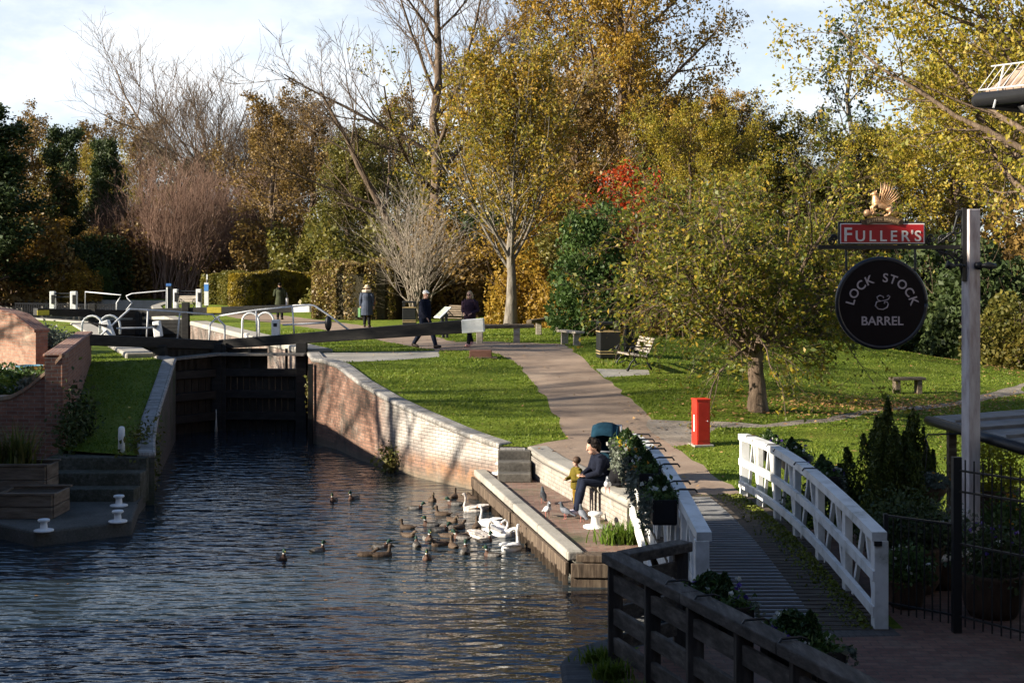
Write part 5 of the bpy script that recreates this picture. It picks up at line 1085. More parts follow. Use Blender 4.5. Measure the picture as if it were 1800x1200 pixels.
for px in (1487, 1608): MB().tube([(SPX(px), -.02, SPZ(438)), (SPX(px), -.02, SPZ(476))], .015, 6).build('hanger', IRON, sg)
for x, rot, lab in ((SPX(1730), -1, ''), (SPX(1664), 1, '')):
    b = MB(); zz = SPZ(467); xs = SPX(1715) if rot < 0 else SPX(1690); y0 = -.14
    b.tube([(xs - .04 * rot, y0, zz + .01), (x, y0 - .03, zz)], .018, 8); b.tube([(x + .09 * rot, y0 - .03, zz + .005), (x - .0 * rot, y0 - .03, zz), (x - .09 * rot, y0 - .03, zz - .005)] if rot < 0 else [(x + .06, y0 - .03, zz - .01), (x, y0 - .03, zz), (x - .05, y0 - .03, zz + .015)], [.02, .05, .03] if rot < 0 else [.02, .04, .055], 10); b.tube([(xs, -.06, zz), (xs, -.15, zz)], .05 if rot < 0 else .02, 12); b.build('spotlight', IRON, sg, smooth=True)

# ---------------------------------------------------------------- iron fences, shelter, pots on the right
def iron_fence(lab, a, b_, z0, h, sp, post=(), finial=False, name='iron_fence'):
    t = thing(name, lab, 'fence', a, world=True); a, b_ = Vector(a), Vector(b_); d = b_ - a; L = d.length; d = d / L; z = lambda k: Vector((0, 0, z0 + k)) ; n = int(L / sp); b = MB()
    a0, b0 = Vector((a.x, a.y, 0)), Vector((b_.x, b_.y, 0))
    for i in range(1, n): p = a0.lerp(b0, i / n); b.tube([p + z(.08), p + z(h + (.12 if finial else 0))], .009, 5)
    b.build('bars', IRON, t)
    for hh in (h, .18) + ((h - .22, h * .55) if finial else ()): MB().bar(a0 + z(hh), b0 + z(hh), .035, .02).build('rail', IRON, t)
    for f, hp, w_ in post: p = a0.lerp(b0, f); MB().bar(p + z(-.05), p + z(hp), w_, w_).build('post', IRON, t, bevel=.004)
pA, pB, pC = (4.12, 15.05, .75), (4.72, 14.5, .75), (5.35, 13.6, .75)
iron_fence('low black iron fence panel right of the bridge end', pA, pB, .75, 1.14, .09, ((0, 1.16, .05),))
iron_fence('tall black iron gate with spiked bars below the sign post', pB, pC, .75, 1.72, .105, ((0, 1.86, .09), (.9, 1.75, .06)), True, 'iron_gate')
iron_fence('tall black iron fence at the right edge, nearest the camera', pC, (6.4, 12.6, .75), .75, 1.6, .105, ((0, 1.75, .06), (1, 1.75, .06)), True)
t = thing('shelter', 'low garden shelter with a grey felt roof and dark gutter behind the sign post', 'shelter', (7, 17.8, .75), world=True)
M_FELT = pm('grey_roof_felt', [(.09, .09, .09), (.16, .16, .16), (.22, .22, .22)], 3, rough=.6, bs=.3)
rv = [(5.95, 19.3, 2.52), (6.15, 16.0, 2.52), (9.4, 16.0, 2.78), (9.4, 19.3, 2.78)]; b = MB().add([(x, y, z + .0) for x, y, z in rv] + [(x, y, z - .07) for x, y, z in rv], [(0, 1, 2, 3), (7, 6, 5, 4), (0, 4, 5, 1), (1, 5, 6, 2), (2, 6, 7, 3), (3, 7, 4, 0)]); b.build('roof', M_FELT, t)
for f in (.25, .5, .75): MB().bar(Vector(rv[0]).lerp(Vector(rv[1]), f) + Vector((0, 0, .02)), Vector(rv[3]).lerp(Vector(rv[2]), f) + Vector((0, 0, .02)), .05, .04).build('batten', M_FELT, t)
MB().tube([(5.89, 19.32, 2.46), (6.09, 15.95, 2.46)], .065, 10).build('gutter', IRON, t, smooth=True)
for x, y in ((6.15, 19.1), (6.35, 16.2), (9.2, 19.1), (9.2, 16.2)): MB().bar((x, y, .7), (x, y, 2.44), .11, .11).build('post', WOODB, t)
def conifer(lab, c, r, h, lm, seed, n=9000, pot=True):
    t = thing('conifer', lab, 'conifer', c); g = np.random.default_rng(seed); z0 = .32 if pot else .05; sp = 26
    so = g.random(sp) ** .6 * r * .72; sa = g.random(sp) * 6.28; so[0] = 0; st_ = z0 + (h - z0) * (1 - .62 * (so / r) ** 1.1) * g.uniform(.86, 1.02, sp); st_[0] = h
    i = g.integers(0, sp, n); t_ = g.random(n); rr = .20 * r / .6 * (1.02 - t_) ** .75 * g.uniform(.35, 1.1, n); a = g.random(n) * 6.28; lean = .75 + .35 * t_
    X = so[i] * np.cos(sa[i]) * lean + rr * np.cos(a); Y = so[i] * np.sin(sa[i]) * lean + rr * np.sin(a); Z = z0 + (st_[i] - z0) * (.02 + .98 * t_)
    link('foliage', np_mesh('conifer_foliage', *leaf_quads(np.column_stack([X, Y, Z]), .06, g, -1.3, .32), lm), t)
    MB().tube([(0, 0, 0), (0, 0, h * .9)], [.05, .01], 7).build('stem', BK_BROWN, t)
    if pot: MB().lathe([(.24, 0), (.28, .1), (.33, .34), (.34, .4), (.3, .4), (.28, .36), (.01, .35)], n=18).build('pot', pm('glazed_pot', [(.05, .03, .025), (.1, .06, .05)], 5, rough=.5), t, smooth=True)
conifer('bushy dark conifer in a pot beside the right bridge rail, larger of the two', (4.95, 18.0, .74), .84, 2.15, LF_CONIFY, 3, 32000)
conifer('smaller dark conifer behind and right of the larger one', (5.7, 19.4, .74), .42, 1.9, LF_CONIFY, 5, 15000)
def potted(lab, c, r, h, lm, seed, fl=None, pot=True, name='potted_plant', n=1600, size=.06, potcol=None):
    t = thing(name, lab, 'plant', c); g = np.random.default_rng(seed)
    if pot: MB().lathe([(r * .55, 0), (r * .68, h * .1), (r * .78, h * .42), (r * .8, h * .46), (r * .7, h * .46), (r * .66, h * .42), (.01, h * .41)], n=18).build('pot', potcol or pm('old_barrel', [(.05, .03, .02), (.11, .07, .045)], 5, stretch=(4, 4, .6)), t, smooth=True)
    a = nrm(g.normal(0, 1, (n, 3))) * g.uniform(.55, 1, (n, 1)) * np.array([r, r, h * .36]) * (1 + .3 * np.sin(np.arange(n) * 1.7))[:, None]; zc = h * (.62 if pot else .42)
    m = 18 if fl is not None else 0; ce = nrm(g.normal(0, 1, (m, 3))) * np.array([r, r, h * .36]); ce[:, 2] = np.abs(ce[:, 2])
    flowery('foliage', a + np.array([0, 0, zc]), size, ce + np.array([0, 0, zc]), (fl or 0,), g, lm, t)
    MB().tube([(0, 0, h * .1), (0.02, 0, zc + h * .2)], .014, 6).build('stem', BK_BROWN, t)
potted('golden leaved shrub under the shelter roof right of the sign post', (6.9, 19.8, .75), .55, 1.5, leafm('bright_yellow_leaves', [(.12, .13, .01), (.3, .28, .02), (.42, .38, .03)], .4), 1, None, True, n=2600)
potted('barrel of mixed dark plants behind the tall iron gate', (5.35, 15.2, .75), .45, 1.05, LF_IVY, 2, 2); potted('leafy potted plant with pale flowers below the hanging basket', (5.2, 16.6, .75), .45, 1.0, LF_TRAIL, 3, 3); potted('dark leafy shrub between the conifers and the low iron fence', (4.75, 16.4, .75), .55, 1.2, LF_IVY, 4, None, True, n=2600); potted('round potted plant with orange flowers right of the sign post', (6.3, 17.3, .75), .4, 1.0, LF_GREEN, 5, 0); potted('small potted shrub at the foot of the low iron fence', (4.5, 15.6, .75), .3, .7, LF_GREEN, 6, 3)
potted('trailing potted plant behind the tall fence at the right edge', (6.2, 14.6, .75), .45, 1.2, LF_TRAIL, 8, 0); potted('dark bush filling the corner by the bridge and the conifers', (4.55, 19.6, .75), .55, 1.1, LF_IVY, 9, None, False, n=2600)
hbk = thing('hanging_basket', 'brown hanging basket of flowers left of the sign post', 'hanging basket', (5.45, 17.9, 1.75))
MB().lathe([(.05, -.22), (.16, -.18), (.24, -.06), (.26, .03), (.22, .03), (.01, .0)], n=18).build('bowl', pm('coir_basket', [(.07, .04, .025), (.15, .09, .055)], 12), hbk, smooth=True)
g = np.random.default_rng(77); a = nrm(g.normal(0, 1, (1100, 3))) * np.array([.3, .3, .16]); a[:, 2] = np.abs(a[:, 2]) + .02; flowery('foliage', a, .05, a[:16] * 1.03, (0, 3), g, LF_TRAIL, hbk)
b = MB(); [b.tube([(.24 * math.cos(q), .24 * math.sin(q), .02), (0, 0, .55)], .006, 4) for q in (0, 2.1, 4.2)]; b.build('chains', IRON, hbk); MB().tube([(0, 0, .53), (-.03, 0, .62), (.0, 0, .68), (.5, .1, .68)], .012, 6).build('hook_arm', IRON, hbk)
b = MB().tube([P(1565, 1001, 150), P(1660, 981, 148), P(1770, 950, 146)], .045, 10); tag(b.build('white_pipe', WHT, smooth=True), 'white handrail tube behind the low iron fence', 'handrail')

# ---------------------------------------------------------------- pub corner at the top right
pc = thing('pub', 'pub at the right edge, only its tiled roof corner and black gutter in view', 'building', (3.85, 11.1, .75), world=True)
pc.matrix_basis = Matrix.Translation((3.85, 11.1, .75)); u = Vector((.62, -.785, 0)).normalized(); v = Vector((.785, .62, 0)).normalized(); o = Vector((3.85, 11.1, 0)); EZ = 5.98
K = lambda a, b_, z: o + u * a + v * b_ + Vector((0, 0, z))
MB().prism([tuple(K(a, b_, 0)[:2]) for a, b_ in ((.45, .45), (8.5, .45), (8.5, 8.5), (.45, 8.5))], .7, EZ - .12).build('wall', pm('painted_render', [(.45, .42, .36), (.58, .55, .48)], 3), pc)
M_TILE = pm('worn_clay_tiles', [(.16, .11, .075), (.26, .19, .14), (.36, .28, .21)], 7, rough=.9, bs=.7, bscale=26)
b = MB(); ns = 12
for side in range(2):
    for i in range(ns):
        f0, f1 = i / ns, (i + 1) / ns; h0_, h1_ = f0 * 4.5, f1 * 4.5
        A0, A1 = (f0 * 4.5, 9 - f0 * 4.5), (f1 * 4.5, 9 - f1 * 4.5); zo = .025
        if side == 0: vs_ = [K(A0[0], h0_, EZ + .05 + h0_ * 1.05 + zo), K(A0[1], h0_, EZ + .05 + h0_ * 1.05 + zo), K(A1[1], h1_, EZ + .05 + h1_ * 1.05), K(A1[0], h1_, EZ + .05 + h1_ * 1.05)]
        else: vs_ = [K(h0_, A0[0], EZ + .05 + h0_ * 1.05 + zo), K(h0_, A0[1], EZ + .05 + h0_ * 1.05 + zo), K(h1_, A1[1], EZ + .05 + h1_ * 1.05), K(h1_, A1[0], EZ + .05 + h1_ * 1.05)]
        lo = [p - Vector((0, 0, .03)) for p in vs_]; b.add(vs_ + lo, [(0, 1, 2, 3), (7, 6, 5, 4), (0, 4, 5, 1), (1, 5, 6, 2), (2, 6, 7, 3), (3, 7, 4, 0)])
b.build('roof', M_TILE, pc)
MB().box(K(4.5, 4.5, EZ - .06), (8.6, 8.6, .09), math.atan2(u.y, u.x)).build('soffit', IRON, pc)
gt = MB().tube([K(-.04, -.05, EZ + .0), K(9, -.05, EZ + .0)], .058, 12).build('gutter', IRON, pc, smooth=True); MB().tube([K(-.05, -.04, EZ - .003), K(-.05, 9, EZ - .003)], .058, 12).build('gutter', IRON, pc, smooth=True)
b = MB(); zz = EZ + .09
for i in range(36): 
    a = i * .07; b.tube([K(a, -.10, zz - .02), K(a + .05, .08, zz + .19)], .0035, 4)
b.tube([K(0, -.10, zz - .02), K(2.6, -.10, zz - .02)], .007, 4); b.tube([K(.0, .08, zz + .19), K(2.6, .08, zz + .19)], .006, 4); b.tube([K(.12, .08, zz + .19), K(.16, -.14, zz - .18)], .008, 4); b.build('leaf_guard', GREYP, pc)
MB().tube([K(.33, .0, EZ - .06), K(.38, .2, EZ - .25), K(.42, .36, EZ - .5), K(.42, .38, .8)], .045, 10).build('downpipe', IRON, pc, smooth=True)

# ---------------------------------------------------------------- left bank: planters, bollards, plants
M_CRATE = pm('planter_boards', [(.07, .05, .035), (.14, .105, .075), (.21, .165, .125)], 2.6, rough=.85, stretch=(.8, 1, 5), bs=.5, bscale=16)
def crate(lab, x0, x1, y0, y1, z0, h, rows, seed, plant=True):
    t = thing('wooden_planter', lab, 'planter', ((x0 + x1) / 2, (y0 + y1) / 2, z0)); w_, d_ = (x1 - x0), (y1 - y0); b = MB()
    for k in range(rows):
        zz = h * (k + .5) / rows
        for sy in (-1, 1): b.box((0, sy * d_ / 2, zz), (w_, .05, h / rows - .012))
        for sx in (-1, 1): b.box((sx * w_ / 2, 0, zz), (.05, d_ - .06, h / rows - .012))
    b.build('boards', M_CRATE, t, bevel=.006); MB().box((0, 0, h - .06), (w_ - .05, d_ - .05, .04)).build('soil', MATS['flowerbed_soil'], t); b = MB(); 
    b.box((0, -d_ / 2 - .0, h + .015), (w_ + .1, .1, .03)); b.box((0, d_ / 2, h + .015), (w_ + .1, .1, .03)); b.build('lip', M_CRATE, t)
    return t
crate('weathered wooden planter box at the front of the landing stage', -9.0, -8.0, 23.75, 24.65, .25, .42, 2, 1); crate('taller wooden planter box full of long grasses at the left edge', -10.2, -8.45, 24.72, 25.4, .25, .78, 3, 2)
def blades(lab, c, n, L, spread, lm, seed, name='ornamental_grass', cat='grass clump', wdt=.018, fan=.8):
    g = np.random.default_rng(seed); base = np.column_stack([g.normal(0, spread, n), g.normal(0, spread * .4 if isinstance(spread, float) else .1, n), np.zeros(n)]); az = g.random(n) * 6.28; out = g.uniform(.1, fan, n); Ln = L * g.uniform(.5, 1, n); dv = np.column_stack([np.cos(az), np.sin(az), np.zeros(n)]); sd = np.column_stack([-np.sin(az), np.cos(az), np.zeros(n)]) * wdt; rows = []
    for k, t_ in enumerate((0, .35, .7, 1.0)):
        p = base + dv * (out * Ln * t_ ** 1.6)[:, None]; p[:, 2] += Ln * (t_ - .38 * out * t_ ** 2.4); wf = (1, .9, .6, .08)[k]; rows += [p - sd * wf, p + sd * wf]
    V = np.stack(rows, 1).reshape(-1, 3); q = np.array([[0, 1, 3, 2], [2, 3, 5, 4], [4, 5, 7, 6]]); Q = (np.arange(n)[:, None, None] * 8 + q[None]).reshape(-1, 4)
    t = thing(name, lab, cat, c); link('foliage', np_mesh('grass_blades', V, Q, lm), t); return t
LF_REED = leafm('reedy_blades', [(.04, .06, .012), (.09, .11, .02), (.17, .15, .04), (.22, .17, .07)], .3)
for i, (x, y, L) in enumerate(((-9.0, 25.05, 1.0), (-9.5, 25.1, .8), (-9.95, 25.1, 1.1))): blades('long arching grass in the taller wooden planter, ' + ('rightmost clump', 'middle clump', 'leftmost clump')[i], (x, y, .95), 130, L, .14, LF_REED, i + 5)
blades('bright green grass tuft at the corner of the quay beside the bridge', (1.78, 20.75, .43), 420, .42, .22, leafm('fresh_green_blades', [(.06, .11, .015), (.11, .18, .02), (.16, .22, .03)], .35), 15, 'grass_tuft', wdt=.012, fan=.7)
for i, (x, y, s_) in enumerate(((.86, 13.3, .2), (.93, 12.75, .24), (1.05, 12.1, .22), (1.2, 11.4, .22))): blades('shaded grass tuft at the foot of the timber fence, number %s from the corner' % ('one', 'two', 'three', 'four')[i], (x, y, .78), 220, s_, .09, LF_GRASS, 30 + i, 'grass_tuft', wdt=.008, fan=1.0)
def bollard(lab, c, sc=1): 
    t = thing('mooring_bollard', lab, 'bollard', c, group='white mooring bollards'); t.scale = (sc,) * 3
    MB().lathe([(.16, 0), (.16, .025), (.07, .03), (.062, .05), (.055, .13), (.062, .15), (.095, .165), (.1, .185), (.09, .2), (.01, .205)], n=18).build('body', WHT, t, smooth=True)
for px, py, lab in ((209, 889, 'white mooring bollard at the back right of the landing stage'), (207, 917, 'white mooring bollard at the right edge of the landing stage, middle one'), (77, 933, 'white mooring bollard at the front corner of the landing stage')): bollard(lab, G(px, py, .25))
bollard('white mooring bollard on the quay near the grass tuft', G(1047, 927, .43), 1.25); bollard('white mooring bollard on the quay at the foot of the steps', G(881, 833, .43), 1.2); bollard('small white mooring bollard beside the lock chamber', at(434, 46), 1.0)
pt = Vector((-7.65, 26.75, .95)); t = thing('marker_post', 'white round topped post at the head of the mossy steps', 'post', pt); MB().lathe([(.065, -.1), (.065, .5), (.055, .54), (.03, .56), (.005, .565)], n=16).build('shaft', WHT, t, smooth=True)
for i, (x, y, r, h, lm, fl, lab) in enumerate(((-9.7, 28.0, .4, .7, LF_TRAIL, None, 'grey green plant at the right end of the raised flowerbed'), (-10.1, 28.6, .5, .85, LF_GREEN, None, 'leafy green plant in the middle of the raised flowerbed'), (-10.6, 28.2, .4, .65, leafm('lime_leaves', [(.10, .16, .015), (.2, .27, .03), (.3, .33, .05)], .4), None, 'bright lime green plant at the left edge of the raised flowerbed'), (-11.0, 29.4, .5, .9, LF_GREEN, 3, 'tall leafy plant against the orange wall'), (-10.2, 29.8, .45, .75, LF_BROWN, None, 'bronze leaved plant at the back of the raised flowerbed'), (-10.5, 27.6, .35, .5, LF_GREEN, 3, 'low plant with white flowers behind the curved wall'))):
    potted(lab, (x, y, 1.85), r, h, lm, 90 + i, fl, False, 'flowerbed_plant', 1500, .085)
potted('bushy lavender on top of the bank behind the orange wall', at(80, 38.3) , .8, .95, LF_TRAIL, 99, None, False, 'lavender', 2400, .07); potted('dry brown plant on the bank left of the hooped rail', at(106, 39), .6, .7, LF_BROWN, 98, None, False, 'dry_plant', 1600, .06)
def ivy(lab, c, size, n, lm, seed, nrm_):
    g = np.random.default_rng(seed); t = thing('ivy', lab, 'ivy', c); a = g.normal(0, 1, (n, 3)) * np.array(size); link('foliage', np_mesh('ivy_leaves', *leaf_quads(a, .09, g), lm), t); MB().tube([(0, 0, -size[2] * 1.5), (.03, 0, size[2] * 1.2)], .02, 5).build('stem', BK_BROWN, t)
ivy('dark ivy climbing the end of the garden wall beside the steps', (-8.72, 27.3, 1.5), (.1, .5, .35), 1400, LF_IVY, 1, 0); ivy('hanging grey ivy on the corner of the orange wall', (-11.2, 33.0, 2.5), (.14, .14, .4), 700, LF_TRAIL, 2, 0); ivy('mossy weeds growing over the shaded left wing wall', (-7.45, 27.5, .75), (.1, .5, .35), 1500, leafm('wall_moss', [(.04, .05, .008), (.08, .09, .012), (.13, .12, .02)], .2), 3, 0)
ivy('weeds growing from the foot of the sunlit wing wall', (-2.75, 31.0, .25), (.16, .14, .16), 500, LF_REED, 4, 0); ivy('small weeds on the brick wall beside the right gate', (-5.45, 37.2, 1.3), (.06, .3, .2), 350, LF_REED, 5, 0)
t = thing('blue_tub', 'blue plastic tub behind the flowerbed at the left edge', 'tub', (-10.95, 31.0, 1.88)); MB().lathe([(.22, 0), (.3, .5), (.32, .52), (.28, .52), (.2, .1), (.01, .09)], n=20).build('body', plain('faded_blue', (.10, .22, .30)), t, smooth=True)

# ---------------------------------------------------------------- people
SKIN = pm('skin', [(.42, .23, .16), (.50, .29, .21), (.55, .33, .25)], 6, rough=.55, bs=0)
SKIN_D = pm('brown_skin', [(.16, .08, .05), (.22, .115, .075), (.27, .15, .10)], 6, rough=.5, bs=0)
def cloth(name, c): return pm(name, [tuple(v * .7 for v in c), c, tuple(v * 1.25 for v in c)], 7, rough=.9, spec=.08, bs=.5, bscale=26, bdist=.012)
NAVY = cloth('navy_cloth', (.010, .012, .022)); DENIM = cloth('dark_denim', (.012, .016, .03)); BLACKC = cloth('black_cloth', (.012, .012, .014)); GREYC = cloth('grey_blue_coat', (.05, .06, .085)); OLIVE_C = cloth('dark_green_coat', (.04, .045, .025))
MAROON = cloth('dark_purple_jacket', (.03, .018, .03)); MUST = cloth('mustard_wool', (.11, .085, .014)); MUST_D = cloth('ochre_trousers', (.20, .12, .015)); PALE = cloth('pale_cloth', (.6, .6, .62)); FUR = pm('pale_fur', [(.25, .19, .13), (.45, .38, .29), (.6, .53, .43)], 30, rough=1, bs=1, bscale=60, bdist=.02)
SHOE = plain('dark_leather', (.03, .018, .012), .5); TRAINER = plain('lilac_trainer', (.5, .45, .52), .7); PINKT = plain('pink_trainer', (.6, .3, .27), .7)
HAIR_D = pm('black_hair', [(.006, .005, .004), (.014, .010, .009)], 20, spec=.1, rough=.7, bs=.8, bscale=40, bdist=.01); HAIR_B = pm('blonde_hair', [(.28, .19, .09), (.48, .35, .19)], 20, rough=.6, bs=.6, bscale=50); HAIR_BR = pm('brown_hair', [(.04, .022, .013), (.08, .045, .026)], 20, rough=.6, bs=.6, bscale=50)
V_ = Vector
def head(b, c, yaw=0, sc=1.0, tilt=0):          # face looks along +x turned by yaw
    M = Matrix.Rotation(yaw, 3, 'Z') @ Matrix.Rotation(tilt, 3, 'Y'); q = lambda x, y, z: c + M @ (V_((x, y, z)) * sc)
    b.ball(q(0, 0, .025), (.098 * sc, .078 * sc, .108 * sc), M=M); b.ball(q(.025, 0, -.06), (.066 * sc, .056 * sc, .06 * sc), M=M)      # skull and jaw
    b.tube([q(.092, 0, .025), q(.112, 0, -.012), q(.098, 0, -.022)], [.010 * sc, .016 * sc, .012 * sc], 8)                                   # nose
    for s in (-1, 1):
        b.ball(q(.0, s * .078, .005), (.018 * sc, .010 * sc, .03 * sc), M=M)                                                             # ears
        b.tube([q(.082, s * .045, .036), q(.094, s * .02, .04)], .009 * sc, 6)                                                           # brow
    b.tube([q(.088, -.022, -.052), q(.096, 0, -.054), q(.088, .022, -.052)], .008 * sc, 6)                                                 # mouth
    return q, M
def hand(b, wrist, d, side, sc=1.0, curl=.6):   # palm, four unequal bent fingers and a thumb from the side of the palm
    d = d.normalized(); up = V_((0, 0, 1)); lat = d.cross(up)
    lat = lat.normalized() if lat.length > .2 else V_((1, 0, 0)); nn = lat.cross(d).normalized()
    pal = wrist + d * .085 * sc
    b.tube([wrist, wrist + d * .03 * sc, pal], [.024 * sc, .034 * sc, .036 * sc], 8, flat=.5)
    for k, L in enumerate((.062, .074, .068, .054)):
        r0 = pal - d * .008 * sc + lat * (-.027 + .018 * k) * sc; p1 = r0 + d * L * .5 * sc; p2 = p1 + (d * math.cos(curl) - nn * math.sin(curl)) * L * .32 * sc; p3 = p2 + (d * math.cos(curl * 2) - nn * math.sin(curl * 2)) * L * .25 * sc
        b.tube([r0, p1, p2, p3], [.0095 * sc, .009 * sc, .0082 * sc, .006 * sc], 6)
    t0 = wrist + d * .03 * sc - lat * .026 * sc * side; b.tube([t0, t0 + (d * .5 - lat * side * .6) * .04 * sc, t0 + (d * .9 - lat * side * .5) * .065 * sc], [.013 * sc, .011 * sc, .007 * sc], 6)
def person(label, loc, rz, J, skin, jacket, trousers, shoes, hair, hairm, sc=1.0, coat=None, yaw=0, extra=None, puff=1.0, vox=.011, tilt=0, belly=1.0):
    """J: joints in metres for a 1.73 m figure: neck head chest waist hip, and (left, right) pairs shoulder elbow wrist knee ankle, toe directions"""
    t = thing('person', label, 'person', loc, rz); t.scale = (sc,) * 3
    j = {k: (V_(v) if not isinstance(v[0], (tuple, list)) else (V_(v[0]), V_(v[1]))) for k, v in J.items()}
    b = MB(); q, Mh = head(b, j['head'], yaw, 1.0, tilt); b.tube([j['chest'], j['neck'], j['head'] - V_((0.01, 0, .05))], [.07, .054, .05], 12)
    b.tube([j['hip'], j['waist'], j['chest']], [.10, .10, .10], 12)
    for s in (0, 1):
        sg = 1 if s == 0 else -1; hp = j['hip'] + V_((0, .09 * sg, -.01)) if 'hips' not in j else j['hips'][s]
        si = j['shoulder'][s].lerp(j['chest'], .22) - V_((0, 0, .02)); b.tube([j['chest'], si, si.lerp(j['elbow'][s], .5), j['elbow'][s], j['wrist'][s]], [.04, .03, .032, .032, .026], 10); hd = (j['wrist'][s] - j['elbow'][s]); hd = J.get('hand', (None, None))[s] or hd; hand(b, j['wrist'][s], V_(hd), sg, 1.0, .7)
        b.tube([hp, j['knee'][s], j['ankle'][s]], [.075, .05, .035], 10); tdir = j['toe'][s]; b.tube([j['ankle'][s], j['ankle'][s] + V_((0, 0, -.05)), j['ankle'][s] + tdir * .1 + V_((0, 0, -.055))], [.035, .035, .03], 8)
    link('body', bake(b, [skin], vox * .8, 'person_body', it=2), t)
    b = MB(); p = puff
    b.tube([j['hip'] + V_((0, 0, -.05)), j['hip'] + V_((0, 0, .06)), j['waist'] + V_((.0, 0, .04)), j['chest'], (j['chest'] + j['neck']) / 2 + V_((0, 0, .02)), j['neck'] - V_((0, 0, .03))], [.175 * p, .18 * p, .165 * p * belly, .175 * p, .13 * p, .075], 16, flat=1)
    b.tube([j['shoulder'][0], j['chest'] + V_((0, 0, .07)), j['shoulder'][1]], [.078 * p, .11 * p, .078 * p], 12)
    for s in (0, 1): b.tube([j['shoulder'][s], j['elbow'][s], j['wrist'][s]], [.085 * p, .066 * p, .048 * p], 12)
    b.ball(j['neck'] - V_((0, 0, .01)), (.085, .085, .05))
    if coat: b.tube([j['hip'] + V_((0, 0, .1)), j['hip'], j['hip'] + V_((.02, 0, -coat))], [.18 * p, .2 * p, .23 * p], 16)
    link('jacket', bake(b, [jacket], vox, 'jacket', it=3), t)
    b = MB(); b.tube([j['hip'] + V_((0, .09, .02)), j['hip'] + V_((0, -.09, .02))], .125, 12)
    for s in (0, 1):
        sg = 1 if s == 0 else -1; hp = j['hip'] + V_((0, .085 * sg, 0)); b.tube([hp, hp.lerp(j['knee'][s], .5), j['knee'][s], j['knee'][s].lerp(j['ankle'][s], .45), j['ankle'][s]], [.115, .10, .078, .073, .06], 12)
    link('trousers', bake(b, [trousers], vox, 'trousers', it=3), t)
    for s in (0, 1):
        a = j['ankle'][s]; td = j['toe'][s]; b = MB(); b.tube([a + V_((0, 0, .01)) - td * .02, a - V_((0, 0, .04)) - td * .03], [.048, .052], 10); b.tube([a - td * .06 - V_((0, 0, .045)), a + td * .06 - V_((0, 0, .04)), a + td * .15 - V_((0, 0, .05)), a + td * .19 - V_((0, 0, .055))], [.042, .05, .044, .024], 10)
        link('shoe', bake(b, [shoes], .009, 'shoe', it=2), t)
    if hair:
        b = MB(); hair(b, q, Mh); link('hair', bake(b, [hairm], .01, 'hair', it=2), t)
    if extra: extra(t, j, q, Mh)
    return t
def short_hair(b, q, M): b.ball(q(-.022, 0, .05), (.095, .086, .09), M=M)
def long_hair(b, q, M):
    b.ball(q(-.02, 0, .05), (.1, .092, .095), M=M); b.tube([q(-.05, .06, .03), q(-.03, .085, -.08), q(-.02, .08, -.16)], [.05, .04, .025]); b.tube([q(-.05, -.06, .03), q(-.03, -.085, -.08), q(-.02, -.08, -.16)], [.05, .04, .025]); b.tube([q(-.07, 0, .03), q(-.08, 0, -.1), q(-.07, 0, -.17)], [.07, .07, .04])
def bun_hair(b, q, M):
    b.ball(q(-.03, 0, .05), (.105, .095, .10), M=M); b.ball(q(-.10, 0, .03), (.08, .085, .08), M=M)
    g = random.Random(4)
    for i in range(26):
        a = g.uniform(0, 6.28); e = g.uniform(-.4, 1.4); b.ball(q(-.05 + .11 * math.cos(a) * math.cos(e) * .9, .1 * math.sin(a) * math.cos(e), .05 + .105 * math.sin(e)), .034, n=8, k=6) if math.cos(a) < .5 else None
    b.ball(q(.03, .0, .13), .04); b.ball(q(.05, .03, .115), .03); b.ball(q(-.02, -.03, .15), .045); b.tube([q(-.09, 0, 0), q(-.1, 0, -.08), q(-.08, 0, -.13)], [.07, .06, .03])
def walk(st=.3, arm=.2, z=0):
    return dict(head=(.03, 0, 1.60), neck=(.0, 0, 1.47), chest=(0, 0, 1.30), waist=(0, 0, 1.08), hip=(0, 0, .93), shoulder=((0, .19, 1.41), (0, -.19, 1.41)), elbow=((-arm * .7, .24, 1.14), (arm * .5, -.24, 1.14)), wrist=((-arm * .6, .24, .90), (arm * 1.3, -.22, .93)),
                knee=((st * .55, .09, .52), (-st * .25, -.09, .5)), ankle=((st * .95, .09, .1), (-st * 1.0, -.09, .15)), toe=((1, 0, .12), (.95, 0, -.25)))
def stand(): return dict(head=(.02, 0, 1.60), neck=(0, 0, 1.47), chest=(0, 0, 1.30), waist=(0, 0, 1.08), hip=(0, 0, .93), shoulder=((0, .19, 1.41), (0, -.19, 1.41)), elbow=((-.02, .26, 1.14), (-.02, -.26, 1.14)), wrist=((.04, .27, .88), (.04, -.27, .88)), knee=((.02, .09, .5), (.0, -.09, .5)), ankle=((0, .1, .09), (-.03, -.1, .09)), toe=((1, .1, 0), (1, -.1, 0)))
def cap(t, j, q, M):
    b = MB(); b.ball(q(-.01, 0, .07), (.108, .092, .082), M=M); b.tube([q(.06, 0, .075), q(.11, 0, .068), q(.165, 0, .058)], [.07, .07, .045], 14, flat=.12); link('cap', bake(b, [plain('white_cap', (.62, .60, .57), .8)], .01, 'cap', it=1), t)
person('man in a white cap, dark jacket and jeans walking behind the long balance beam', at(747, 40.3), R(-28), walk(.34, .16), SKIN, NAVY, DENIM, SHOE, short_hair, HAIR_BR, .985, None, R(-25), cap, 1.08, belly=1.08)
def shades(t, j, q, M):
    b = MB(); [b.ball(q(.088, s * .033, .02), (.014, .03, .021), M=M) for s in (-1, 1)]; b.tube([q(.098, -.03, .022), q(.1, 0, .024), q(.098, .03, .022)], .005, 6); b.build('sunglasses', plain('dark_glasses', (.008, .008, .008), .2), t)
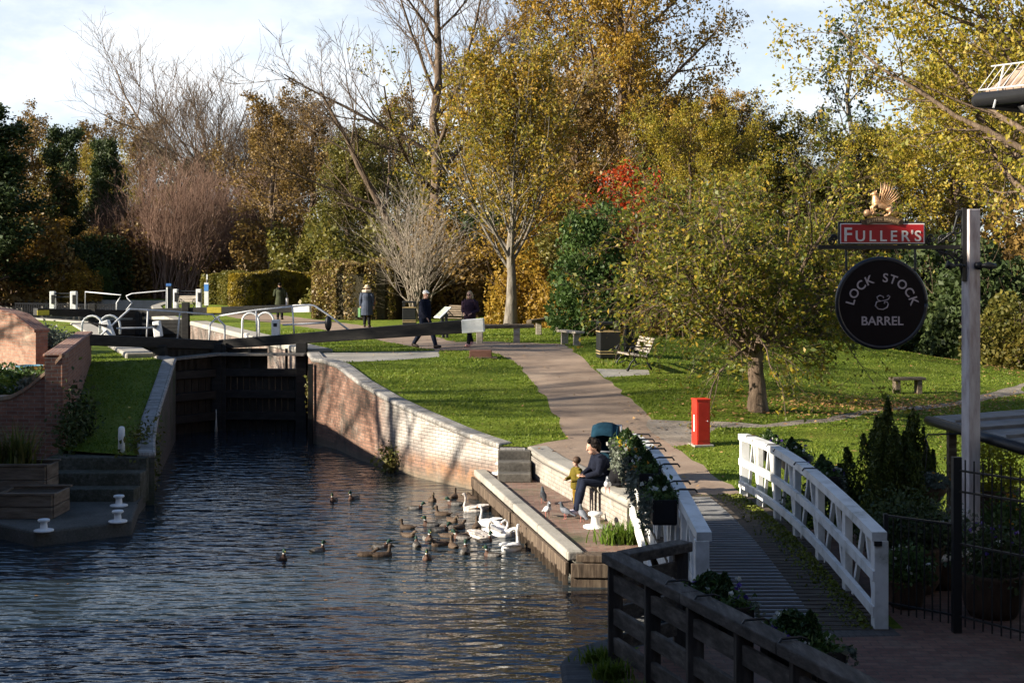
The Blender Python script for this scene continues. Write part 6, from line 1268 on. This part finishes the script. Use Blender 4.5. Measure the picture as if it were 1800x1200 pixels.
wj = walk(.3, .1); wj['elbow'] = ((-.05, .25, 1.13), (-.02, -.25, 1.13)); wj['wrist'] = ((.16, .13, 1.04), (.17, -.12, 1.05))
person('blonde woman in sunglasses and a dark jacket striding beside the white beam end', at(826, 40.3), R(-115), wj, SKIN, MAROON, BLACKC, PINKT, long_hair, HAIR_B, .95, None, R(5), shades, 1.05)
def sunhat(t, j, q, M):
    b = MB(); b.lathe([(.001, .10), (.06, .095), (.09, .05), (.098, -.0), (.17, -.03), (.175, -.037), (.09, -.02), (.001, -.015)], q(-.01, 0, .07), 22); b.build('sun_hat', plain('straw_hat', (.50, .40, .27), .9), t, smooth=True)
    b = MB(); b.tube([q(.03, .13, -.12), q(-.09, .15, -.1), q(-.15, 0, -.1), q(-.09, -.15, -.1), q(.03, -.13, -.12)], [.04, .06, .07, .06, .04], 10); link('fur_hood', bake(b, [FUR], .012, 'fur_hood', it=1), t)
    w = j['wrist'][0]; b = MB().bar(w + V_((.03, .04, -.09)), w + V_((.03, .04, -.46)), .1, .32, up=(1, 0, 0)); b.tube([w + V_((-.08, .04, -.1)), w + V_((.0, .02, -.02)), w + V_((.12, .04, -.1))], .01, 6); b.build('shopping_bag', cloth('green_bag', (.18, .36, .16)), t, bevel=.02)
    w = j['wrist'][1]; MB().box(w + V_((.05, -.02, .18)), (.26, .09, .24)).build('handbag', plain('brown_leather_bag', (.14, .05, .03), .5), t, bevel=.03)
person('woman in a straw hat and fur hooded grey coat, back turned, carrying a green bag', at(645, 54.5), R(84), stand(), SKIN, GREYC, BLACKC, SHOE, short_hair, HAIR_BR, .96, .42, R(0), sunhat, 1.12)
def tote(t, j, q, M):
    w = j['wrist'][1]; b = MB().bar(w + V_((0, -.05, .06)), w + V_((0, -.05, -.34)), .07, .3, up=(1, 0, 0)); b.tube([w + V_((-.1, -.05, .05)), w + V_((0, -.03, .3)), w + V_((.1, -.05, .05))], .01, 6); b.build('tote_bag', PALE, t, bevel=.02)
    b = MB(); b.tube([q(-.12, .1, -.13), q(-.15, 0, -.13), q(-.12, -.1, -.13)], [.05, .07, .05], 10); link('hood', bake(b, [BLACKC], .012, 'hood', it=1), t)
pj = stand(); pj['wrist'] = ((.2, .18, 1.1), (.05, -.28, .95))
person('person in a dark green coat, back turned, with a white tote bag', at(492, 61.5), R(88), pj, SKIN, OLIVE_C, BLACKC, SHOE, short_hair, HAIR_D, .96, .22, R(0), tote, 1.05)
# seated woman, child, rucksack and pushchair
dq = Vector((SEAT1[0] - SEAT0[0], SEAT1[1] - SEAT0[1])).normalized(); wn = Vector((dq.y, -dq.x)); wn = wn if wn.x < 0 else -wn; HD = math.atan2(wn.y, wn.x)
wallpt = lambda f, o: Vector((SEAT0[0] + (SEAT1[0] - SEAT0[0]) * f + wn.x * o, SEAT0[1] + (SEAT1[1] - SEAT0[1]) * f + wn.y * o, .435))
SJ = dict(head=(.10, 0, 1.22), neck=(.0, 0, 1.09), chest=(-.04, 0, .93), waist=(-.13, 0, .74), hip=(-.17, 0, .62), shoulder=((-.02, .18, 1.03), (-.02, -.18, 1.03)), elbow=((.06, .24, .80), (.06, -.24, .80)), wrist=((.25, .10, .72), (.25, -.11, .72)),
          knee=((.30, .12, .62), (.29, -.10, .60)), ankle=((.44, .14, .13), (.36, -.12, .10)), toe=((1, .1, .05), (1, -.1, 0)), hand=((.9, -.5, .1), (.9, .5, .1)))
person('woman in a navy jacket with dark curly hair sitting on the low wall', wallpt(.755, 0), HD, SJ, SKIN, NAVY, DENIM, TRAINER, bun_hair, HAIR_D, .94, None, R(4), None, 1.06, .009, R(14))
CJ = dict(head=(.03, 0, 1.56), neck=(0, 0, 1.40), chest=(0, 0, 1.22), waist=(0, 0, .98), hip=(0, 0, .80), shoulder=((0, .22, 1.32), (0, -.22, 1.32)), elbow=((.08, .28, 1.06), (.08, -.28, 1.06)), wrist=((.3, .2, 1.02), (.3, -.2, 1.02)), knee=((.03, .12, .44), (.0, -.12, .44)), ankle=((0, .13, .1), (-.03, -.13, .1)), toe=((1, .1, 0), (1, -.1, 0)))
ch = person('small child in a mustard jacket and ochre trousers standing by the seated woman', wallpt(.70, .26), HD + R(10), CJ, SKIN, MUST, MUST_D, BLACKC, lambda b, q, M: b.ball(q(-.02, 0, .07), (.135, .125, .12), M=M), HAIR_BR, .55, None, R(-5), lambda t, j, q, M: None, 1.15, .016)
rk = wallpt(.80, -.26); rk.z = .97; t = thing('rucksack', 'black rucksack on the wall behind the seated woman', 'bag', rk, HD)
b = MB(); b.ball((0, 0, .20), (.13, .17, .2)); b.ball((.07, 0, .14), (.09, .13, .12)); b.ball((0, 0, .03), (.12, .15, .04)); link('pack', bake(b, [BLACKC], .012, 'rucksack'), t); b = MB(); [b.tube([(-.11, s, .33), (-.19, s, .24), (-.17, s, .10), (-.11, s, .05)], .016, 6, flat=.4) for s in (-.08, .08)]; b.build('strap', BLACKC, t)
pcx = at(1064, 24.15); t = thing('pushchair', 'teal hooded pushchair parked on the path behind the seated woman', 'pushchair', (pcx.x, pcx.y, pcx.z), R(-100))       # faces local +x
TEAL = cloth('teal_fabric', (.008, .03, .05)); b = MB()
def shell(R_, y, a0, a1): return [Vector((.0 + R_ * math.cos(a), y, .66 + R_ * math.sin(a))) for a in np.linspace(a0, a1, 9)]
rings = [shell(.37, y, R(28), R(178)) for y in (-.22, -.12, 0, .12, .22)]; rings = [[p + Vector((0, 0, .06 * (1 - (abs(k - 2) / 2) ** 2))) for p in r] for k, r in enumerate(rings)]
vs_ = [p for r in rings for p in r]; b.add(vs_, [(i * 9 + j, (i + 1) * 9 + j, (i + 1) * 9 + j + 1, i * 9 + j + 1) for i in range(4) for j in range(8)])
for r in (rings[0], rings[-1]): b.add(r + [Vector((.02, r[0].y, .6))], [(k, k + 1, 9) for k in range(8)])
hd_ = b.build('hood', TEAL, t, smooth=True); so = hd_.modifiers.new('solid', 'SOLIDIFY'); so.thickness = .012
b = MB(); b.bar((-.30, 0, .86), (-.14, 0, .36), .42, .06, up=(1, 0, 0)); b.bar((-.16, 0, .37), (.22, 0, .40), .40, .07); b.bar((.22, 0, .39), (.34, 0, .18), .38, .04); b.build('seat', TEAL, t, bevel=.02)
b = MB()
for s in (-.24, .24):
    b.tube([(-.56, s, .96), (-.46, s, .95), (-.30, s, .62), (.36, s, .12)], .016, 8); b.tube([(-.06, s, .46), (-.36, s, .14)], .015, 8); b.tube([(-.05, s, .5), (.12, s, .62), (.3, s, .6)], .014, 8)
b.tube([(-.56, -.24, .96), (-.59, 0, .97), (-.56, .24, .96)], .022, 8); b.tube([(.3, -.24, .6), (.34, 0, .61), (.3, .24, .6)], .014, 8); b.tube([(-.36, -.24, .14), (-.36, .24, .14)], .012, 6); b.build('frame', pm('silver_frame', [(.35, .35, .36), (.5, .5, .5)], 5, rough=.35, metal=.6, bs=0), t, smooth=True)
for x, s, r in ((-.36, -.27, .14), (-.36, .27, .14), (.36, -.2, .1), (.36, .2, .1)):
    wl = MB().tube([(x, s - .025, r), (x, s + .025, r)], r, 18).build('wheel', plain('black_rubber', (.012, .012, .012), .7), t, bevel=.01); MB().tube([(x, s - .03, r), (x, s + .03, r)], r * .55, 14).build('hub', GREYP, wl)
MB().box((-.08, 0, .24), (.44, .36, .12)).build('basket', cloth('pale_basket', (.3, .3, .32)), t, bevel=.03)

# ---------------------------------------------------------------- birds
def bird(profile, neck, headc, hr, bill, tail, mats, pick, vox, wing=None, name='bird'):
    b = MB(); vs_, fs = [], []; n = 14
    for x, z, w_, h in profile: vs_ += [(x, w_ * math.cos(a), z + h * math.sin(a)) for a in np.linspace(0, 6.2832, n, endpoint=False)]
    k = len(profile); fs = [(i * n + j, i * n + (j + 1) % n, (i + 1) * n + (j + 1) % n, (i + 1) * n + j) for i in range(k - 1) for j in range(n)] + [tuple(range(n))[::-1], tuple(range((k - 1) * n, k * n))]
    b.add(vs_, fs); b.tube(*neck, 10); b.ball(headc, hr); b.tube(*bill, 8, flat=.55) if False else b.tube(bill[0], bill[1], 8)
    if tail: b.tube(tail[0], tail[1], 8, 0, .35)
    for wv in (wing or []): b.tube(wv[0], wv[1], 8, 0, wv[2] if len(wv) > 2 else .35)
    return bake(b, mats, vox, name, pick, 2)
DUCKB = [(-.20, .055, .02, .014), (-.17, .05, .055, .035), (-.10, .035, .088, .068), (0, .028, .10, .078), (.09, .03, .088, .076), (.15, .04, .06, .058), (.185, .05, .02, .025)]
F_ = lambda nm, cols, sc=26: pm(nm, cols, sc, rough=.7, bs=.3, bscale=60, bdist=.006)
D_GREY = F_('drake_grey', [(.06, .056, .05), (.13, .12, .11), (.22, .21, .195)]); D_BRST = F_('drake_brown_breast', [(.05, .025, .015), (.09, .045, .03)]); D_HEAD = F_('drake_green_head', [(.004, .02, .014), (.012, .05, .03)]); D_BACK = F_('drake_dark_back', [(.03, .025, .02), (.07, .06, .05)]); BILLY = plain('yellow_bill', (.20, .17, .04)); WHITEF = F_('white_feathers', [(.55, .54, .52), (.75, .74, .72), (.82, .81, .8)], 9)
H_BRN = F_('hen_mottled_brown', [(.02, .012, .008), (.07, .045, .028), (.16, .11, .07)], 60); H_HEAD = F_('hen_buff_head', [(.045, .03, .02), (.11, .075, .05)], 40); DARKB = F_('dark_bill', [(.03, .03, .02), (.07, .06, .03)])
def drake_pick(hz, hx):
    def f(c):
        if c.x > hx + .055 and c.z > hz - .03: return 4
        if c.z > hz - .045 and c.x > hx - .06: return 2
        if hz - .062 < c.z <= hz - .045 and c.x > hx - .07 and c.z > .11: return 5
        if c.x > .085: return 1
        if c.x < -.15: return 3
        return 3 if c.z > .085 else 0
    return f
DM = [D_GREY, D_BRST, D_HEAD, D_BACK, BILLY, WHITEF]
tl = ([(-.16, 0, .06), (-.21, 0, .075), (-.25, 0, .085)], [.045, .04, .015])
def duck(hx, hz, pick, mats, name):
    return bird(DUCKB, ([(.11, 0, .07), (.135 + (hx - .15) * .4, 0, .12), (hx - .01, 0, hz)], [.05, .034, .032]), (hx, 0, hz), (.046, .036, .038), ([(hx + .03, 0, hz - .008), (hx + .06, 0, hz - .016), (hx + .08, 0, hz - .02)], [.018, .014, .01]), tl, mats, pick, .009, name=name)
hen_pick = lambda hz, hx: (lambda c: 2 if c.x > hx + .05 and c.z > hz - .04 else 1 if c.z > hz - .05 and c.x > hx - .06 else 0)
DK_ = {'du': duck(.15, .215, drake_pick(.215, .15), DM, 'drake_upright'), 'dl': duck(.20, .165, drake_pick(.165, .20), DM, 'drake_low'), 'hu': duck(.15, .21, hen_pick(.21, .15), [H_BRN, H_HEAD, DARKB], 'hen_upright'), 'hl': duck(.21, .15, hen_pick(.15, .21), [H_BRN, H_HEAD, DARKB], 'hen_low')}
DUCKS = [(587, 877, 'du', -100, 'dark green headed duck left of a pair out by the gates, facing the camera'), (622, 874, 'du', -120, 'dark green headed duck right of a pair out by the gates'), (760, 877, 'hu', -80, 'brown duck at the top middle of the flock, facing the camera'), (730, 891, 'dl', 5, 'very dark duck swimming right at the upper left of the flock'),
         (798, 871, 'hu', 80, 'brown duck farthest back in the flock'), (801, 884, 'dl', 170, 'dark duck swimming left just before the grey cygnet'), (835, 873, 'hl', 160, 'brown duck behind the grey cygnet, swimming left'), (778, 902, 'hu', 170, 'pale headed brown duck in the upper middle of the flock'), (795, 913, 'hl', -60, 'mottled brown duck left of the swan with the tall neck'),
         (716, 925, 'hu', 165, 'brown duck at the left of the flock, upright'), (758, 921, 'du', 175, 'green headed duck swimming left in the middle of the flock'), (773, 930, 'dl', 20, 'dark duck low in the water in the middle of the flock'), (718, 939, 'hl', -40, 'brown duck at the left of the flock, lying low in the water'), (808, 925, 'hl', 60, 'brown duck pressed among the middle of the flock'),
         (752, 945, 'du', -70, 'green headed duck facing the camera in the middle of the flock'), (668, 959, 'dl', 10, 'dark duck with outstretched neck at the lower left, above a brown pair'), (645, 973, 'hl', 5, 'left one of two brown ducks at the lower left'), (672, 974, 'hu', 15, 'right one of two brown ducks at the lower left'), (733, 956, 'dl', 100, 'dark duck heading away below the middle of the flock'),
         (751, 979, 'du', -90, 'green headed duck facing the camera at the bottom of the flock'), (818, 968, 'du', 90, 'green headed duck heading away at the bottom of the flock'), (866, 974, 'du', 165, 'green headed duck nearest the front white swan'), (797, 958, 'hu', 110, 'brown duck heading away among the lower flock'), (774, 955, 'hl', -150, 'brown duck turning left among the lower flock'),
         (852, 949, 'du', 30, 'green headed duck close under the big white swan'), (826, 939, 'hl', 10, 'brown duck left of the big white swan'), (838, 924, 'hu', 90, 'dark brown duck behind the tail of the big white swan'), (558, 966, 'du', 40, 'lone green headed duck away to the left of the flock'), (495, 979, 'du', -60, 'lone duck farthest left and nearest the camera'), (812, 944, 'dl', 150, 'dark duck splashing in the thick of the flock'), (787, 940, 'hl', -20, 'brown duck in the thick of the flock')]
for i, (px, py, k, a, lab) in enumerate(DUCKS):
    p = G(px, py + 3, 0); o = link('duck', DK_[k]); o.location = (p.x, p.y, -.015); o.rotation_euler = (0, 0, R(a)); o.scale = (.76 + .05 * (i % 3),) * 3; tag(o, lab, 'duck', 'ducks swimming in a flock')
SWB = [(-.42, .14, .02, .015), (-.36, .12, .08, .06), (-.25, .09, .16, .12), (-.08, .075, .20, .15), (.1, .07, .195, .15), (.24, .075, .14, .12), (.32, .09, .06, .06)]
SW_PICK = lambda c: 0
ORB = plain('orange_bill', (.5, .16, .03)); CYG = F_('cygnet_grey', [(.2, .17, .15), (.42, .38, .35), (.6, .57, .54)], 12)
wings = [([(.16, s * .12, .14), (-.08, s * .16, .2), (-.3, s * .11, .22), (-.46, s * .04, .24)], [.06, .1, .085, .02], .4) for s in (-1, 1)]
def swan(neck, hd, bl, mats, name, wg=None, br=.028):
    k = len(neck); rad = [.07, .05] + [.036] * (k - 2); f = lambda c: 1 if (c - Vector(bl[-1])).length < .065 else 0
    return bird(SWB, (neck, rad), hd, (.055, .036, .038), (bl, [.026, .02, .012]), ([(-.36, 0, .13), (-.46, 0, .17)], [.05, .015]), mats, f, .013, wg or wings, name)
S_UP = swan([(.24, 0, .1), (.30, 0, .2), (.27, 0, .34), (.25, 0, .48), (.28, 0, .58)], (.31, 0, .60), [(.345, 0, .585), (.40, 0, .56), (.425, 0, .55)], [WHITEF, ORB], 'swan_upright')
S_CURVE = swan([(.24, 0, .1), (.30, 0, .22), (.24, 0, .36), (.24, 0, .47), (.32, 0, .53), (.38, 0, .49)], (.40, 0, .47), [(.42, 0, .44), (.45, 0, .39), (.455, 0, .37)], [WHITEF, ORB], 'swan_curved')
S_FEED = swan([(.24, 0, .1), (.32, 0, .2), (.42, 0, .24), (.50, 0, .17), (.53, 0, .08)], (.535, 0, .05), [(.54, 0, .03), (.56, 0, -.02), (.57, 0, -.04)], [WHITEF, ORB], 'swan_feeding', [([(.16, s * .12, .16), (-.08, s * .18, .27), (-.3, s * .13, .3), (-.48, s * .05, .34)], [.07, .12, .1, .02], .5) for s in (-1, 1)])
C_UP = swan([(.24, 0, .1), (.30, 0, .2), (.27, 0, .32), (.26, 0, .44), (.29, 0, .52)], (.31, 0, .54), [(.345, 0, .53), (.40, 0, .51), (.42, 0, .5)], [CYG, DARKB], 'cygnet_upright')
for me, px, py, a, sc, lab in ((C_UP, 834, 898, 172, .72, 'grey young swan swimming left at the back of the flock'), (S_UP, 860, 920, 165, .62, 'white swan with its neck stretched straight up behind the big one'), (S_FEED, 876, 941, -25, .85, 'big white swan feeding head down with raised wings'), (C_UP, 846, 945, -30, .66, 'grey winged young swan pressed against the big white swan'), (S_CURVE, 906, 940, 185, .62, 'white swan with its neck curved over, nearest the quay'), (S_UP, 900, 966, 60, .74, 'white swan in front with its upright neck turned to the quay')):
    p = G(px, py, 0); o = link('swan', me); o.location = (p.x, p.y, -.03); o.rotation_euler = (0, 0, R(a)); o.scale = (sc * .9,) * 3; tag(o, lab, 'swan', 'swans among the ducks')
tag(dup(o, G(1210, 1108, .1) if 0 else (1.9, 15.35, -.03), R(200)), 'white swan half hidden behind the rails of the timber fence', 'swan')
o.id_data
P_G = F_('pigeon_grey', [(.09, .10, .12), (.19, .20, .23)], 20); P_W = F_('pigeon_white', [(.5, .5, .52), (.7, .7, .72)], 14); P_D = F_('pigeon_dark', [(.02, .02, .022), (.06, .06, .065)], 20); P_N = F_('pigeon_green_neck', [(.03, .06, .05), (.07, .06, .09)], 30); LEGR = plain('pink_leg', (.45, .16, .13))
def pigeon(mats, name):
    b = [(-.13, .10, .02, .012), (-.09, .115, .045, .03), (-.02, .135, .06, .055), (.05, .155, .055, .058), (.09, .18, .03, .035)]
    return bird(b, ([(.05, 0, .17), (.075, 0, .22), (.08, 0, .25)], [.045, .032, .026]), (.085, 0, .262), (.03, .024, .026), ([(.105, 0, .26), (.125, 0, .255), (.135, 0, .25)], [.011, .008, .005]), ([(-.1, 0, .105), (-.16, 0, .085), (-.2, 0, .07)], [.035, .035, .03]), mats, lambda c: 1 if c.z > .195 and c.x < .112 else 0, .0065, name=name)
PG = {'g': pigeon([P_G, P_N], 'pigeon_grey'), 'w': pigeon([P_W, P_G], 'pigeon_white'), 'd': pigeon([P_D, P_N], 'pigeon_dark')}
for k, px, py, z, a, lab in (('d', 955, 884, .435, 100, 'dark pigeon on the quay, farthest from the camera'), ('w', 962, 909, .565 - .13, -70, 'white pigeon on the quay edge'), ('g', 994, 912, .435, 150, 'grey pigeon at the feet of the seated woman'), ('g', 1024, 917, .435, 110, 'grey pigeon standing alone on the quay near the bollard'), ('w', 1068, 866, .985, -95, 'pale pigeon on top of the low wall behind the woman')):
    p = G(px, py, z); t = thing('pigeon', lab, 'pigeon', p, R(a), 'pigeons at the quay'); link('body', PG[k], t)
    for s in (-1, 1): MB().tube([(0, s * .028, .10), (.005, s * .028, .05), (0, s * .03, .006), (.03, s * .032, .004)], [.012, .006, .005, .004], 6).build('leg', LEGR, t)
for ob in list(bpy.data.objects):
    if '_world' in ob: del ob['_world']
